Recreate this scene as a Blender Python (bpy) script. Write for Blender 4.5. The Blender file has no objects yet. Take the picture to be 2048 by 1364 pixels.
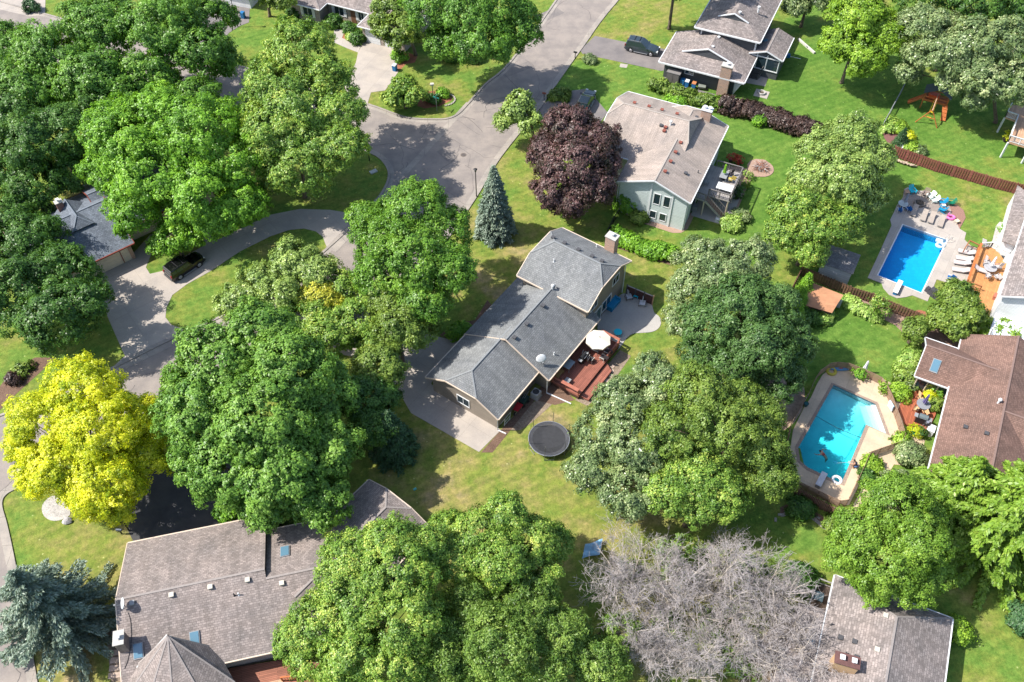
import bpy, math, random, colorsys
import numpy as np
from mathutils import Vector, Matrix, geometry
SC = bpy.context.scene
COL = SC.collection
R = math.radians
random.seed(7); RNG = np.random.default_rng(7)
# ---------------- camera
CH, CF, CT = 80.0, 1800.0, R(51.2)          # height, focal length in pixels of the 2048 px frame, pitch below the horizon
cam_data = bpy.data.cameras.new('camera'); cam = bpy.data.objects.new('camera', cam_data); COL.objects.link(cam)
cam_data.sensor_width = 36.0; cam_data.lens = CF / 2048 * 36.0; cam_data.clip_end = 3000; cam_data.clip_start = 1
cam.location = (0, 0, CH); cam.rotation_euler = (math.pi/2 - CT, 0, 0); SC.camera = cam
# ---------------- sky and sun
SUN_EL, SUN_TRAVEL = R(50), Vector((1.0, 0.02, 0)).normalized()
world = bpy.data.worlds.new('World'); SC.world = world; world.use_nodes = True
wn = world.node_tree; bg = wn.nodes['Background']
sky = wn.nodes.new('ShaderNodeTexSky'); sky.sky_type = 'NISHITA'; sky.sun_disc = False
sky.sun_elevation = SUN_EL; sky.sun_rotation = math.atan2(-SUN_TRAVEL.x, -SUN_TRAVEL.y); sky.air_density = 1.0; sky.dust_density = 1.5
wn.links.new(sky.outputs[0], bg.inputs[0]); bg.inputs[1].default_value = 0.128
sun_data = bpy.data.lights.new('sun', 'SUN'); sun_data.energy = 4.2; sun_data.angle = R(0.5); sun_data.color = (1.0, 0.95, 0.87)
sun = bpy.data.objects.new('sun', sun_data); COL.objects.link(sun)
sd = Vector((SUN_TRAVEL.x*math.cos(SUN_EL), SUN_TRAVEL.y*math.cos(SUN_EL), -math.sin(SUN_EL)))
sun.rotation_euler = sd.to_track_quat('-Z', 'Y').to_euler(); sun.location = (-60, 60, 120)
SC.view_settings.view_transform = 'Standard'; SC.view_settings.look = 'None'; SC.view_settings.gamma = 1; SC.view_settings.exposure = 0.95
SC.render.engine = 'CYCLES'; SC.cycles.max_bounces = 6; SC.cycles.transparent_max_bounces = 12
SC.cycles.use_denoising = True; SC.cycles.diffuse_bounces = 3

# ---------------- photograph measurements to places on the ground
def at(px, py, z=0.0):
    u = (px-1024)/CF; v = (682-py)/CF
    s, c = math.sin(CT), math.cos(CT)
    d = (u, c+v*s, -s+v*c); t = (z-CH)/d[2]
    return Vector((d[0]*t, d[1]*t, z))
def ats(pts, z=0.0): return [at(x, y, z) for x, y in pts]
def crop(x0, y0, k): return lambda x, y: (x0+x*k, y0+y*k)

# ---------------- scene graph helpers
ORG = {}
def tag(o, label=None, cat=None, group=None, kind=None):
    if label: o['label'] = label
    if cat: o['category'] = cat
    if group: o['group'] = group
    if kind: o['kind'] = kind
    return o
def thing(name, label, cat, loc=(0, 0, 0), rz=0.0, group=None):
    o = bpy.data.objects.new(name, None); COL.objects.link(o)
    o.empty_display_size = .3; o.location = loc; o.rotation_euler = (0, 0, rz)
    ORG[o.name] = Vector(loc)
    return tag(o, label, cat, group)
def kids(o): return KIDS.get(o.name, [])
KIDS = {}
def adopt(o, parent):
    o.parent = parent; KIDS.setdefault(parent.name, []).append(o)
def dup(o, loc=None, rz=None, label=None, group=None, scale=None, parent=None):
    c = o.copy(); COL.objects.link(c)
    if parent is not None: adopt(c, parent)
    if loc is not None: c.location = loc
    if rz is not None: c.rotation_euler = (0, 0, rz)
    if label: c['label'] = label
    if group: c['group'] = group
    if scale: c.scale = (scale,)*3 if not hasattr(scale, '__len__') else scale
    for k in list(kids(o)): dup(k, parent=c)
    return c

class MB:
    """collects faces, links them as ONE mesh object"""
    def __init__(s, org=(0, 0, 0)): s.v = []; s.f = []; s.org = Vector(org)
    def add(s, vs, fs):
        n = len(s.v); s.v += [tuple(x) for x in vs]; s.f += [tuple(i+n for i in f) for f in fs]; return s
    def poly(s, pts): return s.add(pts, [tuple(range(len(pts)))])
    def box(s, c, d, rz=0.0, taper=1.0):
        cx, cy, cz = c; x, y, z = d[0]/2, d[1]/2, d[2]/2; ca, sa = math.cos(rz), math.sin(rz); vs = []
        for k, t in ((-1, 1.0), (1, taper)):
            for i, j in ((-1, -1), (1, -1), (1, 1), (-1, 1)):
                X, Y = i*x*t, j*y*t
                vs.append((cx+X*ca-Y*sa, cy+X*sa+Y*ca, cz+k*z))
        return s.add(vs, [(3, 2, 1, 0), (4, 5, 6, 7), (0, 1, 5, 4), (1, 2, 6, 5), (2, 3, 7, 6), (3, 0, 4, 7)])
    def bar(s, p, q, w, h):
        p, q = Vector(p), Vector(q); d = (q-p)
        if d.length < 1e-6: return s
        d.normalize(); up = Vector((0, 0, 1)) if abs(d.z) < .95 else Vector((0, 1, 0))
        a = d.cross(up).normalized()*w/2; b = a.cross(d).normalized()*h/2
        vs = [o+i*a+j*b for o in (p, q) for i, j in ((-1, -1), (1, -1), (1, 1), (-1, 1))]
        return s.add(vs, [(0, 1, 2, 3), (7, 6, 5, 4), (4, 5, 1, 0), (5, 6, 2, 1), (6, 7, 3, 2), (7, 4, 0, 3)])
    def tube(s, pts, rs, n=8, cap=True):
        pts = [Vector(p) for p in pts]
        if not hasattr(rs, '__len__'): rs = [rs]*len(pts)
        vs = []; fs = []
        for i, p in enumerate(pts):
            d = (pts[min(i+1, len(pts)-1)]-pts[max(i-1, 0)]).normalized()
            up = Vector((0, 0, 1)) if abs(d.z) < .9 else Vector((1, 0, 0))
            a = d.cross(up).normalized(); b = a.cross(d)
            vs += [p+(a*math.cos(2*math.pi*k/n)+b*math.sin(2*math.pi*k/n))*rs[i] for k in range(n)]
        for i in range(len(pts)-1):
            fs += [(i*n+k, i*n+(k+1) % n, (i+1)*n+(k+1) % n, (i+1)*n+k) for k in range(n)]
        if cap: fs += [tuple(range(n-1, -1, -1)), tuple((len(pts)-1)*n+k for k in range(n))]
        return s.add(vs, fs)
    def cyl(s, c, r, h, n=16, r2=None):
        return s.tube([c, (c[0], c[1], c[2]+h)], [r, r if r2 is None else r2], n)
    def prism(s, poly, z0, z1, open_bottom=False):
        n = len(poly); a = geometry.normal([Vector((p[0], p[1], 0)) for p in poly])
        if a.z < 0: poly = poly[::-1]
        vs = [(p[0], p[1], z0) for p in poly]+[(p[0], p[1], z1) for p in poly]
        fs = [tuple(range(n, 2*n))]+[(i, (i+1) % n, (i+1) % n+n, i+n) for i in range(n)]
        if not open_bottom: fs.append(tuple(range(n-1, -1, -1)))
        return s.add(vs, fs)
    def ell(s, c, r, nu=12, nv=8, fn=None):
        vs = []; fs = []
        for j in range(nv+1):
            t = math.pi*j/nv
            for i in range(nu):
                p = 2*math.pi*i/nu; d = Vector((math.sin(t)*math.cos(p), math.sin(t)*math.sin(p), math.cos(t)))
                k = fn(d) if fn else 1.0
                vs.append((c[0]+r[0]*d.x*k, c[1]+r[1]*d.y*k, c[2]+r[2]*d.z*k))
        for j in range(nv):
            for i in range(nu): fs.append((j*nu+i, (j+1)*nu+i, (j+1)*nu+(i+1) % nu, j*nu+(i+1) % nu))
        return s.add(vs, fs)
    def torus(s, c, R1, r, n=24, m=8, sq=1.0):
        vs = []; fs = []
        for i in range(n):
            a = 2*math.pi*i/n
            for j in range(m):
                b = 2*math.pi*j/m; q = R1+r*math.cos(b)
                vs.append((c[0]+q*math.cos(a), c[1]+q*math.sin(a)*sq, c[2]+r*math.sin(b)))
        for i in range(n):
            for j in range(m): fs.append((i*m+j, ((i+1) % n)*m+j, ((i+1) % n)*m+(j+1) % m, i*m+(j+1) % m))
        return s.add(vs, fs)
    def sheet(s, pts, thick):                       # a sheet with real thickness along its own normal
        pts = [Vector(p) for p in pts]; n = geometry.normal(pts); m = len(pts)
        if n.z < 0: pts = pts[::-1]; n = -n
        vs = pts+[p-n*thick for p in pts]
        return s.add(vs, [tuple(range(m)), tuple(range(2*m-1, m-1, -1))]+[(i, i+m, (i+1) % m+m, (i+1) % m) for i in range(m)])
    def xf(s, M, start=0):
        for i in range(start, len(s.v)): s.v[i] = tuple(M @ Vector(s.v[i]))
        return s
    def build(s, name, m, parent=None, uvang=0.0, smooth=False, loc=None):
        org = Vector((0, 0, 0))
        if parent is not None: org = ORG.get(parent.name, org)
        elif loc is not None: org = Vector(loc)
        me = bpy.data.meshes.new(name); me.from_pydata([Vector(v)-org for v in s.v], [], s.f)
        if not smooth: me.polygons.foreach_set('use_smooth', [False]*len(me.polygons))
        else: me.polygons.foreach_set('use_smooth', [True]*len(me.polygons))
        uv = me.uv_layers.new(name='uv'); data = []
        ca, sa = math.cos(uvang), math.sin(uvang)
        for p in me.polygons:
            n = p.normal
            if abs(n.z) > .985: t = Vector((ca, sa, 0)); b = Vector((-sa, ca, 0))
            else: t = Vector((0, 0, 1)).cross(n).normalized(); b = n.cross(t)
            for vi in p.vertices:
                co = me.vertices[vi].co+org; data += [co.dot(t), co.dot(b)]
        uv.data.foreach_set('uv', data)
        me.materials.append(m); o = bpy.data.objects.new(name, me); COL.objects.link(o)
        if parent is not None: adopt(o, parent); ORG[o.name] = org
        else: o.location = org; ORG[o.name] = org
        return o

# ---------------- materials
MATS = {}
def new_mat(name):
    m = bpy.data.materials.new(name); m.use_nodes = True
    nt = m.node_tree; b = nt.nodes['Principled BSDF']; b.inputs['Specular IOR Level'].default_value = .3
    return m, nt, b
def N(nt, t, **k):
    n = nt.nodes.new(t)
    for a, v in k.items():
        if a.startswith('i_'): n.inputs[a[2:].replace('_', ' ')].default_value = v
        else: setattr(n, a, v)
    return n
def c4(c): return (c[0], c[1], c[2], 1)
def ramp(nt, stops, src):
    r = N(nt, 'ShaderNodeValToRGB'); e = r.color_ramp.elements
    while len(e) > 1: e.remove(e[-1])
    e[0].position = stops[0][0]; e[0].color = c4(stops[0][1])
    for p, c in stops[1:]: x = e.new(p); x.color = c4(c)
    nt.links.new(src, r.inputs[0]); return r.outputs[0]
def mixc(nt, a, b, f, mode='MIX'):
    m = N(nt, 'ShaderNodeMix', data_type='RGBA', blend_type=mode)
    for s, v in ((m.inputs[6], a), (m.inputs[7], b), (m.inputs[0], f)):
        if hasattr(v, 'links'): nt.links.new(v, s)
        elif hasattr(v, '__len__'): s.default_value = c4(v)
        else: s.default_value = v
    return m.outputs[2]
def noise(nt, scale, detail=3, vec=None, rough=.6):
    n = N(nt, 'ShaderNodeTexNoise'); n.inputs['Scale'].default_value = scale; n.inputs['Detail'].default_value = detail; n.inputs['Roughness'].default_value = rough
    if vec is not None: nt.links.new(vec, n.inputs['Vector'])
    return n.outputs['Fac']
def geo(nt): return N(nt, 'ShaderNodeNewGeometry').outputs['Position']
def bump(nt, b, h, strength=.3, dist=.05):
    n = N(nt, 'ShaderNodeBump'); n.inputs['Strength'].default_value = strength; n.inputs['Distance'].default_value = dist
    nt.links.new(h, n.inputs['Height']); nt.links.new(n.outputs[0], b.inputs['Normal'])
def plain(name, c, rough=.6, var=.12, scale=3.0, metal=0.0, spec=.3):
    if name in MATS: return MATS[name]
    m, nt, b = new_mat(name)
    f = noise(nt, scale, 4, geo(nt))
    lo = tuple(x*(1-var) for x in c); hi = tuple(min(1, x*(1+var)) for x in c)
    nt.links.new(ramp(nt, [(.3, lo), (.7, hi)], f), b.inputs['Base Color'])
    b.inputs['Roughness'].default_value = rough; b.inputs['Metallic'].default_value = metal; b.inputs['Specular IOR Level'].default_value = spec
    MATS[name] = m; return m
def shingle(name, c, warm=.06, course=.17, contrast=.2):
    if name in MATS: return MATS[name]
    m, nt, b = new_mat(name); uv = N(nt, 'ShaderNodeUVMap').outputs[0]
    br = N(nt, 'ShaderNodeTexBrick'); nt.links.new(uv, br.inputs['Vector'])
    br.inputs['Scale'].default_value = 1; br.inputs['Brick Width'].default_value = course*1.7; br.inputs['Row Height'].default_value = course
    br.inputs['Mortar Size'].default_value = .022; br.inputs['Bias'].default_value = 0; br.offset = .37
    k = contrast
    br.inputs['Color1'].default_value = c4([x*(1-k) for x in c]); br.inputs['Color2'].default_value = c4([x*(1+k) for x in c])
    br.inputs['Mortar'].default_value = c4([x*.66 for x in c])
    p = geo(nt)
    big = ramp(nt, [(.3, (.82, .82, .84)), (.7, (1.12+warm, 1.1, 1.08))], noise(nt, .35, 4, p))
    fine = ramp(nt, [(.35, (.8, .8, .8)), (.65, (1.18, 1.18, 1.18))], noise(nt, 9, 3, p, .8))
    mp = N(nt, 'ShaderNodeMapping'); nt.links.new(uv, mp.inputs[0]); mp.inputs['Scale'].default_value = (1.3, .16, 1)
    streak = ramp(nt, [(.34, (.84, .84, .83)), (.6, (1.07, 1.06, 1.05))], noise(nt, 1.0, 4, mp.outputs[0]))
    col = mixc(nt, mixc(nt, mixc(nt, br.outputs['Color'], big, 1.0, 'MULTIPLY'), fine, 1.0, 'MULTIPLY'), streak, 1.0, 'MULTIPLY')
    nt.links.new(col, b.inputs['Base Color']); b.inputs['Roughness'].default_value = .95; b.inputs['Specular IOR Level'].default_value = .15
    bump(nt, b, br.outputs['Fac'], -.5, .03); MATS[name] = m; return m
def siding(name, c, row=.2):
    if name in MATS: return MATS[name]
    m, nt, b = new_mat(name); uv = N(nt, 'ShaderNodeUVMap').outputs[0]
    br = N(nt, 'ShaderNodeTexBrick'); nt.links.new(uv, br.inputs['Vector']); br.inputs['Scale'].default_value = 1
    br.inputs['Brick Width'].default_value = 3.6; br.inputs['Row Height'].default_value = row; br.inputs['Mortar Size'].default_value = .012
    br.inputs['Color1'].default_value = c4([x*.95 for x in c]); br.inputs['Color2'].default_value = c4([x*1.04 for x in c]); br.inputs['Mortar'].default_value = c4([x*.5 for x in c])
    col = mixc(nt, br.outputs['Color'], ramp(nt, [(.3, (.9, .9, .9)), (.7, (1.06, 1.06, 1.06))], noise(nt, .8, 4, geo(nt))), 1.0, 'MULTIPLY')
    nt.links.new(col, b.inputs['Base Color']); b.inputs['Roughness'].default_value = .6; MATS[name] = m; return m
def brick(name, c1, c2, mortar, w=.3, h=.1):
    if name in MATS: return MATS[name]
    m, nt, b = new_mat(name); uv = N(nt, 'ShaderNodeUVMap').outputs[0]
    br = N(nt, 'ShaderNodeTexBrick'); nt.links.new(uv, br.inputs['Vector']); br.inputs['Scale'].default_value = 1
    br.inputs['Brick Width'].default_value = w; br.inputs['Row Height'].default_value = h; br.inputs['Mortar Size'].default_value = .015
    br.inputs['Color1'].default_value = c4(c1); br.inputs['Color2'].default_value = c4(c2); br.inputs['Mortar'].default_value = c4(mortar)
    nt.links.new(br.outputs['Color'], b.inputs['Base Color']); b.inputs['Roughness'].default_value = .9; MATS[name] = m; return m
def boards(name, c, w=.15, gap=.35, rough=.7, var=.18):
    if name in MATS: return MATS[name]
    m, nt, b = new_mat(name); uv = N(nt, 'ShaderNodeUVMap').outputs[0]
    br = N(nt, 'ShaderNodeTexBrick'); nt.links.new(uv, br.inputs['Vector']); br.inputs['Scale'].default_value = 1
    br.inputs['Brick Width'].default_value = 3.1; br.inputs['Row Height'].default_value = w; br.inputs['Mortar Size'].default_value = .014
    br.inputs['Color1'].default_value = c4([x*(1-var) for x in c]); br.inputs['Color2'].default_value = c4([x*(1+var) for x in c]); br.inputs['Mortar'].default_value = c4([x*gap for x in c])
    col = mixc(nt, br.outputs['Color'], ramp(nt, [(.3, (.85, .85, .85)), (.7, (1.12, 1.1, 1.08))], noise(nt, 1.2, 4, geo(nt))), 1.0, 'MULTIPLY')
    nt.links.new(col, b.inputs['Base Color']); b.inputs['Roughness'].default_value = rough; MATS[name] = m; return m
def concrete(name, c, stain=.25, slab=3.0, uvang=0.0, joint=.6):
    if name in MATS: return MATS[name]
    c = [x*.74 for x in c]
    m, nt, b = new_mat(name); p = geo(nt); uv = N(nt, 'ShaderNodeUVMap').outputs[0]
    br = N(nt, 'ShaderNodeTexBrick'); nt.links.new(uv, br.inputs['Vector']); br.inputs['Scale'].default_value = 1
    br.inputs['Brick Width'].default_value = slab; br.inputs['Row Height'].default_value = slab; br.inputs['Mortar Size'].default_value = .02; br.offset = 0
    br.inputs['Color1'].default_value = c4([x*.96 for x in c]); br.inputs['Color2'].default_value = c4([x*1.04 for x in c]); br.inputs['Mortar'].default_value = c4([x*joint for x in c])
    st = ramp(nt, [(.32, (1-stain, 1-stain, 1-stain*.9)), (.62, (1.06, 1.04, 1.02))], noise(nt, .45, 5, p))
    fi = ramp(nt, [(.3, (.9, .9, .9)), (.7, (1.08, 1.08, 1.08))], noise(nt, 6, 4, p, .8))
    col = mixc(nt, mixc(nt, br.outputs['Color'], st, 1.0, 'MULTIPLY'), fi, 1.0, 'MULTIPLY')
    nt.links.new(col, b.inputs['Base Color']); b.inputs['Roughness'].default_value = .9; MATS[name] = m; return m
def speckle(name, c1, c2, scale=4.0, rough=.95):
    if name in MATS: return MATS[name]
    m, nt, b = new_mat(name); p = geo(nt)
    a = ramp(nt, [(.35, c1), (.65, c2)], noise(nt, scale, 5, p, .85))
    col = mixc(nt, a, ramp(nt, [(.3, (.75, .75, .75)), (.7, (1.2, 1.2, 1.2))], noise(nt, .7, 4, p)), 1.0, 'MULTIPLY')
    nt.links.new(col, b.inputs['Base Color']); b.inputs['Roughness'].default_value = rough; MATS[name] = m; return m
def leafmat(name, c1, c2, c3=None, trans=.26, rough=.42):
    """leaf colours differ from leaf to leaf and from branch to branch; light passes through"""
    if name in MATS: return MATS[name]
    m, nt, b = new_mat(name)
    a = N(nt, 'ShaderNodeAttribute'); a.attribute_name = 'var'
    base = ramp(nt, [(0, c1), (.6, c2), (1, c3 or [x*1.35 for x in c2])], a.outputs['Fac'])
    col = mixc(nt, base, ramp(nt, [(.3, (.72, .78, .75)), (.7, (1.25, 1.2, 1.1))], noise(nt, .45, 3, geo(nt))), 1.0, 'MULTIPLY')
    nt.links.new(col, b.inputs['Base Color']); b.inputs['Roughness'].default_value = rough; b.inputs['Specular IOR Level'].default_value = .35
    t = N(nt, 'ShaderNodeBsdfTranslucent'); tc = mixc(nt, col, (1.3, 1.25, .5), 1.0, 'MULTIPLY'); nt.links.new(tc, t.inputs[0])
    mx = N(nt, 'ShaderNodeMixShader'); mx.inputs[0].default_value = trans
    nt.links.new(b.outputs[0], mx.inputs[1]); nt.links.new(t.outputs[0], mx.inputs[2])
    nt.links.new(mx.outputs[0], nt.nodes['Material Output'].inputs['Surface']); MATS[name] = m; return m
def glassmat(name, c, rough=.08):
    if name in MATS: return MATS[name]
    m, nt, b = new_mat(name); b.inputs['Base Color'].default_value = c4(c); b.inputs['Roughness'].default_value = rough
    b.inputs['Specular IOR Level'].default_value = .8; MATS[name] = m; return m
def see_through(name, c, alpha):
    if name in MATS: return MATS[name]
    m, nt, b = new_mat(name); b.inputs['Base Color'].default_value = c4(c); b.inputs['Roughness'].default_value = .8
    b.inputs['Alpha'].default_value = alpha; MATS[name] = m; return m
def watermat(name, absorb, dens, wav=1.2):
    """pool water: a rippled surface that mirrors at grazing angles and tints what lies below"""
    m, nt, b = new_mat(name)
    tr = N(nt, 'ShaderNodeBsdfTransparent'); tr.inputs[0].default_value = (.98, .99, 1, 1)
    va = N(nt, 'ShaderNodeVolumeAbsorption'); va.inputs[0].default_value = c4(absorb); va.inputs[1].default_value = dens; nt.links.new(va.outputs[0], nt.nodes['Material Output'].inputs['Volume'])
    gl = N(nt, 'ShaderNodeBsdfGlossy'); gl.inputs['Roughness'].default_value = .06
    fr = N(nt, 'ShaderNodeFresnel'); fr.inputs[0].default_value = 1.33
    bn = N(nt, 'ShaderNodeBump'); bn.inputs['Strength'].default_value = .4; bn.inputs['Distance'].default_value = .08
    nt.links.new(noise(nt, wav, 5, geo(nt)), bn.inputs['Height']); nt.links.new(bn.outputs[0], gl.inputs['Normal'])
    mlt = N(nt, 'ShaderNodeMath', operation='MULTIPLY'); mlt.inputs[1].default_value = .45; nt.links.new(fr.outputs[0], mlt.inputs[0]); mx = N(nt, 'ShaderNodeMixShader'); nt.links.new(mlt.outputs[0], mx.inputs[0]); nt.links.new(tr.outputs[0], mx.inputs[1]); nt.links.new(gl.outputs[0], mx.inputs[2])
    nt.links.new(mx.outputs[0], nt.nodes['Material Output'].inputs['Surface']); return m

WHITE = plain('white_paint', (.62, .63, .64), .5, .05); BLACK = plain('black_metal', (.02, .02, .022), .4, .1)
GREY = plain('grey_metal', (.25, .26, .27), .4, .1); DGREY = plain('dark_grey', (.07, .07, .075), .6, .1)
GLASS = glassmat('window_glass', (.02, .035, .045)); SKYGLASS = glassmat('skylight_glass', (.10, .20, .27), .15)
RUBBER = plain('rubber', (.018, .018, .018), .85, .1); CHROME = plain('alloy', (.5, .5, .52), .3, .05, metal=.7)
BRICK = brick('brick', (.42, .22, .14), (.26, .15, .11), (.42, .38, .33))
BARK = speckle('bark', (.09, .065, .045), (.2, .16, .12), 5)
REDWOOD = boards('red_deck', (.21, .085, .06)); TEAL = plain('teal_plastic', (.02, .33, .45), .4, .06)
BLUEP = plain('blue_plastic', (.02, .14, .33), .45, .08); CUSH = plain('cream_fabric', (.6, .56, .5), .8, .05)
# ================= SETTING =================
def smooth(pts, n=5, closed=True):
    P = [Vector(p).to_3d() if not isinstance(p, Vector) else p for p in pts]; m = len(P); out = []
    rng = range(m) if closed else range(m-1)
    for i in rng:
        a, b, c, d = (P[(i-1) % m], P[i], P[(i+1) % m], P[(i+2) % m]) if closed else (P[max(i-1, 0)], P[i], P[i+1], P[min(i+2, m-1)])
        for k in range(n):
            t = k/n; out.append(.5*((2*b)+(c-a)*t+(2*a-5*b+4*c-d)*t*t+(3*b-a-3*c+d)*t**3))
    if not closed: out.append(P[-1])
    return out
def struct(o): return tag(o, kind='structure')
def paving(name, px, z, m, sm=0, uvang=0.0, th=.05):
    P = ats(px)
    if sm: P = smooth(P, sm)
    b = MB(); b.prism([(p.x, p.y) for p in P], z-th, z, True)
    return struct(b.build(name, m, uvang=uvang))
def strip_mesh(b, pts, w, z0, z1, closed=False, side=0.0):
    """a kerb or wall that follows a line; side shifts it left or right of the line"""
    n = len(pts); L = []; Rr = []
    for i, p in enumerate(pts):
        a = pts[(i-1) % n] if (closed or i) else p; c = pts[(i+1) % n] if (closed or i < n-1) else p
        d = (Vector((c.x, c.y, 0))-Vector((a.x, a.y, 0))).normalized(); nn = Vector((-d.y, d.x, 0))
        L.append(p+nn*(w/2+side)); Rr.append(p-nn*(w/2-side))
    vs = []
    for l, r in zip(L, Rr): vs += [(r.x, r.y, z0), (l.x, l.y, z0), (l.x, l.y, z1), (r.x, r.y, z1)]
    fs = []
    for i in range(n if closed else n-1):
        a, c = i*4, ((i+1) % n)*4
        fs += [(a+3, c+3, c+2, a+2), (a, c, c+3, a+3), (a+2, c+2, c+1, a+1)]
    if not closed: fs += [(0, 3, 2, 1), ((n-1)*4, (n-1)*4+1, (n-1)*4+2, (n-1)*4+3)]
    return b.add(vs, fs)

# ---- pool outlines in the ground
POOL_R = [(1805, 449.4), (1894.5, 480), (1843, 586.7), (1754.6, 551.3)]
POOL_L = [(1665, 768), (1753, 807), (1776, 870), (1734.5, 852), (1685, 970), (1663, 961), (1614, 938), (1597, 923), (1593, 895)]
pr, pl = ats(POOL_R), ats(POOL_L)
# ---- lawn: one sheet to the horizon; how dry the turf is varies from yard to yard
DRY = [(1620, 200, 13, 0), (1530, 340, 8, 0), (1700, 680, 9, .12), (1870, 260, 10, .12), (1490, 430, 6, .1), (1230, 190, 8, .2), (1270, 40, 9, .62), (1180, 180, 5, .15),
       (1010, 440, 7, .62), (1150, 455, 4, .5), (1300, 560, 5, .66), (1300, 700, 5, .6), (430, 590, 7, .36), (920, 950, 7, .8), (1050, 960, 6, .6), (1090, 830, 2.2, 1.0), (1050, 860, 3, .8), (120, 1300, 6, .8),
       (240, 1080, 5, .72), (60, 1010, 4, .6), (1990, 1300, 7, .42), (1960, 390, 7, .6), (1990, 470, 5, .35), (1000, 530, 5, .85), (500, 60, 6, .35), (900, 200, 6, .5), (1360, 470, 6, .25), (1400, 590, 8, .55), (1230, 1000, 6, .7), (1300, 1200, 9, .75), (1590, 1050, 5, .3), (880, 870, 4, .75)]
DB = [(at(a, b), r, v) for a, b, r, v in DRY]
gx = np.arange(-90, 91, 1.0); gy = np.arange(14, 152, 1.0)
holes = [[(p.x, p.y) for p in pr], [(p.x, p.y) for p in pl]]
def inpoly(x, y, P):
    c = False; n = len(P); j = n-1
    for i in range(n):
        if (P[i][1] > y) != (P[j][1] > y) and x < (P[j][0]-P[i][0])*(y-P[i][1])/(P[j][1]-P[i][1])+P[i][0]: c = not c
        j = i
    return c
V2 = [Vector((x, y)) for y in gy for x in gx]
far = [Vector(p) for p in ((-700, -300), (700, -300), (700, 1100), (-700, 1100))]
base = len(V2)+4; V2 = V2+far; E2 = []
for h in holes:
    k = len(V2); V2 += [Vector(p) for p in h]; E2 += [(k+i, k+(i+1) % len(h)) for i in range(len(h))]
vv, ee, ff, *_ = geometry.delaunay_2d_cdt(V2, E2, [], 0, 1e-4)
keep = []
for f in ff:
    x = sum(vv[i].x for i in f)/len(f); y = sum(vv[i].y for i in f)/len(f)
    if 30 < x < 62 and 35 < y < 95 and any(inpoly(x, y, h) for h in holes): continue
    keep.append(tuple(f))
me = bpy.data.meshes.new('ground'); me.from_pydata([(v.x, v.y, 0) for v in vv], [], keep)
dry = np.full(len(vv), .45); wsum = np.full(len(vv), .25); acc = dry*wsum
X = np.array([v.x for v in vv]); Y = np.array([v.y for v in vv])
for p, r, v in DB:
    w = np.exp(-((X-p.x)**2+(Y-p.y)**2)/(r*r)); acc += w*v; wsum += w
at_ = me.attributes.new('dry', 'FLOAT', 'POINT'); at_.data.foreach_set('value', acc/wsum)
m, nt, b = new_mat('grass'); p = geo(nt)
a = N(nt, 'ShaderNodeAttribute'); a.attribute_name = 'dry'
mth = N(nt, 'ShaderNodeMath', operation='MULTIPLY_ADD'); nt.links.new(noise(nt, .22, 6, p, .65), mth.inputs[0]); mth.inputs[1].default_value = 1.9
sub = N(nt, 'ShaderNodeMath', operation='SUBTRACT'); nt.links.new(a.outputs['Fac'], sub.inputs[0]); sub.inputs[1].default_value = .95; nt.links.new(sub.outputs[0], mth.inputs[2])
g = ramp(nt, [(0, (.082, .168, .028)), (.3, (.112, .195, .036)), (.55, (.165, .205, .042)), (.8, (.235, .215, .075)), (1, (.30, .24, .13))], mth.outputs[0])
fine = ramp(nt, [(.32, (.52, .58, .5)), (.68, (1.42, 1.36, 1.3))], noise(nt, 2.6, 7, p, .9))
g = mixc(nt, g, fine, 1.0, 'MULTIPLY')
rot = N(nt, 'ShaderNodeMapping'); nt.links.new(p, rot.inputs[0]); rot.inputs['Rotation'].default_value = (0, 0, R(-28))
wv = N(nt, 'ShaderNodeTexWave'); wv.wave_type = 'BANDS'; wv.bands_direction = 'Y'; wv.inputs['Scale'].default_value = .3; wv.inputs['Distortion'].default_value = 1.5; nt.links.new(rot.outputs[0], wv.inputs[0])
g = mixc(nt, g, ramp(nt, [(.3, (.94, .95, .94)), (.7, (1.06, 1.05, 1.045))], wv.outputs['Fac']), 1.0, 'MULTIPLY')
mid = ramp(nt, [(.36, (.74, .82, .78)), (.6, (1.14, 1.08, 1.14))], noise(nt, .9, 5, p, .7)); g = mixc(nt, g, mid, 1.0, 'MULTIPLY')
vo = N(nt, 'ShaderNodeTexVoronoi'); vo.inputs['Scale'].default_value = .8; nt.links.new(p, vo.inputs['Vector']); vo.inputs['Randomness'].default_value = 1
sp = ramp(nt, [(.05, (.16, .145, .08)), (.085, (0, 0, 0))], vo.outputs['Distance']); g = mixc(nt, g, sp, 1.0, 'ADD')
nt.links.new(g, b.inputs['Base Color']); b.inputs['Roughness'].default_value = .9; b.inputs['Specular IOR Level'].default_value = .1
bump(nt, b, noise(nt, 5, 5, p, .8), .6, .08)
me.materials.append(m); go = bpy.data.objects.new('ground', me); COL.objects.link(go); struct(go)

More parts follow.
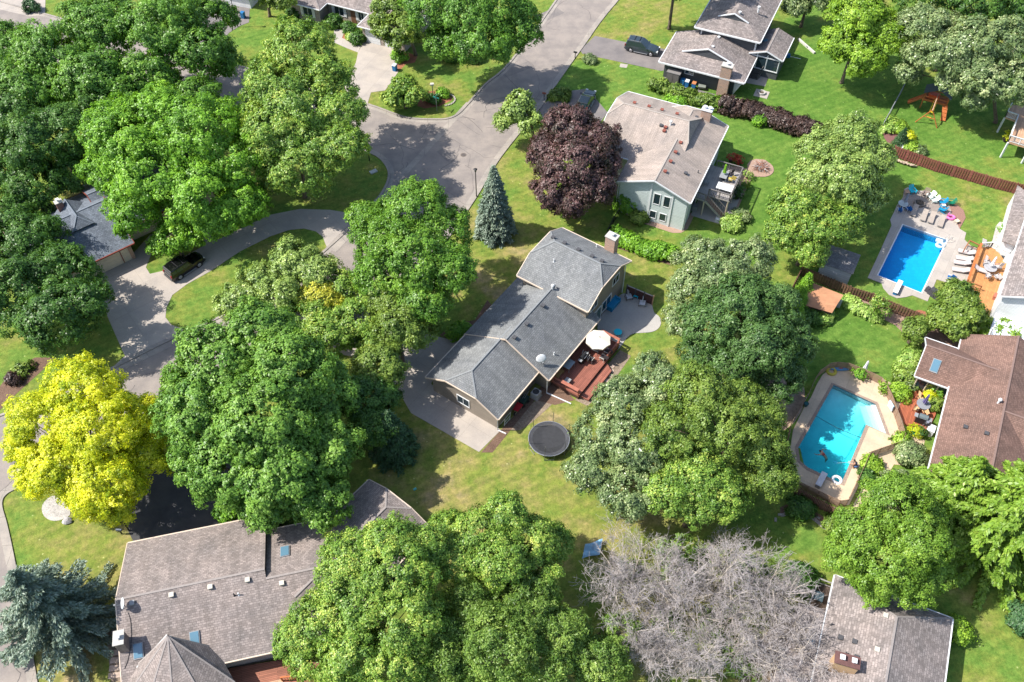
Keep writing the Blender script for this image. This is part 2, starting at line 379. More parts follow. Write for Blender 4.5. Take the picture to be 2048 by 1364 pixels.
# ---- materials of the paving
ASPH = concrete('asphalt', (.345, .305, .275), .24, 400); OLDASPH = concrete('old_asphalt', (.255, .232, .225), .22, 400); SHADEASPH = concrete('shade_dark_asphalt', (.08, .08, .085), .35, 400)  # dark asphalt: shade over the ranch driveway is put into its colour
CONC = concrete('driveway_concrete', (.49, .44, .39), .14, 3.4, joint=.8); KERB = concrete('kerb_concrete', (.42, .38, .335), .3, 3.0, joint=.55)
TAN = concrete('tan_concrete', (.74, .58, .41), .2, 2.6, joint=.85); PALE = concrete('pale_concrete', (.50, .455, .41), .12, 2.4, joint=.8); PATIO = concrete('patio_concrete', (.50, .48, .45), .1, 400)
PAVER = brick('brick_paver', (.40, .26, .19), (.33, .22, .17), (.25, .18, .14), .22, .11)
MULCH = speckle('mulch', (.085, .05, .033), (.2, .125, .09), 7); REDMULCH = speckle('red_mulch', (.22, .075, .04), (.36, .15, .09), 6); DIRT = speckle('bare_dirt', (.14, .1, .07), (.30, .24, .18), 4)
STONE = speckle('river_stone', (.22, .2, .18), (.55, .52, .48), 8)

# ---- streets
left_kerb = [(1240, -160), (1130, -40), (1113, 0), (1020, 125), (972, 168), (935, 209), (915, 229), (893, 238), (867, 239), (835, 238), (803, 233), (736, 209), (640, 185), (560, 160), (499, 138), (452, 126), (380, 108), (240, 70), (60, 20), (-80, -20)]
low_kerb = [(-80, 130), (60, 145), (200, 160), (330, 185), (440, 205), (560, 245), (640, 270), (700, 285), (735, 303), (758, 315), (773, 332), (778, 350), (772, 372), (755, 398), (722, 430), (690, 465), (655, 497), (600, 545), (545, 585), (431, 639), (340, 680), (222, 738), (100, 790), (0, 832), (-200, 915)]
right_kerb = [(1420, -200), (1236, 0), (1167, 91), (1101, 184), (1079, 216), (1000, 315), (948, 400), (880, 497), (800, 590), (700, 660), (560, 715), (400, 778), (300, 822), (130, 915), (47, 968), (12, 988), (2, 1010), (12, 1050), (25, 1110), (40, 1190), (50, 1240), (72, 1364), (90, 1500)]
road = left_kerb[::1] + [(-80, 130)] + low_kerb[1:] + [(-260, 1500)] + right_kerb[::-1]
paving('street', road, .02, ASPH, 0)
for nm, ln, sgn in (('kerb', left_kerb, 1), ('kerb', low_kerb, 1), ('kerb', right_kerb, -1)):
    P = smooth(ats(ln), 5, False); b = MB(); strip_mesh(b, P, .30, -.05, .12, side=0); strip_mesh(b, P, .55, -.05, .026, side=(.42 if nm and ln is left_kerb else (-.42 if ln is right_kerb else .42)))
    struct(b.build(nm, KERB))
b = MB(); strip_mesh(b, ats([(938, 206), (870, 280), (795, 362)]), .85, 0, .028); struct(b.build('valley_gutter', KERB))
# cracks sealed with tar
roadw = [(p.x, p.y) for p in ats(road)]
CR = random.Random(11); b = MB(); nseg = 0
seeds = [(900, 250), (850, 260), (960, 270), (1000, 210), (930, 330), (880, 340), (1050, 120), (1120, 60), (1010, 150), (920, 290), (1090, 20), (1160, 10), (440, 160), (780, 270), (830, 300), (20, 900), (60, 880), (30, 950), (700, 560), (270, 770), (310, 745), (950, 240), (1040, 200), (980, 290), (1130, 120), (890, 380), (10, 1260), (20, 1320)]
for sx, sy in seeds+[(CR.uniform(780, 1150), CR.uniform(0, 400)) for _ in range(22)]:
    q = at(sx, sy); ang = CR.uniform(0, 6.28); line = []
    for k in range(CR.randint(12, 34)):
        if not inpoly(q.x, q.y, roadw): break
        line.append(Vector((q.x, q.y, 0))); ang += CR.gauss(0, .16)+(CR.choice((-1, 1))*CR.uniform(.4, .9) if CR.random() < .12 else 0); q = q+Vector((math.cos(ang), math.sin(ang), 0))*.45
    if len(line) > 4: strip_mesh(b, line, CR.choice((.035, .05, .065)), .0215, .0255)
struct(b.build('road_crack_sealant', plain('tar', (.10, .09, .085), .8, .25)))

for k_, (q_, w_) in enumerate(((((1005, 150), (1062, 128)), 1.7), (((880, 300), (905, 322)), 1.2), (((1075, 40), (1120, 20)), 2.2), (((840, 262), (875, 268)), 1.0), (((20, 925), (75, 905)), 1.6))):
    b = MB(); strip_mesh(b, ats(q_), w_, 0, .0235); struct(b.build('road_patch', concrete('patch_asphalt', (.265, .24, .225), .2, 400)))
# ---- driveways, walks, patios
paving('left_driveway', [(192, 556), (262, 512), (290, 492), (303, 507), (292, 535), (300, 548), (330, 541), (355, 520), (400, 496), (470, 463), (540, 430), (600, 418), (660, 420), (722, 430), (690, 465), (655, 497),
       (650, 486), (646, 474), (632, 463), (608, 457), (578, 460), (540, 473), (480, 503), (420, 543), (375, 568), (345, 590), (333, 615), (331, 635), (343, 650), (368, 659), (340, 680), (222, 738), (250, 712), (240, 690), (218, 640), (202, 598)], .03, CONC, 0, R(38))
b = MB(); strip_mesh(b, ats([(247, 729), (340, 684)]), 1.5, 0, .036); struct(b.build('driveway_apron', KERB, uvang=R(38)))
b = MB(); strip_mesh(b, ats([(662, 500), (728, 432)]), 1.6, 0, .036, side=.0); struct(b.build('driveway_apron', KERB, uvang=R(38)))
paving('sidewalk', [(362, 442), (395, 430), (402, 448), (440, 490), (420, 500), (388, 462), (370, 452)], .034, CONC)
paving('front_walk', [(262, 512), (300, 470), (360, 440), (372, 452), (318, 485), (303, 507), (290, 492)], .035, CONC)
paving('garage_driveway', [(640, 640), (800, 690), (850, 668), (905, 680), (925, 660), (935, 668), (890, 720), (862, 768), (1002, 860), (958, 904), (822, 826), (790, 770), (760, 725), (640, 700)], .03, CONC, 0, R(55))
paving('upper_driveway', [(1160, 100), (1190, 72), (1250, 84), (1340, 100), (1400, 130), (1322, 142), (1240, 124), (1165, 108)], .03, OLDASPH)
paving('lower_driveway', [(1135, 182), (1175, 178), (1215, 225), (1190, 260), (1120, 275), (1070, 240), (1085, 208)], .03, OLDASPH)
paving('top_driveway', [(728, 82), (800, 98), (808, 106), (788, 112), (797, 143), (782, 165), (770, 181), (742, 185), (735, 208), (690, 198), (690, 170), (700, 150), (712, 125), (716, 105)], .03, CONC, 0, R(-24))
paving('top_walk', [(668, 58), (690, 60), (684, 76), (705, 85), (726, 82), (716, 105), (695, 97), (668, 85)], .034, PALE)
paving('far_driveway', [(-40, -30), (92, -30), (90, 30), (60, 33), (-40, 10)], .03, CONC)
paving('corner_driveway', [(440, -30), (500, 8), (498, 45), (480, 52), (458, 66), (430, 100), (400, 110), (400, -30)], .03, OLDASPH)
paving('dark_driveway', [(300, 880), (440, 900), (560, 1000), (530, 1032), (268, 1085), (255, 1060), (280, 960)], .03, SHADEASPH)
paving('concrete_patio', [(1195, 640), (1244, 588), (1275, 596), (1300, 603), (1308, 625), (1318, 633), (1322, 645), (1317, 657), (1304, 664), (1285, 666), (1265, 668), (1252, 678), (1240, 695), (1225, 705), (1210, 690)], .05, PATIO, 3)
paving('pool_deck', [(1752, 520), (1775, 469), (1783, 451), (1780, 440), (1788, 424), (1793, 412), (1806, 395), (1808, 379), (1815, 375), (1834, 382), (1857, 382), (1875, 396), (1902, 406), (1904, 430), (1912, 445), (1919.5, 458.5), (1932, 466), (1928.6, 479.6), (1940.5, 491.5), (1975, 505), (1965, 560), (1930, 580), (1902, 568), (1873, 559), (1855, 603),
       (1824.5, 591), (1812, 594.5), (1794, 597), (1778, 590), (1766.5, 577), (1763, 567), (1735, 556)], .04, PALE, 0, R(58)) if False else None
def deck_with_hole(name, outer, hole, z, m, uvang=0.0, th=.2, extra=()):
    o = ats(outer); h = hole; V = [Vector((p.x, p.y)) for p in o+h]; n, k = len(o), len(h)
    E = [(i, (i+1) % n) for i in range(n)]+[(n+i, n+(i+1) % k) for i in range(k)]
    vv, ee, ff, *_ = geometry.delaunay_2d_cdt(V, E, [], 0, 1e-5); op = [(p.x, p.y) for p in o]; hp = [(p.x, p.y) for p in h]
    b = MB(); fs = []
    for f in ff:
        x = sum(vv[i].x for i in f)/len(f); y = sum(vv[i].y for i in f)/len(f)
        if inpoly(x, y, op) and not inpoly(x, y, hp): fs.append(tuple(f))
    b.add([(v.x, v.y, z) for v in vv], fs)
    for loop in (o, h):
        q = len(loop); b.add([(p.x, p.y, z) for p in loop]+[(p.x, p.y, z-th) for p in loop], [(i, (i+1) % q, (i+1) % q+q, i+q) for i in range(q)])
    return struct(b.build(name, m, uvang=uvang))
deck_with_hole('pool_deck', [(1735, 556), (1752, 520), (1775, 469), (1783, 451), (1780, 440), (1788, 424), (1793, 412), (1806, 395), (1808, 379), (1815, 375), (1834, 382), (1857, 382), (1875, 396), (1902, 406), (1904, 430), (1912, 445), (1919.5, 458.5), (1932, 466), (1928.6, 479.6), (1940.5, 491.5), (1975, 505), (1965, 560), (1930, 580), (1902, 568), (1873, 559), (1855, 603),
       (1824.5, 591), (1812, 594.5), (1794, 597), (1778, 590), (1766.5, 577), (1763, 567)], pr, .06, PALE, R(58))
paving('fire_pit_patio', [(1793, 414), (1806, 396), (1809, 381), (1817, 378), (1834, 384), (1857, 385), (1875, 398), (1900, 407), (1898, 436), (1885, 432), (1840, 412), (1815, 424)], .068, brick('grey_paver', (.30, .25, .22), (.24, .205, .18), (.16, .14, .12), .4, .2))
deck_with_hole('tan_pool_deck', [(1596, 965), (1588, 930), (1580, 900), (1586, 860), (1608, 815), (1622, 795), (1634, 768), (1645, 750), (1663, 736), (1677, 734), (1697, 736), (1716, 744), (1747, 757), (1763, 766), (1773, 780), (1784, 802), (1797, 836), (1812, 880), (1803, 893), (1745, 914), (1737, 928), (1713, 980), (1698, 1010), (1682, 1012), (1662, 1004)], pl, .06, TAN, R(62))
# mulch beds and bare ground
for nm, px, z, m_, s_ in (
    ('mulch_bed', [(1763, 250), (1778, 238), (1800, 243), (1815, 258), (1830, 290), (1842, 305), (1850, 318), (1820, 312), (1785, 300), (1768, 275)], .012, plain('plum_mulch', (.17, .08, .075), .95, .25, 8), 0),
    ('mulch_bed', [(1690, 610), (1740, 625), (1790, 650), (1815, 675), (1832, 705), (1858, 700), (1900, 720), (1940, 700), (1905, 660), (1880, 650), (1790, 620), (1700, 590)], .012, speckle('pink_mulch', (.2, .13, .1), (.36, .25, .2), 7), 0),
    ('mulch_bed', [(1823, 632), (1835, 620), (1856, 626), (1868, 640), (1850, 648), (1836, 640)], .014, REDMULCH, 3),
    ('mulch_bed', [(1898, 408), (1915, 411), (1927, 421), (1931, 436), (1919, 458), (1912, 445), (1903, 430)], .07, plain('brown_gravel', (.25, .14, .11), .95, .3, 12), 0),
    ('mulch_bed', [(1235, 480), (1290, 500), (1345, 520), (1340, 530), (1290, 515), (1230, 495)], .012, MULCH, 0),
    ('mulch_bed', [(1000, 862), (1085, 770), (1110, 760), (1150, 800), (1110, 810), (1070, 800), (985, 905), (962, 905)], .012, MULCH, 0),
    ('mulch_bed', [(1150, 800), (1215, 730), (1240, 700), (1262, 712), (1225, 765), (1175, 812)], .012, DIRT, 0),
    ('bare_ground', [(1010, 855), (1030, 830), (1085, 795), (1110, 800), (1075, 835), (1040, 860)], .010, DIRT, 3),
    ('mulch_bed', [(838, 198), (855, 183), (880, 180), (902, 188), (904, 200), (880, 212), (850, 217), (835, 212)], .012, REDMULCH, 0),
    ('mulch_bed', [(783, 130), (800, 108), (815, 105), (835, 112), (830, 125), (812, 128), (800, 140)], .012, REDMULCH, 0),
    ('mulch_bed', [(683, 62), (710, 60), (730, 85), (705, 88), (683, 76)], .011, REDMULCH, 0),
    ('mulch_bed', [(880, 670), (905, 648), (950, 640), (975, 600), (985, 612), (935, 662), (920, 668), (900, 682)], .013, MULCH, 0),
    ('bare_ground', [(1440, 690), (1580, 740), (1610, 800), (1570, 860), (1500, 850), (1450, 800)], .010, speckle('pink_ground', (.2, .14, .1), (.4, .3, .22), 3), 3),
    ('mulch_bed', [(20, 745), (70, 715), (115, 715), (80, 745), (30, 790), (-10, 830), (-20, 800)], .012, MULCH, 0),
    ('gravel_bed', [(1975, 500), (1985, 480), (1992, 452), (1999, 444), (2016, 447), (2010, 480), (2003, 497)], .05, STONE, 0),
    ('tan_terrace', [(1764, 757), (1800, 775), (1815, 778), (1800, 820), (1812, 870), (1850, 880), (1835, 935), (1800, 930), (1740, 925), (1812, 880)], .02, TAN, 0),
    ('tan_terrace', [(1587, 972), (1660, 1012), (1700, 1022), (1720, 985), (1760, 905), (1810, 890), (1770, 960), (1740, 1010), (1715, 1060), (1650, 1020), (1590, 990)], .015, TAN, 0),
    ('mulch_bed', [(1590, 1000), (1650, 1035), (1700, 1070), (1690, 1080), (1640, 1045), (1590, 1030), (1560, 1030), (1560, 1015)], .012, MULCH, 0),
    ('stone_border', [(1445, 330), (1500, 338), (1494, 330), (1500, 322), (1512, 318), (1530, 320), (1542, 330), (1544, 343), (1532, 352), (1516, 354), (1505, 352), (1490, 385), (1470, 430), (1455, 430)], .04, PAVER, 0),
    ('paver_walk', [(1230, 418), (1245, 412), (1300, 440), (1360, 457), (1380, 425), (1390, 428), (1375, 458), (1362, 466), (1345, 466), (1290, 448)], .03, PAVER, 0),
    ('side_yard_slab', [(1330, 150), (1390, 178), (1435, 190), (1432, 197), (1380, 184), (1328, 166)], .03, OLDASPH, 0),
    ('back_patio', [(1498, 138), (1540, 145), (1530, 173), (1488, 165)], .04, PALE, 0),
    ('tile_patch', [(1241, 127), (1256, 129), (1253, 136), (1239, 134)], .02, PALE, 0),
    ('side_walk', [(212, 1262), (240, 1262), (247, 1364), (222, 1364)], .012, DIRT, 0),
    ('rock_bed', [(85, 1010), (105, 992), (130, 1000), (140, 1030), (110, 1042), (88, 1032)], .03, STONE, 3),
    ('wood_chip_bed', [(1500, 1290), (1600, 1215), (1640, 1225), (1560, 1364), (1480, 1364)], .012, DIRT, 0),
    ('lawn_edging', [(1558, 1028), (1590, 1022), (1630, 1035), (1660, 1062), (1655, 1066), (1627, 1041), (1590, 1028), (1562, 1034)], .05, KERB, 0)):
    paving(nm, px, z, m_, s_, R(30))
# fire-pit slab of the top yard and the side-path flags
# ---- pool R: vinyl liner, stairs, water
def basin(name, loop, depth, m, shallow=None):
    b = MB(); n = len(loop); cx = sum(p.x for p in loop)/n; cy = sum(p.y for p in loop)/n
    z = lambda p: -(depth(p) if callable(depth) else depth)
    top = [(p.x, p.y, .0) for p in loop]; bot = [(p.x, p.y, z(p)) for p in loop]
    b.add(top+bot, [(i, i+n, (i+1) % n+n, (i+1) % n) for i in range(n)]+[tuple(range(n, 2*n))])
    return struct(b.build(name, m))
LINER = brick('pool_liner', (.02, .40, .74), (.02, .45, .80), (.02, .36, .70), .5, .5); PLASTER = plain('pool_plaster', (.72, .88, .88), .6, .08, .8)
ax = (pr[2]-pr[1]).normalized()
dR = lambda p: 1.1+1.2*max(0, min(1, (p-pr[1]).dot(ax)/9))
basin('pool_basin', pr, dR, LINER)
ax2 = (pl[4]-pl[0]).normalized()
dL = lambda p: .65+1.9*max(0, min(1, (p-pl[0]).dot(ax2)/9))
basin('pool_basin', pl, dL, PLASTER)
for nm, loop, dep, absb, dens, zz in (('pool_water', pr, dR, (.15, .80, .93), .35, -.12), ('pool_water', pl, dL, (.10, .84, .88), .75, -.10)):
    if geometry.normal([Vector((p.x, p.y, 0)) for p in loop]).z < 0: loop = loop[::-1]
    b = MB(); n = len(loop); b.add([(p.x, p.y, zz) for p in loop]+[(p.x, p.y, -dep(p)+.012) for p in loop], [tuple(range(n)), tuple(range(2*n-1, n-1, -1))]+[(i, i+n, (i+1) % n+n, (i+1) % n) for i in range(n)])
    b.f = [tuple(range(n)), tuple(range(2*n-1, n-1, -1))]+[((i+1) % n, i, i+n, (i+1) % n+n) for i in range(n)]
    struct(b.build(nm, watermat(nm+str(n), absb, dens, 1.1)))
TILE = brick('pool_tile', (.10, .22, .36), (.16, .32, .46), (.4, .42, .42), .15, .15)
for lp_, dep_ in ((pr, dR), (pl, dL)):
    b = MB(); strip_mesh(b, lp_, .05, -.28, -.005, True); struct(b.build('pool_tile_band', TILE))
    c_ = sum(lp_, Vector())/len(lp_); q_ = c_+(max(lp_, key=lambda p: dep_(p))-c_)*.35; b = MB(); b.cyl((q_.x, q_.y, -dep_(q_)+.0), .22, .03, 16); struct(b.build('pool_drain', plain('drain_white', (.6, .62, .6), .5)))
b = MB(); strip_mesh(b, pr, .16, .0, .085, True); struct(b.build('pool_coping', WHITE))
b = MB(); strip_mesh(b, pl, .34, .0, .085, True); struct(b.build('pool_coping', brick('coping_brick', (.34, .26, .2), (.28, .2, .16), (.2, .15, .12), .2, .3)))
# broad white steps under the shallow corner of the left pool
b = MB(); A_, B_, C_ = at(1753, 807), at(1776, 870), at(1736, 853); nrm = Vector((-(B_-A_).y, (B_-A_).x, 0)).normalized()
if nrm.dot(C_-A_) < 0: nrm = -nrm
for k in range(3):
    o_ = nrm*(.55+.5*k); d_ = (B_-A_).normalized(); P = [A_+nrm*.02, A_+o_-d_*(.12*k), B_+o_-d_*(.2+.1*k), B_+nrm*.02-d_*.1]
    b.prism([(p.x, p.y) for p in P], -.95, -.22-.24*k, True)
struct(b.build('pool_steps', WHITE))
# ================= HOUSES =================
class Frame:
    """plan frame of a building: u along the ridge, v to its left"""
    def __init__(s, o, ang): s.o = Vector((o[0], o[1], 0)); s.a = R(ang); s.c, s.s = math.cos(s.a), math.sin(s.a)
    def w(s, u, v, z): return Vector((s.o.x+u*s.c-v*s.s, s.o.y+u*s.s+v*s.c, z))
    def inv(s, p): x, y = p[0]-s.o.x, p[1]-s.o.y; return (x*s.c+y*s.s, -x*s.s+y*s.c)
    def px(s, x, y, z): return s.inv(at(x, y, z))
    def sub(s, u, v, dang=0): p = s.w(u, v, 0); return Frame((p.x, p.y), math.degrees(s.a)+dang)
def gable_roof(house, F, L, W, z, rise, mat, cA=0.0, cB=0.0, kA=1.0, kB=1.0, t=.16, gutter=None, name='roof', gut=('S', 'N', 'A', 'B')):
    h = W/2
    def end(c): return h*(1-c), rise*(1-c), c*h
    yA, hA, iA = end(cA); yB, hB, iB = end(cB); iA *= kA; iB *= kB
    w = F.w; b = MB()
    S = [w(0, 0, z), w(L, 0, z)]+([w(L, yB, z+hB)] if cB < 1 else [])+[w(L-iB, h, z+rise), w(iA, h, z+rise)]+([w(0, yA, z+hA)] if cA < 1 else [])
    Nn = [w(L, W, z), w(0, W, z)]+([w(0, W-yA, z+hA)] if cA < 1 else [])+[w(iA, h, z+rise), w(L-iB, h, z+rise)]+([w(L, W-yB, z+hB)] if cB < 1 else [])
    b.sheet(S, t); b.sheet(Nn, t)
    if cA > 0: b.sheet([w(0, W-yA, z+hA), w(0, yA, z+hA), w(iA, h, z+rise)], t)
    if cB > 0: b.sheet([w(L, yB, z+hB), w(L, W-yB, z+hB), w(L-iB, h, z+rise)], t)
    r = b.build(name, mat, house)
    cap = MB(); lift = Vector((0, 0, .03))
    cap.bar(w(iA, h, z+rise)+lift*.6, w(L-iB, h, z+rise)+lift*.6, .2, .03)
    for c, ii, y, hh, uu, ur in ((cA, iA, yA, hA, 0, iA), (cB, iB, yB, hB, L, L-iB)):
        if c > 0:
            for q in (y, W-y): cap.bar(w(uu, q, z+hh)+lift*.6, w(ur, h, z+rise)+lift*.6, .16, .03)
    cap.build('ridge_cap', CAPM.get(mat.name, mat), r)
    if gutter:
        g = MB(); o = .05; dz = Vector((0, 0, -.07))
        if 'S' in gut: g.bar(w(0, -o, z)+dz, w(L, -o, z)+dz, .12, .15)
        if 'N' in gut: g.bar(w(0, W+o, z)+dz, w(L, W+o, z)+dz, .12, .15)
        for k, uu, y, hh, s in (('A', -.04, yA, hA, -1), ('B', L+.04, yB, hB, 1)):
            if k in gut:
                if (cA if k == 'A' else cB) < 1:
                    g.bar(w(uu, 0, z)+dz, w(uu, y, z+hh)+dz, .08, .17); g.bar(w(uu, W, z)+dz, w(uu, W-y, z+hh)+dz, .08, .17)
                if (cA if k == 'A' else cB) > 0: g.bar(w(uu, y, z+hh)+dz, w(uu, W-y, z+hh)+dz, .1, .15)
        g.build('gutter', gutter, r)
    return r
def walls(house, F, L, W, z, rise, mat, cA=0.0, cB=0.0, ov=.45, z0=0.0, t=.2, name='wall'):
    """walls under a gable roof, with the gable ends filled up to the roof"""
    h = W/2; k = rise/h; b = MB(); w = F.w
    prof = lambda v: z+min(v, W-v)*k-t
    loopA = [(ov, ov)]; 
    def endpts(c):
        if c >= 1: return [ov, W-ov]
        y = h*(1-c); return [ov, y, W-y, W-ov] if (c > 0 and y > ov) else ([ov, h, W-ov] if c == 0 else [ov, W-ov])
    for u, c in ((ov, cA), (L-ov, cB)):
        v = endpts(c); pts = [w(u, q, z0) for q in (v[0], v[-1])][::-1]
        pts = [w(u, v[0], z0), w(u, v[-1], z0)]+[w(u, q, prof(q)) for q in v[::-1]]
        b.poly(pts if u == ov else pts[::-1])
    for v in (ov, W-ov): b.poly([w(ov, v, z0), w(L-ov, v, z0), w(L-ov, v, prof(v)), w(ov, v, prof(v))][::(1 if v > ov else 1)])
    return b.build(name, mat, house)
def window(house, F, side, L, W, p, zc, ww, hh, ov=.45, frame=None, glass=None, panes=2, name='window', sill=True, ztop=None):
    """side S/N/A/B; p = distance along that side; the frame stands proud of the wall"""
    def q(a, z, out):
        if side == 'S': return F.w(a, ov-out, z)
        if side == 'N': return F.w(a, W-ov+out, z)
        if side == 'A': return F.w(ov-out, a, z)
        return F.w(L-ov+out, a, z)
    fr = MB(); e = .09
    for a0, a1, z0, z1 in ((p-ww/2-e, p+ww/2+e, zc+hh/2, zc+hh/2+e), (p-ww/2-e, p+ww/2+e, zc-hh/2-e, zc-hh/2), (p-ww/2-e, p-ww/2, zc-hh/2, zc+hh/2), (p+ww/2, p+ww/2+e, zc-hh/2, zc+hh/2)):
        fr.add([q(a0, z0, .0), q(a1, z0, .0), q(a1, z1, .0), q(a0, z1, .0), q(a0, z0, .07), q(a1, z0, .07), q(a1, z1, .07), q(a0, z1, .07)], [(4, 5, 6, 7), (0, 1, 5, 4), (1, 2, 6, 5), (2, 3, 7, 6), (3, 0, 4, 7)])
    for k in range(1, panes):
        a = p-ww/2+ww*k/panes
        fr.add([q(a-.03, zc-hh/2, .02), q(a+.03, zc-hh/2, .02), q(a+.03, zc+hh/2, .02), q(a-.03, zc+hh/2, .02), q(a-.03, zc-hh/2, .05), q(a+.03, zc-hh/2, .05), q(a+.03, zc+hh/2, .05), q(a-.03, zc+hh/2, .05)], [(4, 5, 6, 7), (0, 1, 5, 4), (1, 2, 6, 5), (2, 3, 7, 6), (3, 0, 4, 7)])
    o = fr.build(name, frame or WHITE, house)
    g = MB(); g.poly([q(p-ww/2, zc-hh/2, .02), q(p+ww/2, zc-hh/2, .02), q(p+ww/2, zc+hh/2, .02), q(p-ww/2, zc+hh/2, .02)]); g.build('pane', glass or GLASS, o)
    return o
def panel(house, F, side, L, W, a0, a1, z0, z1, mat, name, ov=.45, out=.05, ribs=0, rib=None):
    def q(a, z, o_):
        return F.w(a, ov-o_, z) if side == 'S' else F.w(a, W-ov+o_, z) if side == 'N' else F.w(ov-o_, a, z) if side == 'A' else F.w(L-ov+o_, a, z)
    b = MB(); b.add([q(a0, z0, 0), q(a1, z0, 0), q(a1, z1, 0), q(a0, z1, 0), q(a0, z0, out), q(a1, z0, out), q(a1, z1, out), q(a0, z1, out)], [(4, 5, 6, 7), (0, 1, 5, 4), (1, 2, 6, 5), (2, 3, 7, 6), (3, 0, 4, 7)])
    for k in range(1, ribs+1):
        zz = z0+(z1-z0)*k/(ribs+1); b.bar(q(a0+.03, zz, out+.01), q(a1-.03, zz, out+.01), .02, .03)
    return b.build(name, mat, house)
def on_roof(F, W, z, rise, u, v, lift=0.0):
    h = W/2; return F.w(u, v, z+rise*min(v, W-v)/h+lift)
def roof_px(F, W, z, rise, px, py):
    """where the line of sight through a pixel meets the roof slope"""
    zz = z+rise/2
    for _ in range(30):
        u, v = F.px(px, py, zz); zz = .5*zz+.5*(z+rise*max(0, min(v, W-v))/(W/2))
    return u, v, F.w(u, v, zz)
def vents(roof, F, W, z, rise, pts, kind='box', mat=None):
    """small fittings on a roof slope, each a part of the roof"""
    for px, py in pts:
        u, v, p = roof_px(F, W, z, rise, px, py); b = MB()
        if kind == 'box': b.box(p+Vector((0, 0, .09)), (.34, .34, .2), F.a); b.box(p+Vector((0, 0, .21)), (.42, .42, .05), F.a); b.build('roof_vent', mat or DGREY, roof)
        elif kind == 'pipe': b.cyl((p.x, p.y, p.z-.1), .06, .5, 10); b.cyl((p.x, p.y, p.z-.1), .14, .16, 10, .08); b.build('vent_pipe', mat or WHITE, roof)
        elif kind == 'flue': b.cyl((p.x, p.y, p.z-.1), .11, .75, 12); b.cyl((p.x, p.y, p.z+.6), .2, .12, 12, .12); b.build('flue', mat or GREY, roof)
        elif kind == 'skylight':
            hh = rise/(W/2); s = 1 if v < W/2 else -1; a = .42; l = .62
            P = [F.w(u+i*a, v+j*l, z+rise*min(v+j*l, W-v-j*l)/(W/2)+.13) for i, j in ((-1, -1), (1, -1), (1, 1), (-1, 1))]
            b.sheet(P, .22); f = b.build('skylight', mat or GREY, roof)
            P = [F.w(u+i*a*.84, v+j*l*.88, z+rise*min(v+j*l*.88, W-v-j*l*.88)/(W/2)+.17) for i, j in ((-1, -1), (1, -1), (1, 1), (-1, 1))]
            g = MB(); g.sheet(P, .03); g.build('pane', SKYGLASS, f)
def chimney(house, p, w, d, z0, z1, rz, mat=None, cap=None, pots=1, name='chimney'):
    b = MB(); b.box((p[0], p[1], (z0+z1)/2), (w, d, z1-z0), rz); c = b.build(name, mat or BRICK, house, uvang=rz)
    b = MB(); b.box((p[0], p[1], z1+.05), (w+.16, d+.16, .1), rz); b.build('crown', cap or plain('mortar', (.42, .4, .37), .9, .1), c)
    b = MB(); ca, sa = math.cos(rz), math.sin(rz)
    for k in range(pots):
        o = (k-(pots-1)/2)*w*.5; b.cyl((p[0]+o*ca, p[1]+o*sa, z1+.1), .13, .28, 12); b.box((p[0]+o*ca, p[1]+o*sa, z1+.42), (.42, .42, .06), rz)
    b.build('flue_cap', WHITE, c); return c
def dish(parent, p, s=1.0, face=R(215), nm='satellite_dish'):
    root_org = ORG[parent.name]; b = MB(); M = Matrix.Translation(p+Vector((0, 0, .75*s))) @ Matrix.Rotation(face, 4, 'Z') @ Matrix.Rotation(R(58), 4, 'Y')
    st = len(b.v); b.ell((0, 0, 0), (.42*s, .5*s, .09), 18, 6); b.xf(M, st); o = b.build(nm, plain('dish_grey', (.6, .62, .63), .4, .05), parent, smooth=True)
    b = MB(); q = p+Vector((0, 0, .72*s)); b.tube([p, q], .035, 8); f = q+Vector((math.cos(face)*.6, math.sin(face)*.6, .12))*s; b.tube([p+Vector((0, 0, .5)), f], .02, 6); b.box(f, (.12, .12, .16), face); b.build('dish_mount', GREY, o)
    return o
def downspout(house, p, z1, ext=None):
    b = MB(); b.bar((p.x, p.y, .1), (p.x, p.y, z1), .09, .09)
    if ext is not None: b.bar((p.x, p.y, .09), (ext.x, ext.y, .06), .11, .09)
    b.build('downspout', WHITE, house)

SH_GREY = shingle('grey_shingle', (.195, .205, .21), 0, .2, .15); SH_TAN = shingle('tan_shingle', (.35, .305, .27), .03, .17, .08)
SH_BROWN = shingle('weathered_shingle', (.242, .214, .20), .04, .2, .22); SH_RED = shingle('red_brown_shingle', (.195, .128, .105), .05, .18, .18)
SH_TAUPE = shingle('taupe_shingle', (.25, .22, .21), .03, .2, .2); SH_SLATE = shingle('slate_shingle', (.15, .175, .21), 0, .2, .2); SH_GWARM = shingle('warm_grey_shingle', (.24, .215, .205), .04, .22, .28)
S_TAUPE = siding('taupe_siding', (.25, .215, .18)); S_BLUE = siding('pale_blue_siding', (.54, .60, .59), .24); S_DARK = siding('charcoal_siding', (.075, .08, .088), .3)
S_CREAM = siding('cream_siding', (.62, .55, .43)); S_WHITE = siding('white_siding', (.66, .67, .68)); S_BROWN = siding('brown_siding', (.13, .09, .07)); S_STONE = brick('pale_stone', (.34, .28, .24), (.26, .21, .18), (.4, .37, .34), .5, .2)
CAPM = {m_.name: plain(m_.name+'_cap', c_, .95, .1, 6) for m_, c_ in ((SH_GREY, (.205, .215, .22)), (SH_TAN, (.34, .30, .265)), (SH_BROWN, (.26, .23, .215)), (SH_RED, (.2, .135, .115)), (SH_GWARM, (.24, .215, .205)), (SH_SLATE, (.16, .185, .22)))}
GUT_T = plain('tan_trim', (.55, .45, .36), .5, .05); GUT_R = plain('red_trim', (.2, .045, .03), .5, .1)

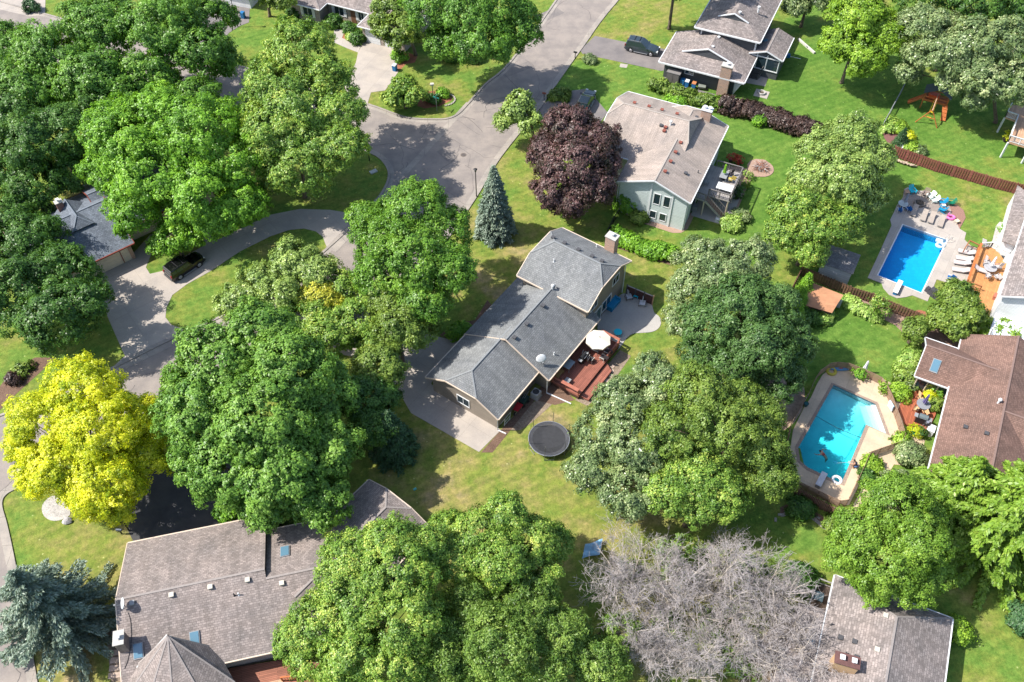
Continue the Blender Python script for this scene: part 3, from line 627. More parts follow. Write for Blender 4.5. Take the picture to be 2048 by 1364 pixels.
# ---- A: the grey-roofed house in the middle
A = thing('gable_house', 'grey-shingled taupe house in the middle with a two-storey wing, a patio and a red-brown deck', 'house', at(1040, 700))
FG = Frame(at(996.3, 839, 2.7), 55.2); LG, WG = 9.2, 9.5
rA = gable_roof(A, FG, LG, WG, 2.7, 2.62, SH_GREY, cA=.42, gutter=GUT_T, gut=('S', 'N', 'A')); walls(A, FG, LG, WG, 2.7, 2.62, S_TAUPE, cA=.42, ov=.5)
FM = Frame(at(1097.8, 760.5, 2.7), 55.2); LM, WM = 10.5, 11.2; FMx = FM.sub(10.52, 2.05); WMx = WM-4.1; kM = 3.0/(WM/2)
rM = gable_roof(A, FM, LM, WM, 2.7, 3.0, SH_GREY, gutter=GUT_T, gut=('S', 'A')); walls(A, FM, LM, WM, 2.7, 3.0, S_TAUPE, ov=.55)
F2 = Frame(at(1033.8, 550.6, 5.2), -35.0); L2, W2 = 9.5, 9.4; L2 = (at(1176, 624, 5.2)-at(1033.8, 550.6, 5.2)).length
r2 = gable_roof(A, F2, L2, W2, 5.2, 2.65, SH_GREY, cA=.45, cB=.42, kA=.9, kB=.8, gutter=GUT_T); walls(A, F2, L2, W2, 5.2, 2.65, S_TAUPE, cA=.45, cB=.42, ov=.5)
gable_roof(A, FMx, 5.0, WMx, 2.7+kM*2.05, kM*WMx/2, SH_GREY)
vents(rM, FM, WM, 2.7, 3.0, [(1134, 557), (1117, 577), (1086, 612.5), (1053.5, 649), (1029, 676)])
vents(rM, FM, WM, 2.7, 3.0, [(1105, 578)], 'flue', WHITE); vents(rM, FM, WM, 2.7, 3.0, [(1108, 709)], 'pipe')
vents(r2, F2, W2, 5.2, 2.65, [(1106, 476), (1129, 487), (1157, 500.5), (1184, 513.5), (1204, 523)]); vents(r2, F2, W2, 5.2, 2.65, [(1107.6, 523), (1193, 494)], 'pipe')
dish(rM, roof_px(FM, WM, 2.7, 3.0, 1082, 727)[2], 1.15, R(-75))
u, v = F2.px(1228, 513, 3.2); chimney(A, F2.w(u, W2+.15, 0), 1.25, .95, 0, 7.4, F2.a, BRICK, None, 1)
window(A, FG, 'A', LG, WG, 4.9, 1.45, 1.5, 1.15, .5)
# windows and doors of the two-storey end wall
for p_, z_, w_, h_ in ((6.9, 4.0, 1.3, 1.15), (2.2, 4.0, 1.3, 1.15), (5.2, 1.45, 1.9, 1.6)): window(A, F2, 'B', L2, W2, p_, z_, w_, h_, .5)
o = window(A, F2, 'B', L2, W2, 3.0, 1.12, 1.9, 2.1, .5, glass=glassmat('door_glass', (.05, .11, .11)), name='patio_door')
b = MB(); q = F2.w(L2-.35, 1.0, 1.9); b.box(q, (.18, .18, .3)); b.build('wall_lantern', BLACK, A)
downspout(A, F2.w(L2-.35, W2-.6, 0), 5.0); downspout(A, FM.w(.1, .25, 0), 2.5, at(1142, 808)); downspout(A, FG.w(.3, .3, 0), 2.5, at(1012, 868))
panel(A, FM, 'S', LM, WM, 1.2, 3.2, .7, 2.2, plain('wood_door', (.28, .15, .06), .6, .2), 'side_door', .55); panel(A, FM, 'S', LM, WM, 6.0, 8.4, .8, 2.3, GLASS, 'sliding_door', .55)

# ---- B: pale blue house with the tan roof
Bh = thing('gable_house', 'pale blue sided house with a tan shingle roof and a raised grey deck', 'house', at(1340, 330))
FB = Frame(at(1381.3, 406.6, 5.2), 65.4); WB, LB = 9.7, 16.4
rB = gable_roof(Bh, FB, LB, WB, 5.2, 1.85, SH_TAN, cB=.25, gutter=WHITE, gut=('S', 'A', 'B')); walls(Bh, FB, LB, WB, 5.2, 1.85, S_BLUE, cB=.25, ov=.45)
FW = FB.sub(4.6, 14.6, -90); LW, WW = 11.3, 13.4       # cross wing, ridge at right angles to the first
rW = gable_roof(Bh, FW, LW, WW, 5.2, 3.0, SH_TAN, cA=.28, cB=.42, kA=.8, kB=.35, gutter=WHITE, gut=('S', 'N', 'A')); walls(Bh, FW, LW-.6, WW, 5.2, 3.0, S_BLUE, cA=.28, cB=.5, ov=.6)
RV = plain('red_vent', (.22, .07, .05), .6, .15)
vents(rB, FB, WB, 5.2, 1.85, [(1372, 274), (1361, 286.5), (1351, 305.5), (1341, 324), (1330, 344)], mat=RV); vents(rB, FB, WB, 5.2, 1.85, [(1371, 347.6), (1393, 236)]); vents(rB, FB, WB, 5.2, 1.85, [(1396, 345.5)], 'pipe', DGREY)
vents(rW, FW, WW, 5.2, 3.0, [(1322, 252)]); vents(rW, FW, WW, 5.2, 3.0, [(1331, 256), (1328, 263)], mat=RV); vents(rW, FW, WW, 5.2, 3.0, [(1341, 250)], 'flue', WHITE)
vents(rW, FW, WW, 5.2, 3.0, [(1269, 207), (1298, 214), (1324, 221), (1354, 229)], mat=RV)
cq = at(1415, 219, 7.7); chimney(Bh, cq, 1.3, .8, 4.0, 7.7, FB.a+R(90), BRICK, WHITE, 2)
for p_, z_, h_ in ((4.3, 3.9, 1.6), (3.0, 3.9, 1.6), (4.5, 1.25, 1.1), (3.2, 1.25, 1.1)): window(Bh, FB, 'A', LB, WB, p_, z_, .75, h_, .45, panes=1)
b = MB()
for p_ in (5.15, 2.35): b.box(FB.w(.42, p_, 3.0), (.12, .2, 6.0), FB.a)
b.build('corner_trim', WHITE, Bh); downspout(Bh, FB.w(.4, WB-.3, 0), 5.0); downspout(Bh, FB.w(.55, .35, 0), 5.0)
panel(Bh, FB, 'S', LB, WB, 7.5, 9.6, 2.75, 4.7, GLASS, 'sliding_door', .45); window(Bh, FB, 'S', LB, WB, 4.2, 3.9, 1.1, 1.1, .45); window(Bh, FB, 'S', LB, WB, 12.5, 3.9, 1.6, 1.1, .45); panel(Bh, FB, 'S', LB, WB, 3.4, 5.4, .1, 2.1, GLASS, 'basement_door', .45)

# ---- C: split-level charcoal house at the top
Ch = thing('split_level_house', 'charcoal split-level house with taupe roofs and white trim', 'house', at(1450, 110))
FC = Frame(at(1317.6, 123.1, 3.0), -24.4); LC = (at(1488.2, 166.8, 3)-at(1317.6, 123.1, 3)).length; WC = 8.6
# low hip with a gable that looks over the front slope
def dutch(house, F, L, W, z, rise, mat, gutter, run, name='roof'):
    """front slope that stops at a shaded gable; behind it a gable roof whose ridge runs away from the front"""
    w = F.w; k = rise/(L/2); d = run; zg = z+d*k*0.95; b = MB()
    b.sheet([w(0, 0, z), w(L, 0, z), w(L-d/1, d, zg), w(d/1, d, zg)], .16)
    b.sheet([w(0, 0, z), w(d, d, zg), w(L/2, d-.0, z+rise), w(L/2, W, z+rise), w(0, W, z)], .16)
    b.sheet([w(L, 0, z), w(L, W, z), w(L/2, W, z+rise), w(L/2, d, z+rise), w(L-d, d, zg)], .16)
    r = b.build(name, mat, house)
    b = MB(); b.poly([w(d, d+.02, zg), w(L-d, d+.02, zg), w(L/2, d+.02, z+rise-.03)]); b.build('gable_wall', S_DARK, r)
    g = MB(); dz = Vector((0, 0, -.06)); up = Vector((0, 0, .05))
    g.bar(w(0, -.06, z)+dz, w(L, -.06, z)+dz, .16, .2); g.bar(w(-.06, 0, z)+dz, w(-.06, W, z)+dz, .12, .16); g.bar(w(L+.06, 0, z)+dz, w(L+.06, W, z)+dz, .12, .16)
    g.bar(w(d, d-.04, zg)+up, w(L/2, d-.04, z+rise)+up, .2, .12); g.bar(w(L-d, d-.04, zg)+up, w(L/2, d-.04, z+rise)+up, .2, .12); g.build('gutter', gutter, r); return r
rC = dutch(Ch, FC, LC, WC, 3.0, 2.2, SH_GWARM, WHITE, 2.6)
b = MB(); o_ = .5; b.prism([FC.w(*q, 0) for q in ((o_+.2, o_+.5), (LC-o_-.9, o_+.5), (LC-o_-.9, WC), (o_+.2, WC))], 0, 2.9); b.build('wall', S_DARK, Ch)
b = MB(); b.add([FC.w(LC-1.4, .98, z_) for z_ in (0, 2.9)]+[FC.w(LC-.25, .2, z_) for z_ in (2.9,)], [(0, 1, 2)]); b.bar(FC.w(LC-1.4, .95, 0), FC.w(LC-1.4, .95, 2.9), .1, .1); b.bar(FC.w(LC-1.4, .95, .1), FC.w(LC-.3, .3, 2.8), .1, .1); b.build('porch_brace', WHITE, Ch)
FU = Frame(at(1389.7, 53.7, 5.6), -24.6); LU = (at(1520.8, 84.4, 5.6)-at(1389.7, 53.7, 5.6)).length; WU = 13.5
rU = dutch(Ch, FU, LU, WU, 5.6, 1.9, SH_GWARM, WHITE, 2.6)
b = MB(); b.prism([FU.w(*q, 0) for q in ((.6, .6), (LU-.6, .6), (LU-.6, WU-.5), (.6, WU-.5))], 0, 5.5); b.build('wall', S_DARK, Ch)
b = MB(); b.bar(FU.w(1.0, .5, 2), FU.w(1.0, .5, 5.5), .14, .14); b.bar(FU.w(LU-.6, .5, 2), FU.w(LU-.6, .5, 5.5), .2, .2); b.bar(FU.w(LU-.6, .5, 5.3), FU.w(LU-.1, .1, 5.5), .1, .1); b.build('corner_trim', WHITE, Ch)
pR = at(1565.6, 122.3, 3.6); FS = Frame(at(1510, 93, 3.6), 65); WS = 5.2; LS = 5.6
FS = Frame((at(1565.6, 122.3, 3.6)+(0, 0, 0) if False else at(1565.6, 122.3, 3.6)), 65); WS = (at(1565.6, 122.3, 3.6)-at(1510, 93, 3.6)).length
rS = gable_roof(Ch, FS, 6.6, WS, 3.6, .95, SH_GWARM, gutter=WHITE, gut=('S', 'A'))
walls(Ch, FS, 6.6, WS, 3.6, .95, S_DARK, ov=.35, z0=0)
b = MB()
for v_ in (.45, WS*.45, WS*.75): b.bar(FS.w(.3, v_, 1.2), FS.w(.3, v_, 3.7), .13, .13)
b.bar(FS.w(.28, .4, 1.3), FS.w(.28, WS-.4, 1.3), .12, .12); b.bar(FS.w(.28, .4, 3.3), FS.w(.28, WS-.4, 3.3), .12, .12); b.build('porch_frame', WHITE, Ch)
panel(Ch, FS, 'A', 6.6, WS, .6, WS-.6, 1.4, 3.2, GLASS, 'porch_screen', .35)
P = at(1544, 79, 4.3); b = MB(); b.sheet([FS.w(2.9, WS*.5+.5, 4.33), FS.w(2.9, WS*.5+1.5, 4.10), FS.w(3.6, WS*.5+1.5, 4.10), FS.w(3.6, WS*.5+.5, 4.33)], .06); b.build('skylight', SKYGLASS, rS)
u, v = FC.px(1445, 185, 0); chimney(Ch, FC.w(u, .35, 0), 1.5, .95, 0, 4.9, FC.a, BRICK, None, 1)
window(Ch, FC, 'S', LC, WC, 4.5, 1.9, 1.2, .7, 1.0); panel(Ch, FC, 'A', LC, WC, 1.5, 6.6, .05, 2.3, WHITE, 'garage_door', .7, ribs=3)
for f_, Wf, zf, rf, r_, pts in ((FU, WU, 5.6, 1.9, rU, [(1479, 29), (1517, 19)]), (FC, WC, 3.0, 2.2, rC, [(1437, 78), (1425, 97)])):
    for px, py in pts:
        q = at(px, py, zf+rf*.8); b = MB(); b.cyl((q.x, q.y, zf+rf*.55), .13, .9, 10); b.cyl((q.x, q.y, zf+rf*.55+.85), .22, .12, 10); b.build('flue', WHITE, r_)
b = MB(); st0, st1 = at(1522, 128, 1.6), at(1505, 156, .1)
for k in range(8):
    q = st0.lerp(st1, k/7); b.box((q.x, q.y, q.z), (1.5, .3, .08), FC.a)
for s_ in (-.75, .75):
    o3 = Vector((math.cos(FC.a), math.sin(FC.a), 0))*s_; b.bar(st0+o3, st1+o3, .08, .25); b.bar(st0+o3+Vector((0, 0, .9)), st1+o3+Vector((0, 0, .9)), .06, .06)
    for t_ in (0, .5, 1): b.bar(st0.lerp(st1, t_)+o3, st0.lerp(st1, t_)+o3+Vector((0, 0, .9)), .06, .06)
b.build('porch_stair', boards('grey_boards', (.12, .115, .11)), Ch)

# ---- D: the big brown-roofed house at the bottom left
Dh = thing('ranch_house', 'large ranch house with a weathered brown shingle roof at the bottom left', 'house', at(400, 1200))
FD = Frame(at(268.6, 1083.6, 3.0), 13).sub(-.6, -13.3); LD, WD, RD = 12.7, 13.3, 2.35
r1 = gable_roof(Dh, FD, LD, WD, 3.0, RD, SH_BROWN, gutter=GUT_T, gut=('S', 'N', 'A')); walls(Dh, FD, LD, WD, 3.0, RD, S_STONE, ov=.5)
FD2 = FD.sub(12.7, .0); kD = RD/(WD/2); WD2 = 11.7; rD2 = kD*WD2/2
rDb = gable_roof(Dh, FD2, 6.4, WD2, 3.0, rD2, SH_BROWN, gutter=GUT_T, gut=('S', 'N')); walls(Dh, FD2, 6.4, WD2, 3.0, rD2, S_STONE, ov=.5)
e4, e1 = at(863.8, 1058, 3.0), at(738, 959.5, 3.0); dirv = Vector((-(e1-e4).y, (e1-e4).x, 0)).normalized()
if dirv.x > 0: dirv = -dirv
FD3 = Frame(e4, 0); aD3 = math.atan2(-dirv.y, -dirv.x); LD3 = 13.0; FD3 = Frame(e4+dirv*LD3, math.degrees(aD3)); WD3 = (e1-e4).length
rD3 = gable_roof(Dh, FD3, LD3, WD3, 3.0, 1.75, SH_BROWN, cB=.4, gutter=GUT_T, gut=('S', 'N', 'B')); walls(Dh, FD3, LD3, WD3, 3.0, 1.75, S_STONE, cB=.4, ov=.5)
b = MB(); b.bar(roof_px(FD3, WD3, 3, 1.75, 650, 1067)[2]+Vector((0, 0, .05)), at(675, 1118, 4.95), .16, .06); b.build('valley_flashing', WHITE, rD3)
b = MB(); q0, q1 = FD2.w(.03, WD2/2, 3+rD2), FD.w(LD-.1, WD, 3.0); b.poly([FD.w(LD-.08, WD/2+.4, 3+RD-.35), FD.w(LD-.08, WD-.3, 3.0-.05), FD.w(LD-.08, WD-.3, .0), FD.w(LD-.08, WD/2+.4, .0)]); b.build('step_wall', S_STONE, Dh)
LV = plain('pale_vent', (.5, .47, .4), .6, .05)
vents(r1, FD, WD, 3.0, RD, [(343.5, 1191), (421, 1175), (495.5, 1161)], mat=LV); vents(rDb, FD2, WD2, 3.0, rD2, [(564, 1167.5), (658, 1148)], mat=LV)
vents(r1, FD, WD, 3.0, RD, [(265, 1207)], mat=GREY); vents(r1, FD, WD, 3.0, RD, [(478, 1190)], 'pipe'); vents(r1, FD, WD, 3.0, RD, [(469, 1191)], 'pipe', BLACK)
vents(r1, FD, WD, 3.0, RD, [(277, 1303), (390, 1279)], 'skylight'); vents(rDb, FD2, WD2, 3.0, rD2, [(570, 1103)], 'skylight')
dish(r1, roof_px(FD, WD, 3.0, RD, 251, 1214)[2], 1.05, R(200))
p0 = at(250, 1212, 5.2); b = MB()
pts = [roof_px(FD, WD, 3.0, RD, x, y)[2]+Vector((0, 0, .03)) for x, y in ((256, 1225), (261, 1240), (263, 1265), (262, 1290), (256, 1320), (249, 1338))]
b.tube(smooth(pts, 4, False), .022, 5); b.build('dish_cable', BLACK, r1)
chimney(Dh, at(237, 1276, 5.7), .75, 1.15, 0, 5.7, FD.a, speckle('grey_stone', (.13, .10, .09), (.26, .21, .19), 3), None, 1)
# eight-sided pavilion roof that rises out of the south slope
ap = at(335, 1272.5, 6.3); b = MB(); nn = 8; ba = [(ap.x+.7+4.8*math.cos(2*math.pi*k/nn+.25), ap.y-3.9+4.8*math.sin(2*math.pi*k/nn+.25), 3.05) for k in range(nn)]; top = Vector((ap.x, ap.y-3.2, 6.3)); top = Vector((ap.x, ap.y, 6.3))
for k in range(nn): b.sheet([ba[k], ba[(k+1) % nn], top], .15)
ro = b.build('pavilion_roof', SH_BROWN, Dh); b = MB()
for k in range(nn): b.bar(Vector(ba[k])+Vector((0, 0, .02)), top+Vector((0, 0, .02)), .13, .03)
b.build('ridge_cap', CAPM[SH_BROWN.name], ro); b = MB(); b.prism([(x*.9+ap.x*.1, y*.9+(ap.y-3.6)*.1) for x, y, z in ba], 0, 2.95); b.build('pavilion_wall', S_STONE, Dh)
b = MB(); b.bar(roof_px(FD, WD, 3.0, RD, 335, 1270)[2]+Vector((0, 0, .1)), roof_px(FD, WD, 3.0, RD, 274, 1336)[2]+Vector((0, 0, .1)), .1, .06); b.bar(roof_px(FD, WD, 3.0, RD, 341, 1273)[2]+Vector((0, 0, .1)), roof_px(FD, WD, 3.0, RD, 405, 1307)[2]+Vector((0, 0, .1)), .1, .06); b.build('valley_flashing', GREY, ro)

# ---- E: grey-roofed house at the bottom right
Eh = thing('hip_roof_house', 'house with a taupe hip roof and brick chimney at the bottom right', 'house', at(1770, 1300))
FE = Frame(at(1670, 1150, 2.8), 246.7); WE = 10.3; LE = 13.0
rE = gable_roof(Eh, FE, LE, WE, 2.8, 2.4, SH_GWARM, cA=1, kA=.6, gutter=WHITE, gut=('S', 'N', 'A')); b = MB(); b.prism([FE.w(*q, 0) for q in ((.5, .5), (LE, .5), (LE, WE-.5), (.5, WE-.5))], 0, 2.7); b.build('wall', S_CREAM, Eh)
FE2 = FE.sub(3.7, -2.3); b = MB(); P = [FE.w(3.7, -2.4, 2.45), FE.w(LE, -3.2, 2.45), FE.w(LE, .15, 2.83), FE.w(3.7, .15, 2.83)]; b.sheet(P, .14); rE2 = b.build('porch_roof', SH_GWARM, Eh)
b = MB(); b.prism([FE.w(*q, 0) for q in ((4.0, -2.0), (LE, -2.8), (LE, .4), (4.0, .4))], 0, 2.3); b.build('porch_wall', S_CREAM, Eh)
b = MB(); b.sheet([at(1612, 1275, 2.75), at(1640, 1284, 2.75), at(1636, 1295, 2.75), at(1608, 1284, 2.75)], .08); b.build('skylight', SKYGLASS, rE2)
vents(rE, FE, WE, 2.8, 2.4, [(1770, 1232), (1753, 1300)], mat=LV); vents(rE, FE, WE, 2.8, 2.4, [(1708, 1284), (1680, 1276), (1712, 1316)]); vents(rE, FE, WE, 2.8, 2.4, [(1691, 1308), (1662, 1250)], 'pipe', DGREY)
q = roof_px(FE, WE, 2.8, 2.4, 1683, 1335)[2]; chimney(Eh, q, 1.9, .9, 2.8, q.z+1.7, FE.a+math.pi/2+.1, brick('yellow_brick', (.5, .3, .13), (.42, .25, .12), (.4, .33, .25)), plain('chimney_cap_red', (.12, .06, .055), .8, .2), 2)

# ---- F: red-brown roofed house at the right
Fh = thing('low_house', 'long low house with a red-brown shingle roof beside the left-hand pool', 'house', at(1950, 800))
FF = Frame(at(1829.2, 751.5, 2.8), -27); fz, fr_ = 2.8, 1.95
rF = gable_roof(Fh, FF, 7.4, 5.9, fz, fr_, SH_RED, gutter=WHITE, gut=('S', 'N', 'A')); b = MB(); b.prism([FF.w(*q, 0) for q in ((.4, .5), (4, .5), (4, 5.4), (.4, 5.4))], 0, 2.65); b.build('wall', S_BROWN, Fh)
for k in range(3): panel(Fh, FF, 'S', 7.4, 5.9, .55+k*1.12, 1.5+k*1.12, .75, 2.45, GLASS, 'window_wall', .48)
b = MB()
for k in range(4): b.bar(FF.w(.5+k*1.1, .42, .6), FF.w(.5+k*1.1, .42, 2.6), .1, .1)
b.build('window_post', GUT_T, Fh)
FF2 = FF.sub(3.55, 8.2, -90); LF2, WF2, zF2, rF2 = 24, 9.8, 2.9, 2.4
rFm = gable_roof(Fh, FF2, LF2, WF2, zF2, rF2, SH_RED, gutter=WHITE, gut=('S',)) if False else gable_roof(Fh, FF.sub(13.35, -15.8, 90), LF2, WF2, zF2, rF2, SH_RED, gutter=WHITE, gut=('N',))
walls(Fh, FF.sub(13.35, -15.8, 90), LF2, WF2, zF2, rF2, S_STONE, ov=.6)
FF3 = FF.sub(8.4, -7.2); rF3 = gable_roof(Fh, FF3, 14, 9.2, 2.9, 2.3, SH_RED, gutter=WHITE, gut=('S', 'N')); walls(Fh, FF3, 14, 9.2, 2.9, 2.3, S_STONE, ov=.6)
FMF = FF.sub(13.35, -15.8, 90)
vents(rFm, FMF, WF2, zF2, rF2, [(1996, 806)], 'flue', WHITE); vents(rFm, FMF, WF2, zF2, rF2, [(1930, 855), (1972, 868)])
vents(rF, FF, 5.9, fz, fr_, [(1870, 733)], 'skylight')


# ---- G: white house with a grey roof at the right edge
Gh = thing('tall_white_house', 'white two-storey house with a grey roof and an orange wooden deck at the right edge', 'house', at(2040, 560))
g0 = at(2000.6, 591.8, 5.5); g1 = at(2048, 446.6, 5.5); aG = math.degrees(math.atan2((g1-g0).y, (g1-g0).x)); FGh = Frame(g0, aG).sub(0, 0)
WGh = 9.5; FGr = Frame(FGh.w(0, -WGh, 0), aG); rG = gable_roof(Gh, FGr, 18, WGh, 5.5, 2.3, SH_GWARM, cA=.0, gutter=WHITE); walls(Gh, FGr, 18, WGh, 5.5, 2.3, S_WHITE, ov=.4)
gp = [at(2001, 483, 3.0), at(2033, 491, 3.0), at(2058, 400, 3.0), at(2016, 436, 3.0)]; gp[2] = at(2070, 430, 3.0)
b = MB(); b.sheet([at(2004, 481, 3.0), at(2033, 492, 3.1), at(2075, 400, 3.3), at(2035, 370, 3.0)], .15); b.build('porch_roof', SH_GWARM, Gh)
b = MB(); q = [at(2004, 481, 3.0), at(2033, 492, 3.0), at(2075, 400, 3.0), at(2035, 370, 3.0)]; cx = sum((p for p in q), Vector())/4; b.prism([(cx+(p-cx)*.9) for p in q], 0, 2.9); b.build('porch_wall', S_WHITE, Gh)

# lower terrace roof, a white flat membrane in front of the gable wall
b = MB(); b.prism([FGr.w(-4.6, WGh-.6, 0), FGr.w(.3, WGh-.6, 0), FGr.w(.3, 1, 0), FGr.w(-4.6, 1, 0)], 0, 2.7); b.build('flat_roof_wing', plain('white_membrane', (.62, .66, .70), .5, .05), Gh)
b = MB()
for a_, c_ in (((-4.55, WGh-.7), (-4.55, 3)), ((-4.55, WGh-.7), (-3.0, WGh-.7))):
    p_, q_ = FGr.w(*a_, 3.5), FGr.w(*c_, 3.5); b.bar(p_, q_, .05, .05); b.bar(p_-Vector((0, 0, .45)), q_-Vector((0, 0, .45)), .04, .04)
    for t_ in np.linspace(0, 1, 6): r_ = p_.lerp(q_, t_); b.bar(r_, r_-Vector((0, 0, .85)), .05, .05)
b.build('roof_railing', GREY, Gh)

# ---- H: dark slate roof with cream garage doors, under trees at the left
Hh = thing('garage_house', 'slate-blue roofed house with a cream garage door, half hidden by trees at the left', 'house', at(160, 480))
FH = Frame(at(163.9, 534.4, 2.6), 38.5).sub(-6.5, 0); LH, WH = 13.0, 12.6
rH = gable_roof(Hh, FH, LH, WH, 2.6, 2.6, SH_SLATE, cA=1, cB=.0, gutter=GUT_R); walls(Hh, FH, LH, WH, 2.6, 2.6, S_CREAM, ov=.45, cA=1)
panel(Hh, FH, 'S', LH, WH, 6.3, 10.9, .05, 2.1, plain('cream_door', (.62, .53, .41), .6, .04), 'garage_door', .45, ribs=3); panel(Hh, FH, 'S', LH, WH, 11.05, 11.15, .05, 2.2, GUT_R, 'door_trim', .45)
panel(Hh, FH, 'S', LH, WH, 12.1, 12.5, .05, 2.3, BRICK, 'brick_pier', .45, out=.15)
FH2 = FH.sub(11.5, 3.0, 0); rH2 = gable_roof(Hh, FH2, 14, 11, 2.6, 2.6, SH_SLATE, cB=.3, gutter=GUT_R); walls(Hh, FH2, 14, 11, 2.6, 2.6, S_CREAM, ov=.45, cB=.3)
FH3 = FH.sub(9.0, 4.0, 90); rH3 = gable_roof(Hh, FH3.sub(0, -2.5), 5, 5, 3.6, 1.9, SH_SLATE, cA=.5)
chimney(Hh, at(117, 405, 5.8), .8, .6, 0, 5.9, R(38), brick('red_brick', (.25, .08, .06), (.18, .06, .05), (.3, .25, .22)), None, 1)

# ---- I: stone-fronted house at the top, J: white garage at the top left
Ih = thing('stone_house', 'stone-fronted house with white garage doors at the top of the picture', 'house', at(740, 60))
FI = Frame(at(714.4, 51.5, 2.8), -24); LI, WI = 8.3, 9.0
rI = gable_roof(Ih, FI, LI, WI, 2.8, 2.0, SH_GWARM, cA=1, cB=1, gutter=WHITE); b = MB(); b.prism([FI.w(*q, 0) for q in ((.5, .5), (LI-.5, .5), (LI-.5, WI), (.5, WI))], 0, 2.7); b.build('wall', S_STONE, Ih)
for a_, c_ in ((1.0, 3.5), (4.3, 6.9)): panel(Ih, FI, 'S', LI, WI, a_, c_, .05, 2.2, WHITE, 'garage_door', .5, ribs=3)
FI2 = FI.sub(-8.5, 3.7); rI2 = gable_roof(Ih, FI2, 14, 9, 2.8, 2.0, SH_GWARM, gutter=WHITE); b = MB(); b.prism([FI2.w(*q, 0) for q in ((.5, .5), (13.5, .5), (13.5, 8.5), (.5, 8.5))], 0, 2.7); b.build('wall', S_STONE, Ih)
FI3 = FI.sub(-13.9, 1.45); rI3 = gable_roof(Ih, FI3, 6.3, 9, 2.8, 2.0, SH_GWARM, cB=1, gutter=WHITE); b = MB(); b.prism([FI3.w(*q, 0) for q in ((.5, .5), (5.8, .5), (5.8, 8.5), (.5, 8.5))], 0, 2.7); b.build('wall', S_STONE, Ih)
for F_, W_, L_, p_, w_ in ((FI2, 9, 14, 2.6, 1.6), (FI2, 9, 14, 6.6, .9), (FI3, 9, 6.3, 3.6, 1.6)):
    window(Ih, F_, 'S', L_, W_, p_, 1.6, w_, 1.6, .5); b = MB()
    for s_ in (-1, 1): b.box(F_.w(p_+s_*(w_/2+.32), .44, 1.6), (.4, .06, 1.7), F_.a)
    b.build('shutter', WHITE, Ih)
panel(Ih, FI2, 'S', 14, 9, 4.7, 5.6, .1, 2.2, plain('brown_door', (.16, .08, .05), .5), 'front_door', .5)
Jh = thing('white_garage', 'white garage wall at the upper left edge of the picture', 'garage', at(475, 5))
FJ = Frame(at(452, 8), -18); b = MB(); b.prism([FJ.w(*q, 0) for q in ((0, 0), (4.6, 0), (4.6, 6), (0, 6))], 0, 2.6); b.build('wall', S_WHITE, Jh); gable_roof(Jh, FJ.sub(-.4, -.4), 5.4, 7, 2.7, 1.6, SH_GWARM, gutter=WHITE)
# ================= TREES AND PLANTS =================
def mesh_quads(name, V, mat, parent=None, var=None, loc=None, smooth_=False):
    """V: (n,4,3) corner array -> one mesh"""
    n = len(V); org = Vector((0, 0, 0))
    if parent is not None: org = ORG.get(parent.name, org)
    elif loc is not None: org = Vector(loc)
    co = (V.reshape(-1, 3)-np.array(org)).astype(np.float32)
    me = bpy.data.meshes.new(name); me.vertices.add(n*4); me.vertices.foreach_set('co', co.ravel())
    me.loops.add(n*4); me.loops.foreach_set('vertex_index', np.arange(n*4, dtype=np.int32))
    me.polygons.add(n); me.polygons.foreach_set('loop_start', np.arange(0, n*4, 4, dtype=np.int32)); me.polygons.foreach_set('loop_total', np.full(n, 4, dtype=np.int32))
    me.update(calc_edges=True)
    if var is not None:
        a = me.attributes.new('var', 'FLOAT', 'FACE'); a.data.foreach_set('value', np.clip(var, 0, 1).astype(np.float32))
    me.materials.append(mat); o = bpy.data.objects.new(name, me); COL.objects.link(o)
    if parent is not None: adopt(o, parent)
    else: o.location = org
    ORG[o.name] = org
    return o
def unit(a): return a/np.maximum(np.linalg.norm(a, axis=-1, keepdims=True), 1e-6)
def sph(n, up=0.0):
    d = unit(RNG.normal(size=(n, 3)));
    if up: d[:, 2] += up; d = unit(d)
    return d
def leaves_at(P, Nn, size, aspect=.62, along=None, droop=0.0):
    n = len(P); r = RNG.normal(size=(n, 3)) if along is None else along+RNG.normal(size=(n, 3))*.25
    t = unit(r-(r*Nn).sum(1, keepdims=True)*Nn); b = np.cross(Nn, t); s = size*RNG.uniform(.65, 1.3, (n, 1))
    t = t*s; b = b*s*aspect; f = Nn*s*.18
    return np.stack([P-t-f, P+b+f*.6, P+t-f, P-b+f*.6], 1)
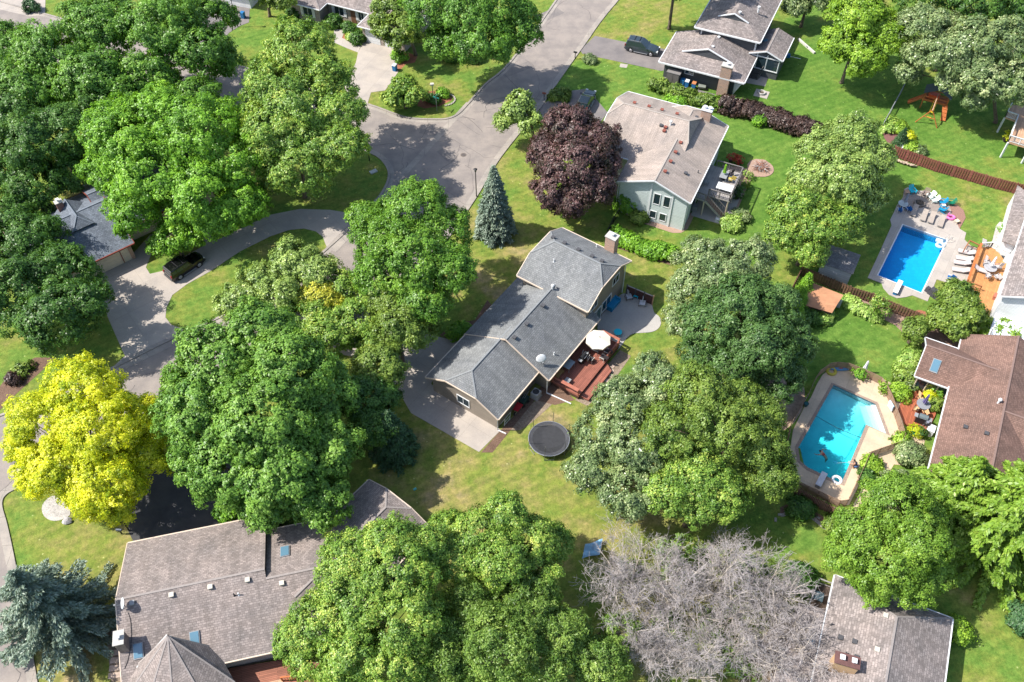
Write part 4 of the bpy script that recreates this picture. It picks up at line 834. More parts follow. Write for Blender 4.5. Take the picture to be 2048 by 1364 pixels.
def crown_leaves(blobs, clump=.25, tuft=.36, dens=1.0, leaf=.155, per=12, flat=.8, under=.25, rough_=.42, aspect=.62, hole=.0):
    Q = []; VAR = []
    C = np.array([list(b[0]) for b in blobs]); Rr = np.array([b[1] for b in blobs]); Rz = Rr*np.array([b[2] for b in blobs])
    for i in range(len(blobs)):
        r, rz = Rr[i], Rz[i]; area = 4*math.pi*r*r
        rc = max(.55, clump*r); nc = int(area/(rc*rc*2.0)*dens*1.15)+4
        d = sph(nc); d = d[(d[:, 2] > -under-.35*RNG.random(nc))]
        if hole: d = d[RNG.random(len(d)) > hole]
        cc = C[i]+d*np.array([r, r, rz])*(RNG.uniform(.62, 1.06, (len(d), 1))+.14*(RNG.random((len(d), 1)) < .14))
        for j in range(len(blobs)):                                  # drop clumps buried in a neighbouring lobe
            if j != i:
                q = (cc-C[j])/np.array([Rr[j], Rr[j], Rz[j]]); k = np.linalg.norm(q, axis=1) > .72; cc = cc[k]; d = d[k]
        for c_, d_ in zip(cc, d):
            rr = rc*RNG.uniform(.7, 1.35); nt_ = int(dens*9*(rr/.8)**2*(.42/tuft)**2)+5
            td = unit(sph(nt_)+d_*.45+np.array([0, 0, .35])); tp = c_+td*np.array([rr, rr, rr*flat])*RNG.uniform(.6, 1.08, (nt_, 1))
            cv = RNG.normal(0, .13)
            for _ in (0,):
                P = np.repeat(tp, per, 0); D = np.repeat(td, per, 0); off = sph(len(P))*tuft*RNG.uniform(.3, 1, (len(P), 1)); P = P+off
                Nn = unit(D*.8+d_*.55+unit(off)*.3+np.array([0, 0, .3])+RNG.normal(size=P.shape)*rough_)
                Q.append(leaves_at(P, Nn, leaf, aspect)); VAR.append(np.clip(.47+cv+RNG.normal(0, .19, len(P)), 0, 1))
    return np.concatenate(Q), np.concatenate(VAR)
def depth_at(px, py, z):
    p = at(px, py, z); s, c = math.sin(CT), math.cos(CT); return p.y*c-(z-CH)*s
def blobs_px(L, flat=.8): return [(at(x, y, z), .90*r*depth_at(x, y, z)/CF, flat) for x, y, z, r in L]
def trunk_mesh(root, base, blobs, r0, mat, lean=0.0):
    b = MB(); top = sum((q[0] for q in blobs), Vector())/len(blobs); top = Vector((top.x, top.y, top.z))
    z1 = max(1.6, min(q[0].z-q[1]*.5 for q in blobs)); fork = Vector((base.x+(top.x-base.x)*.25, base.y+(top.y-base.y)*.25, z1))
    b.tube([base-Vector((0, 0, .1)), base+Vector((0, 0, .35)), base.lerp(fork, .55), fork], [r0*1.5, r0*1.05, r0*.9, r0*.8], 9)
    for q in blobs:
        mid = fork.lerp(q[0], .5)+Vector((0, 0, .35)); b.tube([fork-Vector((0, 0, .2)), mid, q[0]], [r0*.55, r0*.33, r0*.1], 6)
        for k in range(5):
            d = Vector(sph(1)[0].tolist()); d.z = abs(d.z)*.7; b.tube([mid.lerp(q[0], .3+.12*k), q[0]+d*q[1]*.85], [r0*.17, .025], 4)
    return b.build('trunk', mat, root, smooth=True)
def tree(kind, label, L, mat, base=None, r0=.25, bark=None, flat=.8, group=None, **kw):
    zk = kw.pop('zk', 1.0); L = [(x, y, z*zk, r) for x, y, z, r in L]; dk = depth_at(L[0][0], L[0][1], L[0][2])/105; kw.setdefault('leaf', .128); kw['leaf'] *= dk; kw.setdefault('tuft', .36*dk**.8)
    bl = blobs_px(L, flat); cx = sum((q[0] for q in bl), Vector())/len(bl)
    bs = at(*base) if base else Vector((cx.x, cx.y, 0)); bs.z = 0
    root = thing(kind, label, 'tree', bs, group=group); trunk_mesh(root, bs, bl, r0, bark or BARK)
    Q, V = crown_leaves(bl, **kw); mesh_quads('crown', Q, mat, root, V); return root
def conifer(kind, label, base, h, r, mat, levels=22, per=11, leaf=.2, droop=.35, bark=None, base_z=.25, top_r=.06, sub=7, aspect=.32, gap=0.0, kcount=1.0, cat='tree', group=None):
    bs = at(*base) if not isinstance(base, Vector) else base; bs = Vector((bs.x, bs.y, 0)); root = thing(kind, label, cat, bs, group=group)
    b = MB(); b.tube([bs, bs+Vector((0, 0, h*.98))], [max(.05, h*.018), .02], 8); Q = []; VAR = []
    for i in range(levels):
        t = i/(levels-1); z = base_z+(h-base_z)*t**.92; R_ = (r*(1-t)**.8+top_r)*RNG.uniform(.88, 1.1); n = max(4, int(per*(1-t*.6)*kcount))
        a0 = RNG.uniform(0, 6.28)
        for k in range(n):
            if gap and RNG.random() < gap: continue
            a = a0+2*math.pi*k/n+RNG.normal(0, .12); L_ = R_*RNG.uniform(.8, 1.1); d = np.array([math.cos(a), math.sin(a), 0]); st = np.array([bs.x, bs.y, z])
            if k % 2 == 0: b.tube([Vector(st), Vector(st+d*L_*.9+np.array([0, 0, -droop*L_*.3]))], [.045, .012], 4, False)
            m = max(2, int(sub*L_/1.3)+2); s = np.linspace(.12, 1, m)[:, None]; path = st+d*L_*s+np.array([0, 0, 1])*(-droop*L_*s**1.6+.12*L_*s)
            per_ = 14; P = np.repeat(path, per_, 0); side = np.cross(d, [0, 0, 1.]); w = np.repeat((.34+.16*(1-s))*min(1, L_/1.2+.25), per_, 0)
            sg = RNG.uniform(-1, 1, (len(P), 1)); P = P+side*sg*w+np.array([0, 0, 1])*RNG.uniform(-.16, .10, (len(P), 1))+d*RNG.uniform(-.1, .15, (len(P), 1))
            Nn = unit(np.array([0, 0, .9])+d*.35+RNG.normal(size=P.shape)*.45); al = unit(d+side*sg*.9)
            Q.append(leaves_at(P, Nn, leaf, aspect, al)); VAR.append(np.clip(.35+.3*np.repeat(s[:, 0], per_)+RNG.normal(0, .16, len(P)), 0, 1))
    b.build('trunk', bark or BARK, root); mesh_quads('crown', np.concatenate(Q), mat, root, np.concatenate(VAR)); return root
def shrub(kind, label, px, py, r, h, mat, leaf=.12, dens=1.0, cat='shrub', group=None, lumps=4, tuft=.25, per=8, z=0, sq=(1, 1), rz=0.0):
    p = at(px, py, z); bl = []
    for k in range(lumps):
        a = 6.28*k/lumps+RNG.uniform(0, 1); o = r*.4 if lumps > 1 else 0; X, Y = math.cos(a)*o*sq[0], math.sin(a)*o*sq[1]
        bl.append((Vector((p.x+X*math.cos(rz)-Y*math.sin(rz), p.y+X*math.sin(rz)+Y*math.cos(rz), z+h*RNG.uniform(.42, .58))), r*.62, h/(r*1.24)*.9))
    root = thing(kind, label, cat, p, group=group); b = MB()
    for q in bl: b.tube([p, q[0]], [.04, .015], 5)
    b.build('stem', BARK, root); Q, V = crown_leaves(bl, clump=.38, tuft=tuft, dens=dens, leaf=leaf, per=per, under=.5); mesh_quads('foliage', Q, mat, root, V); return root
def hedge(kind, label, pts, w, h, mat, leaf=.13, dens=1.0, uneven=.2, cat='hedge'):
    P = ats(pts); root = thing(kind, label, cat, P[0]); Q = []; V = []; b = MB()
    for a, c in zip(P[:-1], P[1:]):
        n = max(1, int((c-a).length/(w*.55)))
        for k in range(n+1):
            q = a.lerp(c, k/max(1, n)); hh = h*RNG.uniform(1-uneven, 1+uneven*.5); bl = [(Vector((q.x, q.y, hh*.5)), w*.55, hh/(w*1.1))]
            A, B_ = crown_leaves(bl, clump=.45, tuft=.24, dens=dens, leaf=leaf, per=8, under=.6); Q.append(A); V.append(B_); b.tube([q, q+Vector((0, 0, hh*.6))], [.04, .02], 5)
    b.build('stem', BARK, root); mesh_quads('foliage', np.concatenate(Q), mat, root, np.concatenate(V)); return root

g_ = lambda *a, **k: leafmat(*a, **k)
L_MID = g_('leaf_mid', (0.057, 0.148, 0.024), (0.145, 0.304, 0.041), (0.232, 0.408, 0.058)); L_BRIGHT = g_('leaf_bright', (0.077, 0.199, 0.021), (0.204, 0.417, 0.037), (0.330, 0.556, 0.059))
L_DARK = g_('leaf_dark', (0.039, 0.101, 0.022), (0.088, 0.199, 0.034), (0.155, 0.278, 0.051)); L_PALE = g_('leaf_pale', (0.116, 0.199, 0.051), (0.281, 0.400, 0.102), (0.504, 0.590, 0.205), rough=.35)
L_SILVER = g_('leaf_silver', (0.088, 0.148, 0.059), (0.222, 0.304, 0.128), (0.524, 0.573, 0.325), rough=.3); L_YELLOW = g_('leaf_yellow', (0.24, 0.36, 0.014), (0.70, 0.72, 0.03), (0.90, 0.87, 0.18), trans=.38); L_GOLD = g_('leaf_gold', (.16, .25, .03), (.50, .50, .06), (.75, .68, .12))
L_PURPLE = g_('leaf_purple', (.030, .030, .014), (0.116, 0.062, 0.065), (0.248, 0.147, 0.147), trans=.18); L_OLIVE = g_('leaf_olive', (0.074, 0.148, 0.024), (0.194, 0.287, 0.051), (0.310, 0.400, 0.086))
L_BLUE = g_('leaf_blue', (0.063, 0.111, 0.087), (0.182, 0.248, 0.198), (0.363, 0.443, 0.372), trans=.12); L_LIME = g_('leaf_lime', (0.095, 0.203, 0.016), (0.257, 0.419, 0.041), (0.405, 0.567, 0.081)); L_PINE = g_('leaf_pine', (0.023, 0.070, 0.028), (0.062, 0.139, 0.054), (0.109, 0.202, 0.078), trans=.12)
L_DEEP = g_('leaf_deep', (.05, .115, .035), (.10, .195, .05), (.18, .28, .10)); L_FRESH = g_('leaf_fresh', (.09, .19, .02), (.19, .33, .04), (.32, .44, .08)); L_TIP = g_('leaf_tipped', (0.077, 0.174, 0.028), (0.222, 0.365, 0.059), (0.524, 0.573, 0.136)); L_WILLOW = g_('leaf_willow', (0.077, 0.165, 0.031), (0.204, 0.330, 0.062), (0.408, 0.521, 0.153)); L_HOSTA = g_('leaf_hosta', (0.135, 0.284, 0.041), (0.365, 0.513, 0.121), (0.567, 0.675, 0.270))
L_RUST = g_('leaf_rust', (0.075, 0.045, 0.030), (0.165, 0.090, 0.068), (0.255, 0.150, 0.120), trans=.15)

L_MAPLE = g_('leaf_maple', (.065, .17, .02), (.15, .30, .034), (.25, .41, .06)); L_MIDF = g_('leaf_feather', (.08, .19, .032), (.175, .33, .052), (.27, .43, .085))
TREES = [
 ('locust_tree', 'light green feathery tree at the very top left, left of the forked one', [(120, 110, 7, 85), (205, 55, 8, 75), (60, 190, 6, 75), (190, 165, 7, 75), (20, 100, 6, 60)], L_MID, None, {}),
 ('shade_tree', 'green tree at the top left with its bare forked trunk showing over the street', [(330, 60, 8.5, 80), (405, 100, 7.5, 60), (295, 150, 6.5, 65), (395, 190, 5.5, 45), (240, 205, 6, 60), (360, 15, 8, 60), (435, 120, 6, 45), (420, 40, 7.5, 50)], L_MID, (300, 245), dict(hole=.12)),
 ('shade_tree', 'dark tree at the left edge above the slate-roofed house', [(60, 290, 6, 75), (130, 265, 6, 65), (190, 235, 6, 60), (30, 230, 6, 60)], L_DARK, None, dict(hole=.06)),
 ('shade_tree', 'very dark low tree beside the red chimney of the slate-roofed house', [(70, 365, 4, 60), (140, 350, 3.5, 45), (25, 330, 5, 55), (60, 410, 3, 40)], L_DARK, None, {}),
 ('locust_tree', 'broad bright green tree spreading over the slate-roofed house', [(265, 275, 7, 90), (400, 265, 7.5, 90), (325, 235, 8, 75), (465, 320, 6, 75), (300, 350, 6, 85), (400, 385, 5.5, 80), (225, 335, 5.5, 55), (480, 410, 4, 55), (270, 420, 4.5, 55), (430, 440, 4, 50)], L_BRIGHT, (350, 470), dict(hole=.08)),
 ('small_tree', 'small round bright tree beside the black off-road car', [(350, 472, 3.4, 40), (324, 492, 2.8, 25), (384, 478, 3.0, 26)], L_BRIGHT, None, {}),
 ('maple_tree', 'tall maple with a pale top standing at the inner street corner', [(600, 105, 10.5, 70), (555, 175, 9.5, 65), (650, 175, 9, 65), (600, 215, 9, 75), (680, 225, 9, 50), (560, 265, 7.5, 70), (650, 285, 7, 70), (600, 330, 5.5, 75), (530, 230, 8, 40), (690, 290, 8, 42)], L_TIP, (610, 395), {}),
 ('maple_tree', 'dark green maple at the left edge below the slate roof', [(55, 490, 4.6, 80), (122, 555, 5.4, 72), (40, 590, 6, 80), (115, 630, 6.5, 78), (15, 440, 4.5, 60), (172, 605, 6.8, 48)], L_DARK, (85, 700), dict(zk=1.0)),
 ('golden_tree', 'bright yellow tree at the left edge beside the street', [(165, 780, 7.5, 70), (95, 850, 6, 75), (200, 860, 7, 80), (265, 830, 5.5, 50), (115, 935, 5, 75), (205, 965, 5, 75), (285, 915, 4, 55), (60, 890, 5, 45), (230, 1010, 3.5, 45)], L_YELLOW, (235, 1045), {}),
 ('locust_tree', 'huge feathery green tree in the middle left, the widest crown of all', [(520, 670, 9, 75), (440, 730, 8, 90), (570, 750, 8.5, 90), (410, 830, 7, 90), (530, 840, 8, 100), (640, 790, 6.5, 75), (460, 930, 6, 85), (570, 945, 6, 90), (660, 900, 5.5, 65), (640, 1000, 4.5, 60), (530, 1010, 4.5, 50), (370, 780, 6, 50), (395, 920, 5, 50)], L_MIDF, (545, 1040), dict(leaf=.16)),
 ('maple_tree', 'fresh green maple between the street and the grey-roofed house', [(835, 425, 8.5, 70), (765, 475, 7, 62), (890, 465, 7.5, 62), (830, 520, 7.5, 85), (900, 540, 7.5, 52), (765, 555, 6, 55), (850, 600, 5.8, 55), (730, 430, 6, 35)], L_MAPLE, (860, 655), dict(hole=.05)),
 ('small_tree', 'pale yellow-green tree beside the lens-shaped lawn', [(590, 525, 6, 50), (640, 545, 6, 42), (520, 575, 5, 50), (475, 605, 5, 42), (560, 595, 5.5, 48)], L_PALE, None, {}),
 ('small_tree', 'small tree with a patch of golden leaves behind the huge feathery tree', [(640, 592, 5.2, 32), (610, 600, 5, 26), (665, 600, 4.8, 24)], L_GOLD, None, {}),
 ('small_tree', 'olive tree with grey limbs showing behind the huge feathery tree', [(690, 575, 5, 34), (720, 640, 5, 55), (665, 670, 5, 48), (760, 690, 4.5, 40), (630, 640, 4.5, 42), (600, 630, 4.2, 36)], L_TIP, None, dict(hole=.25)),
 ('shade_tree', 'dark green tree at the mouth of the garage driveway', [(785, 600, 5, 48), (800, 655, 5, 52), (840, 665, 4, 35), (760, 735, 4.5, 52), (790, 620, 5, 40)], L_OLIVE, None, {}),
 ('shade_tree', 'dark tree on the lawn left of the garage driveway', [(720, 800, 4.5, 52), (760, 790, 4, 40), (745, 850, 3.4, 48)], L_DARK, None, {}),
 ('shade_tree', 'big dark green tree at the top edge over the stone-fronted house', [(870, 10, 9, 60), (935, 25, 9, 65), (1000, 15, 9, 62), (960, 80, 7.5, 60), (1040, 50, 7.5, 48), (890, 85, 6, 40), (1010, 90, 6.5, 40)], L_MID, (925, 105), dict(hole=.1)),
 ('fine_leaved_tree', 'fine-leaved dark tree hanging over the white garage doors', [(790, 20, 6, 45), (800, 65, 5, 42), (770, 50, 5, 30)], L_OLIVE, (831, 110), dict(hole=.3, leaf=.14)),
 ('small_tree', 'small orange-tinged green tree left of the street sign', [(808, 178, 2.4, 26), (790, 198, 2, 20), (830, 195, 2, 22)], L_TIP, None, dict(leaf=.14)),
 ('birch_tree', 'airy light green tree at the road edge left of the purple maple', [(1035, 222, 5, 30), (1062, 250, 4, 26), (1010, 245, 3.5, 18), (1045, 200, 6, 18)], L_PALE, (1070, 290), dict(hole=.3, leaf=.14)),
 ('purple_maple', 'dark purple maple in front of the tan-roofed house', [(1140, 258, 7.5, 52), (1190, 285, 6.5, 48), (1100, 305, 6, 45), (1150, 330, 6.5, 65), (1110, 375, 4.8, 45), (1180, 370, 5, 48), (1140, 400, 4, 40), (1205, 330, 5.5, 35)], L_PURPLE, (1150, 435), {}),
 ('shade_tree', 'lime-green drooping tree at the top right beside the playset', [(1720, 30, 7.5, 55), (1685, 85, 5.5, 42), (1765, 75, 6, 48), (1720, 115, 4.5, 50), (1700, 0, 8, 40)], L_LIME, None, dict(flat=.95)),
 ('oak_tree', 'silvery oak at the top right hanging over the playset', [(1850, 50, 8, 50), (1895, 105, 7, 55), (1845, 108, 6, 38), (1955, 90, 8, 58), (2015, 85, 8, 52), (1965, 155, 6, 52), (1903, 165, 5, 28), (2025, 170, 5.5, 55), (1815, 145, 4, 26), (1950, 198, 4, 26)], L_SILVER, (1990, 245), dict(hole=.12)),
 ('shade_tree', 'dark tree with dead bare limbs at the top right corner', [(1840, -10, 8, 50), (1960, 0, 9, 60), (2030, 20, 8, 40), (1900, -20, 9, 50)], L_DARK, None, dict(hole=.35)),
 ('ash_tree', 'soft grey-green tree between the tan-roofed house and the blue pool', [(1700, 278, 6.5, 55), (1640, 305, 6, 52), (1745, 315, 5.5, 42), (1685, 355, 6, 68), (1625, 360, 5, 48), (1730, 390, 4.5, 42)], L_PALE, (1690, 450), {}),
 ('ash_tree', 'yellow-green tree left of the grey shed roof', [(1590, 420, 5.5, 52), (1640, 450, 5, 55), (1570, 470, 4, 42), (1690, 440, 4.5, 36), (1620, 500, 3.5, 40)], L_TIP, None, {}),
 ('oak_tree', 'pale oak in the yard right of the concrete patio', [(1410, 515, 7, 45), (1500, 520, 7, 48), (1385, 575, 6, 48), (1455, 560, 7, 52), (1370, 640, 5, 38)], L_SILVER, None, dict(hole=.08)),
 ('oak_tree', 'large deep green tree between the two yards, left of the small brown shed', [(1480, 610, 7.5, 70), (1545, 620, 6.5, 58), (1420, 650, 6.5, 60), (1515, 685, 6.5, 72), (1585, 680, 5, 48), (1455, 735, 5, 55), (1555, 755, 4, 50), (1400, 700, 5, 42)], L_DEEP, None, {}),
 ('oak_tree', 'grey-green oak right of the trampoline', [(1305, 742, 6, 40), (1245, 808, 6, 58), (1325, 775, 6.5, 52), (1200, 865, 5, 52), (1275, 885, 5.5, 66), (1185, 940, 4, 52), (1260, 985, 4, 58)], L_SILVER, None, dict(hole=.05)),
 ('oak_tree', 'olive-green oak left of the turquoise pool', [(1400, 790, 7.5, 65), (1350, 860, 7, 70), (1445, 855, 7, 70), (1510, 890, 5.5, 58), (1540, 950, 4.2, 52), (1520, 830, 5.5, 45), (1480, 800, 6, 45)], L_OLIVE, None, dict(hole=.05)),
 ('maple_tree', 'bright green maple above the bare grey brush', [(1400, 950, 5.5, 62), (1445, 990, 4.8, 50), (1335, 985, 4.8, 48), (1390, 1010, 4, 45)], L_TIP, None, {}),
 ('maple_tree', 'yellow-tipped maple overlapping the brown-roofed ranch at the bottom', [(778, 1085, 7.5, 55), (852, 1092, 7, 44), (700, 1130, 6.5, 68), (795, 1145, 7.5, 75), (720, 1215, 6.5, 80), (640, 1250, 5.5, 62), (810, 1240, 6.5, 78), (592, 1280, 4.5, 42), (700, 1310, 5.5, 70), (620, 1320, 4.5, 45), (790, 1330, 5.5, 65)], L_TIP, None, {}),
 ('maple_tree', 'light-tipped maple below the trampoline lawn', [(1010, 1030, 6.5, 50), (950, 1065, 6, 52), (1065, 1080, 5.5, 52), (915, 1120, 5.5, 52), (1000, 1120, 6, 60), (1105, 1090, 4, 40), (1070, 1150, 4.5, 52), (900, 1060, 5, 35)], L_TIP, None, {}),
 ('willow_tree', 'dark feathery tree at the bottom edge left of the bare brush', [(950, 1220, 5.5, 72), (1050, 1215, 5.5, 68), (880, 1290, 5.5, 75), (1000, 1300, 6.5, 85), (1120, 1270, 5, 62), (1200, 1325, 4, 55), (1240, 1265, 3, 38), (1090, 1345, 5, 60), (870, 1350, 5, 60)], L_WILLOW, None, dict(leaf=.16, rough_=.8, aspect=.35)),
 ('maple_tree', 'light green maple over the hip-roofed house at the bottom right', [(1790, 1010, 7.5, 66), (1850, 1020, 6, 50), (1730, 1070, 6.5, 65), (1835, 1080, 7, 62), (1770, 1120, 6, 70), (1700, 1115, 5, 48), (1820, 1165, 4.8, 50), (1870, 1150, 4.5, 35), (1750, 1170, 4, 40)], L_FRESH, (1880, 1180), {}),
 ('small_tree', 'small spreading tree between the blue pool and the orange deck', [(1912, 595, 4, 34), (1932, 625, 3.8, 34), (1888, 636, 3, 28), (1915, 652, 2.8, 32)], L_OLIVE, None, dict(leaf=.15)),
 ('small_tree', 'thin grey-green tree at the end of the hedge by the tan-roofed house', [(1380, 500, 3.2, 26), (1360, 520, 2.6, 18), (1400, 485, 2.6, 18)], L_SILVER, None, dict(hole=.5, leaf=.12, dens=.6)),
 ('small_tree', 'wispy small tree on the brown board fence near the diving board', [(1755, 603, 2.4, 19), (1743, 615, 2, 14), (1772, 618, 1.8, 13)], L_TIP, None, dict(hole=.5, leaf=.11, dens=.6)),
 ('small_tree', 'leafy small tree in the pink mulch bed by the red-brown roof', [(1825, 660, 2.4, 20), (1840, 650, 2, 16), (1830, 678, 1.6, 14)], L_OLIVE, None, dict(hole=.1, leaf=.13)),
 ('shade_tree', 'tree with a tall pale trunk on the lawn above the dark SUV', [(1350, -70, 9, 60), (1300, -60, 8, 50), (1400, -80, 9, 50), (1350, -20, 6, 22)], L_MID, (1338, 58), {}),
 ('shade_tree', 'dark tree at the top edge right of the charcoal house', [(1595, 5, 3, 32), (1640, -10, 4, 40)], L_SILVER, None, {}),
 ('small_tree', 'grey-leaved tree at the top edge between the pale house and the street', [(560, -5, 5, 30), (525, -20, 6, 30)], L_OLIVE, (540, 33), dict(hole=.3)),
]
for kind, label, L, mat, base, kw in TREES:
    kw['zk'] = {'small_tree': 1.0, 'birch_tree': 1.1, 'purple_maple': 1.15, 'golden_tree': 1.25, 'willow_tree': 1.1, 'fine_leaved_tree': 1.1}.get(kind, 1.38) if 'zk' not in kw else kw['zk']; tree(kind, label, L, mat, base=base, **kw)
conifer('blue_spruce', 'blue spruce standing alone between the street and the purple maple', (990, 468), 10.9, 2.65, L_BLUE, levels=34, per=13, leaf=.17)
conifer('blue_spruce', 'wide blue spruce at the lower left edge beside the ranch house', (142, 1262), 12.5, 5.9, L_BLUE, levels=26, per=12, leaf=.17, gap=.25, droop=.1)
conifer('dark_pine', 'dark green conifer on the lawn left of the garage driveway', (790, 905), 7.5, 2.6, L_PINE, levels=24, leaf=.17)
conifer('young_spruce', 'small dark young spruce in the plum mulch bed by the red fence', (1797, 292), 3.0, 1.0, L_PINE, levels=16, per=10, leaf=.10, sub=6)
conifer('feathery_larch', 'lime-green feathery conifer at the right edge, the larger one', (1985, 1085), 14.5, 7.4, L_FRESH, levels=28, per=15, leaf=.24, gap=.15, droop=.22, aspect=.45)
conifer('feathery_larch', 'lime-green feathery conifer left of the larger one, over the red-brown roof edge', (1880, 1030), 10.5, 5.2, L_FRESH, levels=22, per=12, leaf=.22, gap=.12, droop=.25, aspect=.45)
conifer('juniper', 'grey-green juniper below the terrace of the turquoise pool', (1785, 985), 4.0, 2.5, L_SILVER, levels=14, per=11, leaf=.14, gap=.1)
L_RUST = g_('leaf_plum', (.035, .02, .018), (.085, .052, .046), (.15, .10, .09), trans=.15)
for i_, (x, y) in enumerate(((1250, 1150), (1330, 1250), (1430, 1250), (1500, 1150), (1480, 1330), (1380, 1130))):
    shrub('undergrowth_shrub', ('low green growth at the foot of the leafless brush by the tarp', 'low green growth among the pale stems in the middle of the leafless brush', 'green undergrowth right of the middle of the leafless brush', 'green undergrowth at the top edge of the leafless brush', 'green undergrowth at the bottom edge under the long pale limbs', 'green undergrowth under the thin young trees in the brush')[i_], x, y, 1.5, .9, L_WILLOW, dens=.35)
for x, y, h_, lb in ((1602, 598, 4.2, 'upper'), (1592, 622, 3.8, 'middle'), (1584, 646, 3.6, 'lower')):
    conifer('arborvitae', 'bright green columnar arborvitae at the %s end of its row beside the small brown shed' % lb, (x, y), h_, .9, L_BRIGHT, levels=26, per=10, leaf=.11, droop=-.5, sub=6, top_r=.12, group='arborvitae beside the brown shed')
# dead limbs against the dark foliage top right
b = MB(); q = at(1960, 20, 9)
for (x0, y0, z0), (x1, y1, z1) in (((2000, 22, 10), (1890, 32, 10.5)), ((1890, 32, 10.5), (1850, 45, 10)), ((1890, 32, 10.5), (1870, 15, 11)), ((1950, 28, 10.2), (1935, 0, 11))): b.tube([at(x0, y0, z0), at(x1, y1, z1)], [.16, .07], 7)
dl = b.build('dead_limb', speckle('dead_wood', (.25, .2, .16), (.45, .39, .32), 6), [o for o in COL.objects if o.get('label') == 'dark tree with dead bare limbs at the top right corner'][0])

# bare grey brush, bottom centre-right
DEAD = [speckle('bare_twig', (.22, .195, .19), (.46, .42, .41), 5), speckle('bare_branch', (.28, .24, .20), (.55, .49, .42), 4)]
def bare_shrub(label, px, py, h, r, stems, seed, lean=(0, 0)):
    rs = np.random.default_rng(seed); base = at(px, py); root = thing('bare_shrub', label, 'shrub', base, group='leafless grey brush'); S = []; T = []
    def grow(p, d, L, r0, lev):
        n = 4; pts = [p]
        for i in range(n):
            d = unit(d+rs.normal(size=3)*.16+np.array([0, 0, .02 if lev == 0 else -.02])); pts.append(pts[-1]+d*L/n)
        for i in range(n): (S if lev < 2 else T).append((pts[i], pts[i+1], r0*(1-i/n*.6), r0*(1-(i+1)/n*.6)))
        if lev < 3:
            for k in range((9, 8, 4)[lev]):
                t = rs.uniform(.3, 1)*n; i = min(n-1, int(t)); q = pts[i]+(pts[i+1]-pts[i])*(t-i); e = unit(d+rs.normal(size=3)*.62); grow(q, e, L*rs.uniform(.32, .55), r0*.45, lev+1)
    for s in range(stems):
        a = rs.uniform(0, 6.28); o = rs.uniform(.25, 1.0); d = unit(np.array([math.cos(a)*o*r/h+lean[0], math.sin(a)*o*r/h+lean[1], 1.0])); grow(np.array([base.x, base.y, 0])+rs.normal(size=3)*np.array([.25, .25, 0]), d, h*rs.uniform(.85, 1.15), .07, 0)
    for nm, SS, m in (('branch', S, DEAD[1]), ('twig', T, DEAD[0])):
        A = np.array([x[0] for x in SS]); B_ = np.array([x[1] for x in SS]); ra = np.array([x[2] for x in SS])[:, None]; rb = np.array([x[3] for x in SS])[:, None]; ra = np.maximum(ra, .011); rb = np.maximum(rb, .009)
        d = unit(B_-A); u = unit(np.cross(d, np.array([.3, .5, 1.])));  w = np.cross(d, u); Q = []
        K = [u*math.cos(t)+w*math.sin(t) for t in (0, 2.094, 4.189)]
        for i in range(3): j = (i+1) % 3; Q.append(np.stack([A+K[i]*ra, A+K[j]*ra, B_+K[j]*rb, B_+K[i]*rb], 1))
        mesh_quads(nm, np.concatenate(Q), m, root)
for i, (x, y, h_, r_, st, lb) in enumerate(((1250, 1190, 5.0, 4.0, 12, 'leafless grey brush nearest the blue tarp'), (1265, 1290, 4.6, 3.6, 11, 'leafless grey brush beside the dark feathery tree'), (1335, 1230, 5.2, 4.0, 13, 'leafless grey brush with the pale broken stem'), (1345, 1350, 4.6, 4.0, 11, 'leafless grey brush at the bottom edge left of the fallen limbs'),
        (1420, 1190, 5.2, 4.2, 13, 'leafless grey brush threaded with young green growth'), (1440, 1310, 5.0, 4.6, 13, 'leafless grey brush at the bottom edge with long pale limbs'), (1510, 1215, 5.0, 4.2, 12, 'leafless grey brush below the shaded lawn'), (1540, 1310, 4.6, 4.4, 12, 'leafless grey brush reaching over the hip roof'), (1600, 1345, 4.0, 3.6, 9, 'leafless grey brush in front of the yellow brick chimney'))):
    bare_shrub(lb, x, y-5, h_, r_, st, 40+i, (.1, .05))
shrub('sapling', 'young green sapling growing through the leafless brush', 1345, 1120, 1.6, 4.0, L_WILLOW, dens=.35, cat='tree'); shrub('sapling', 'thin young tree growing through the middle of the leafless brush', 1330, 1175, 1.3, 3.4, L_WILLOW, dens=.3, cat='tree')

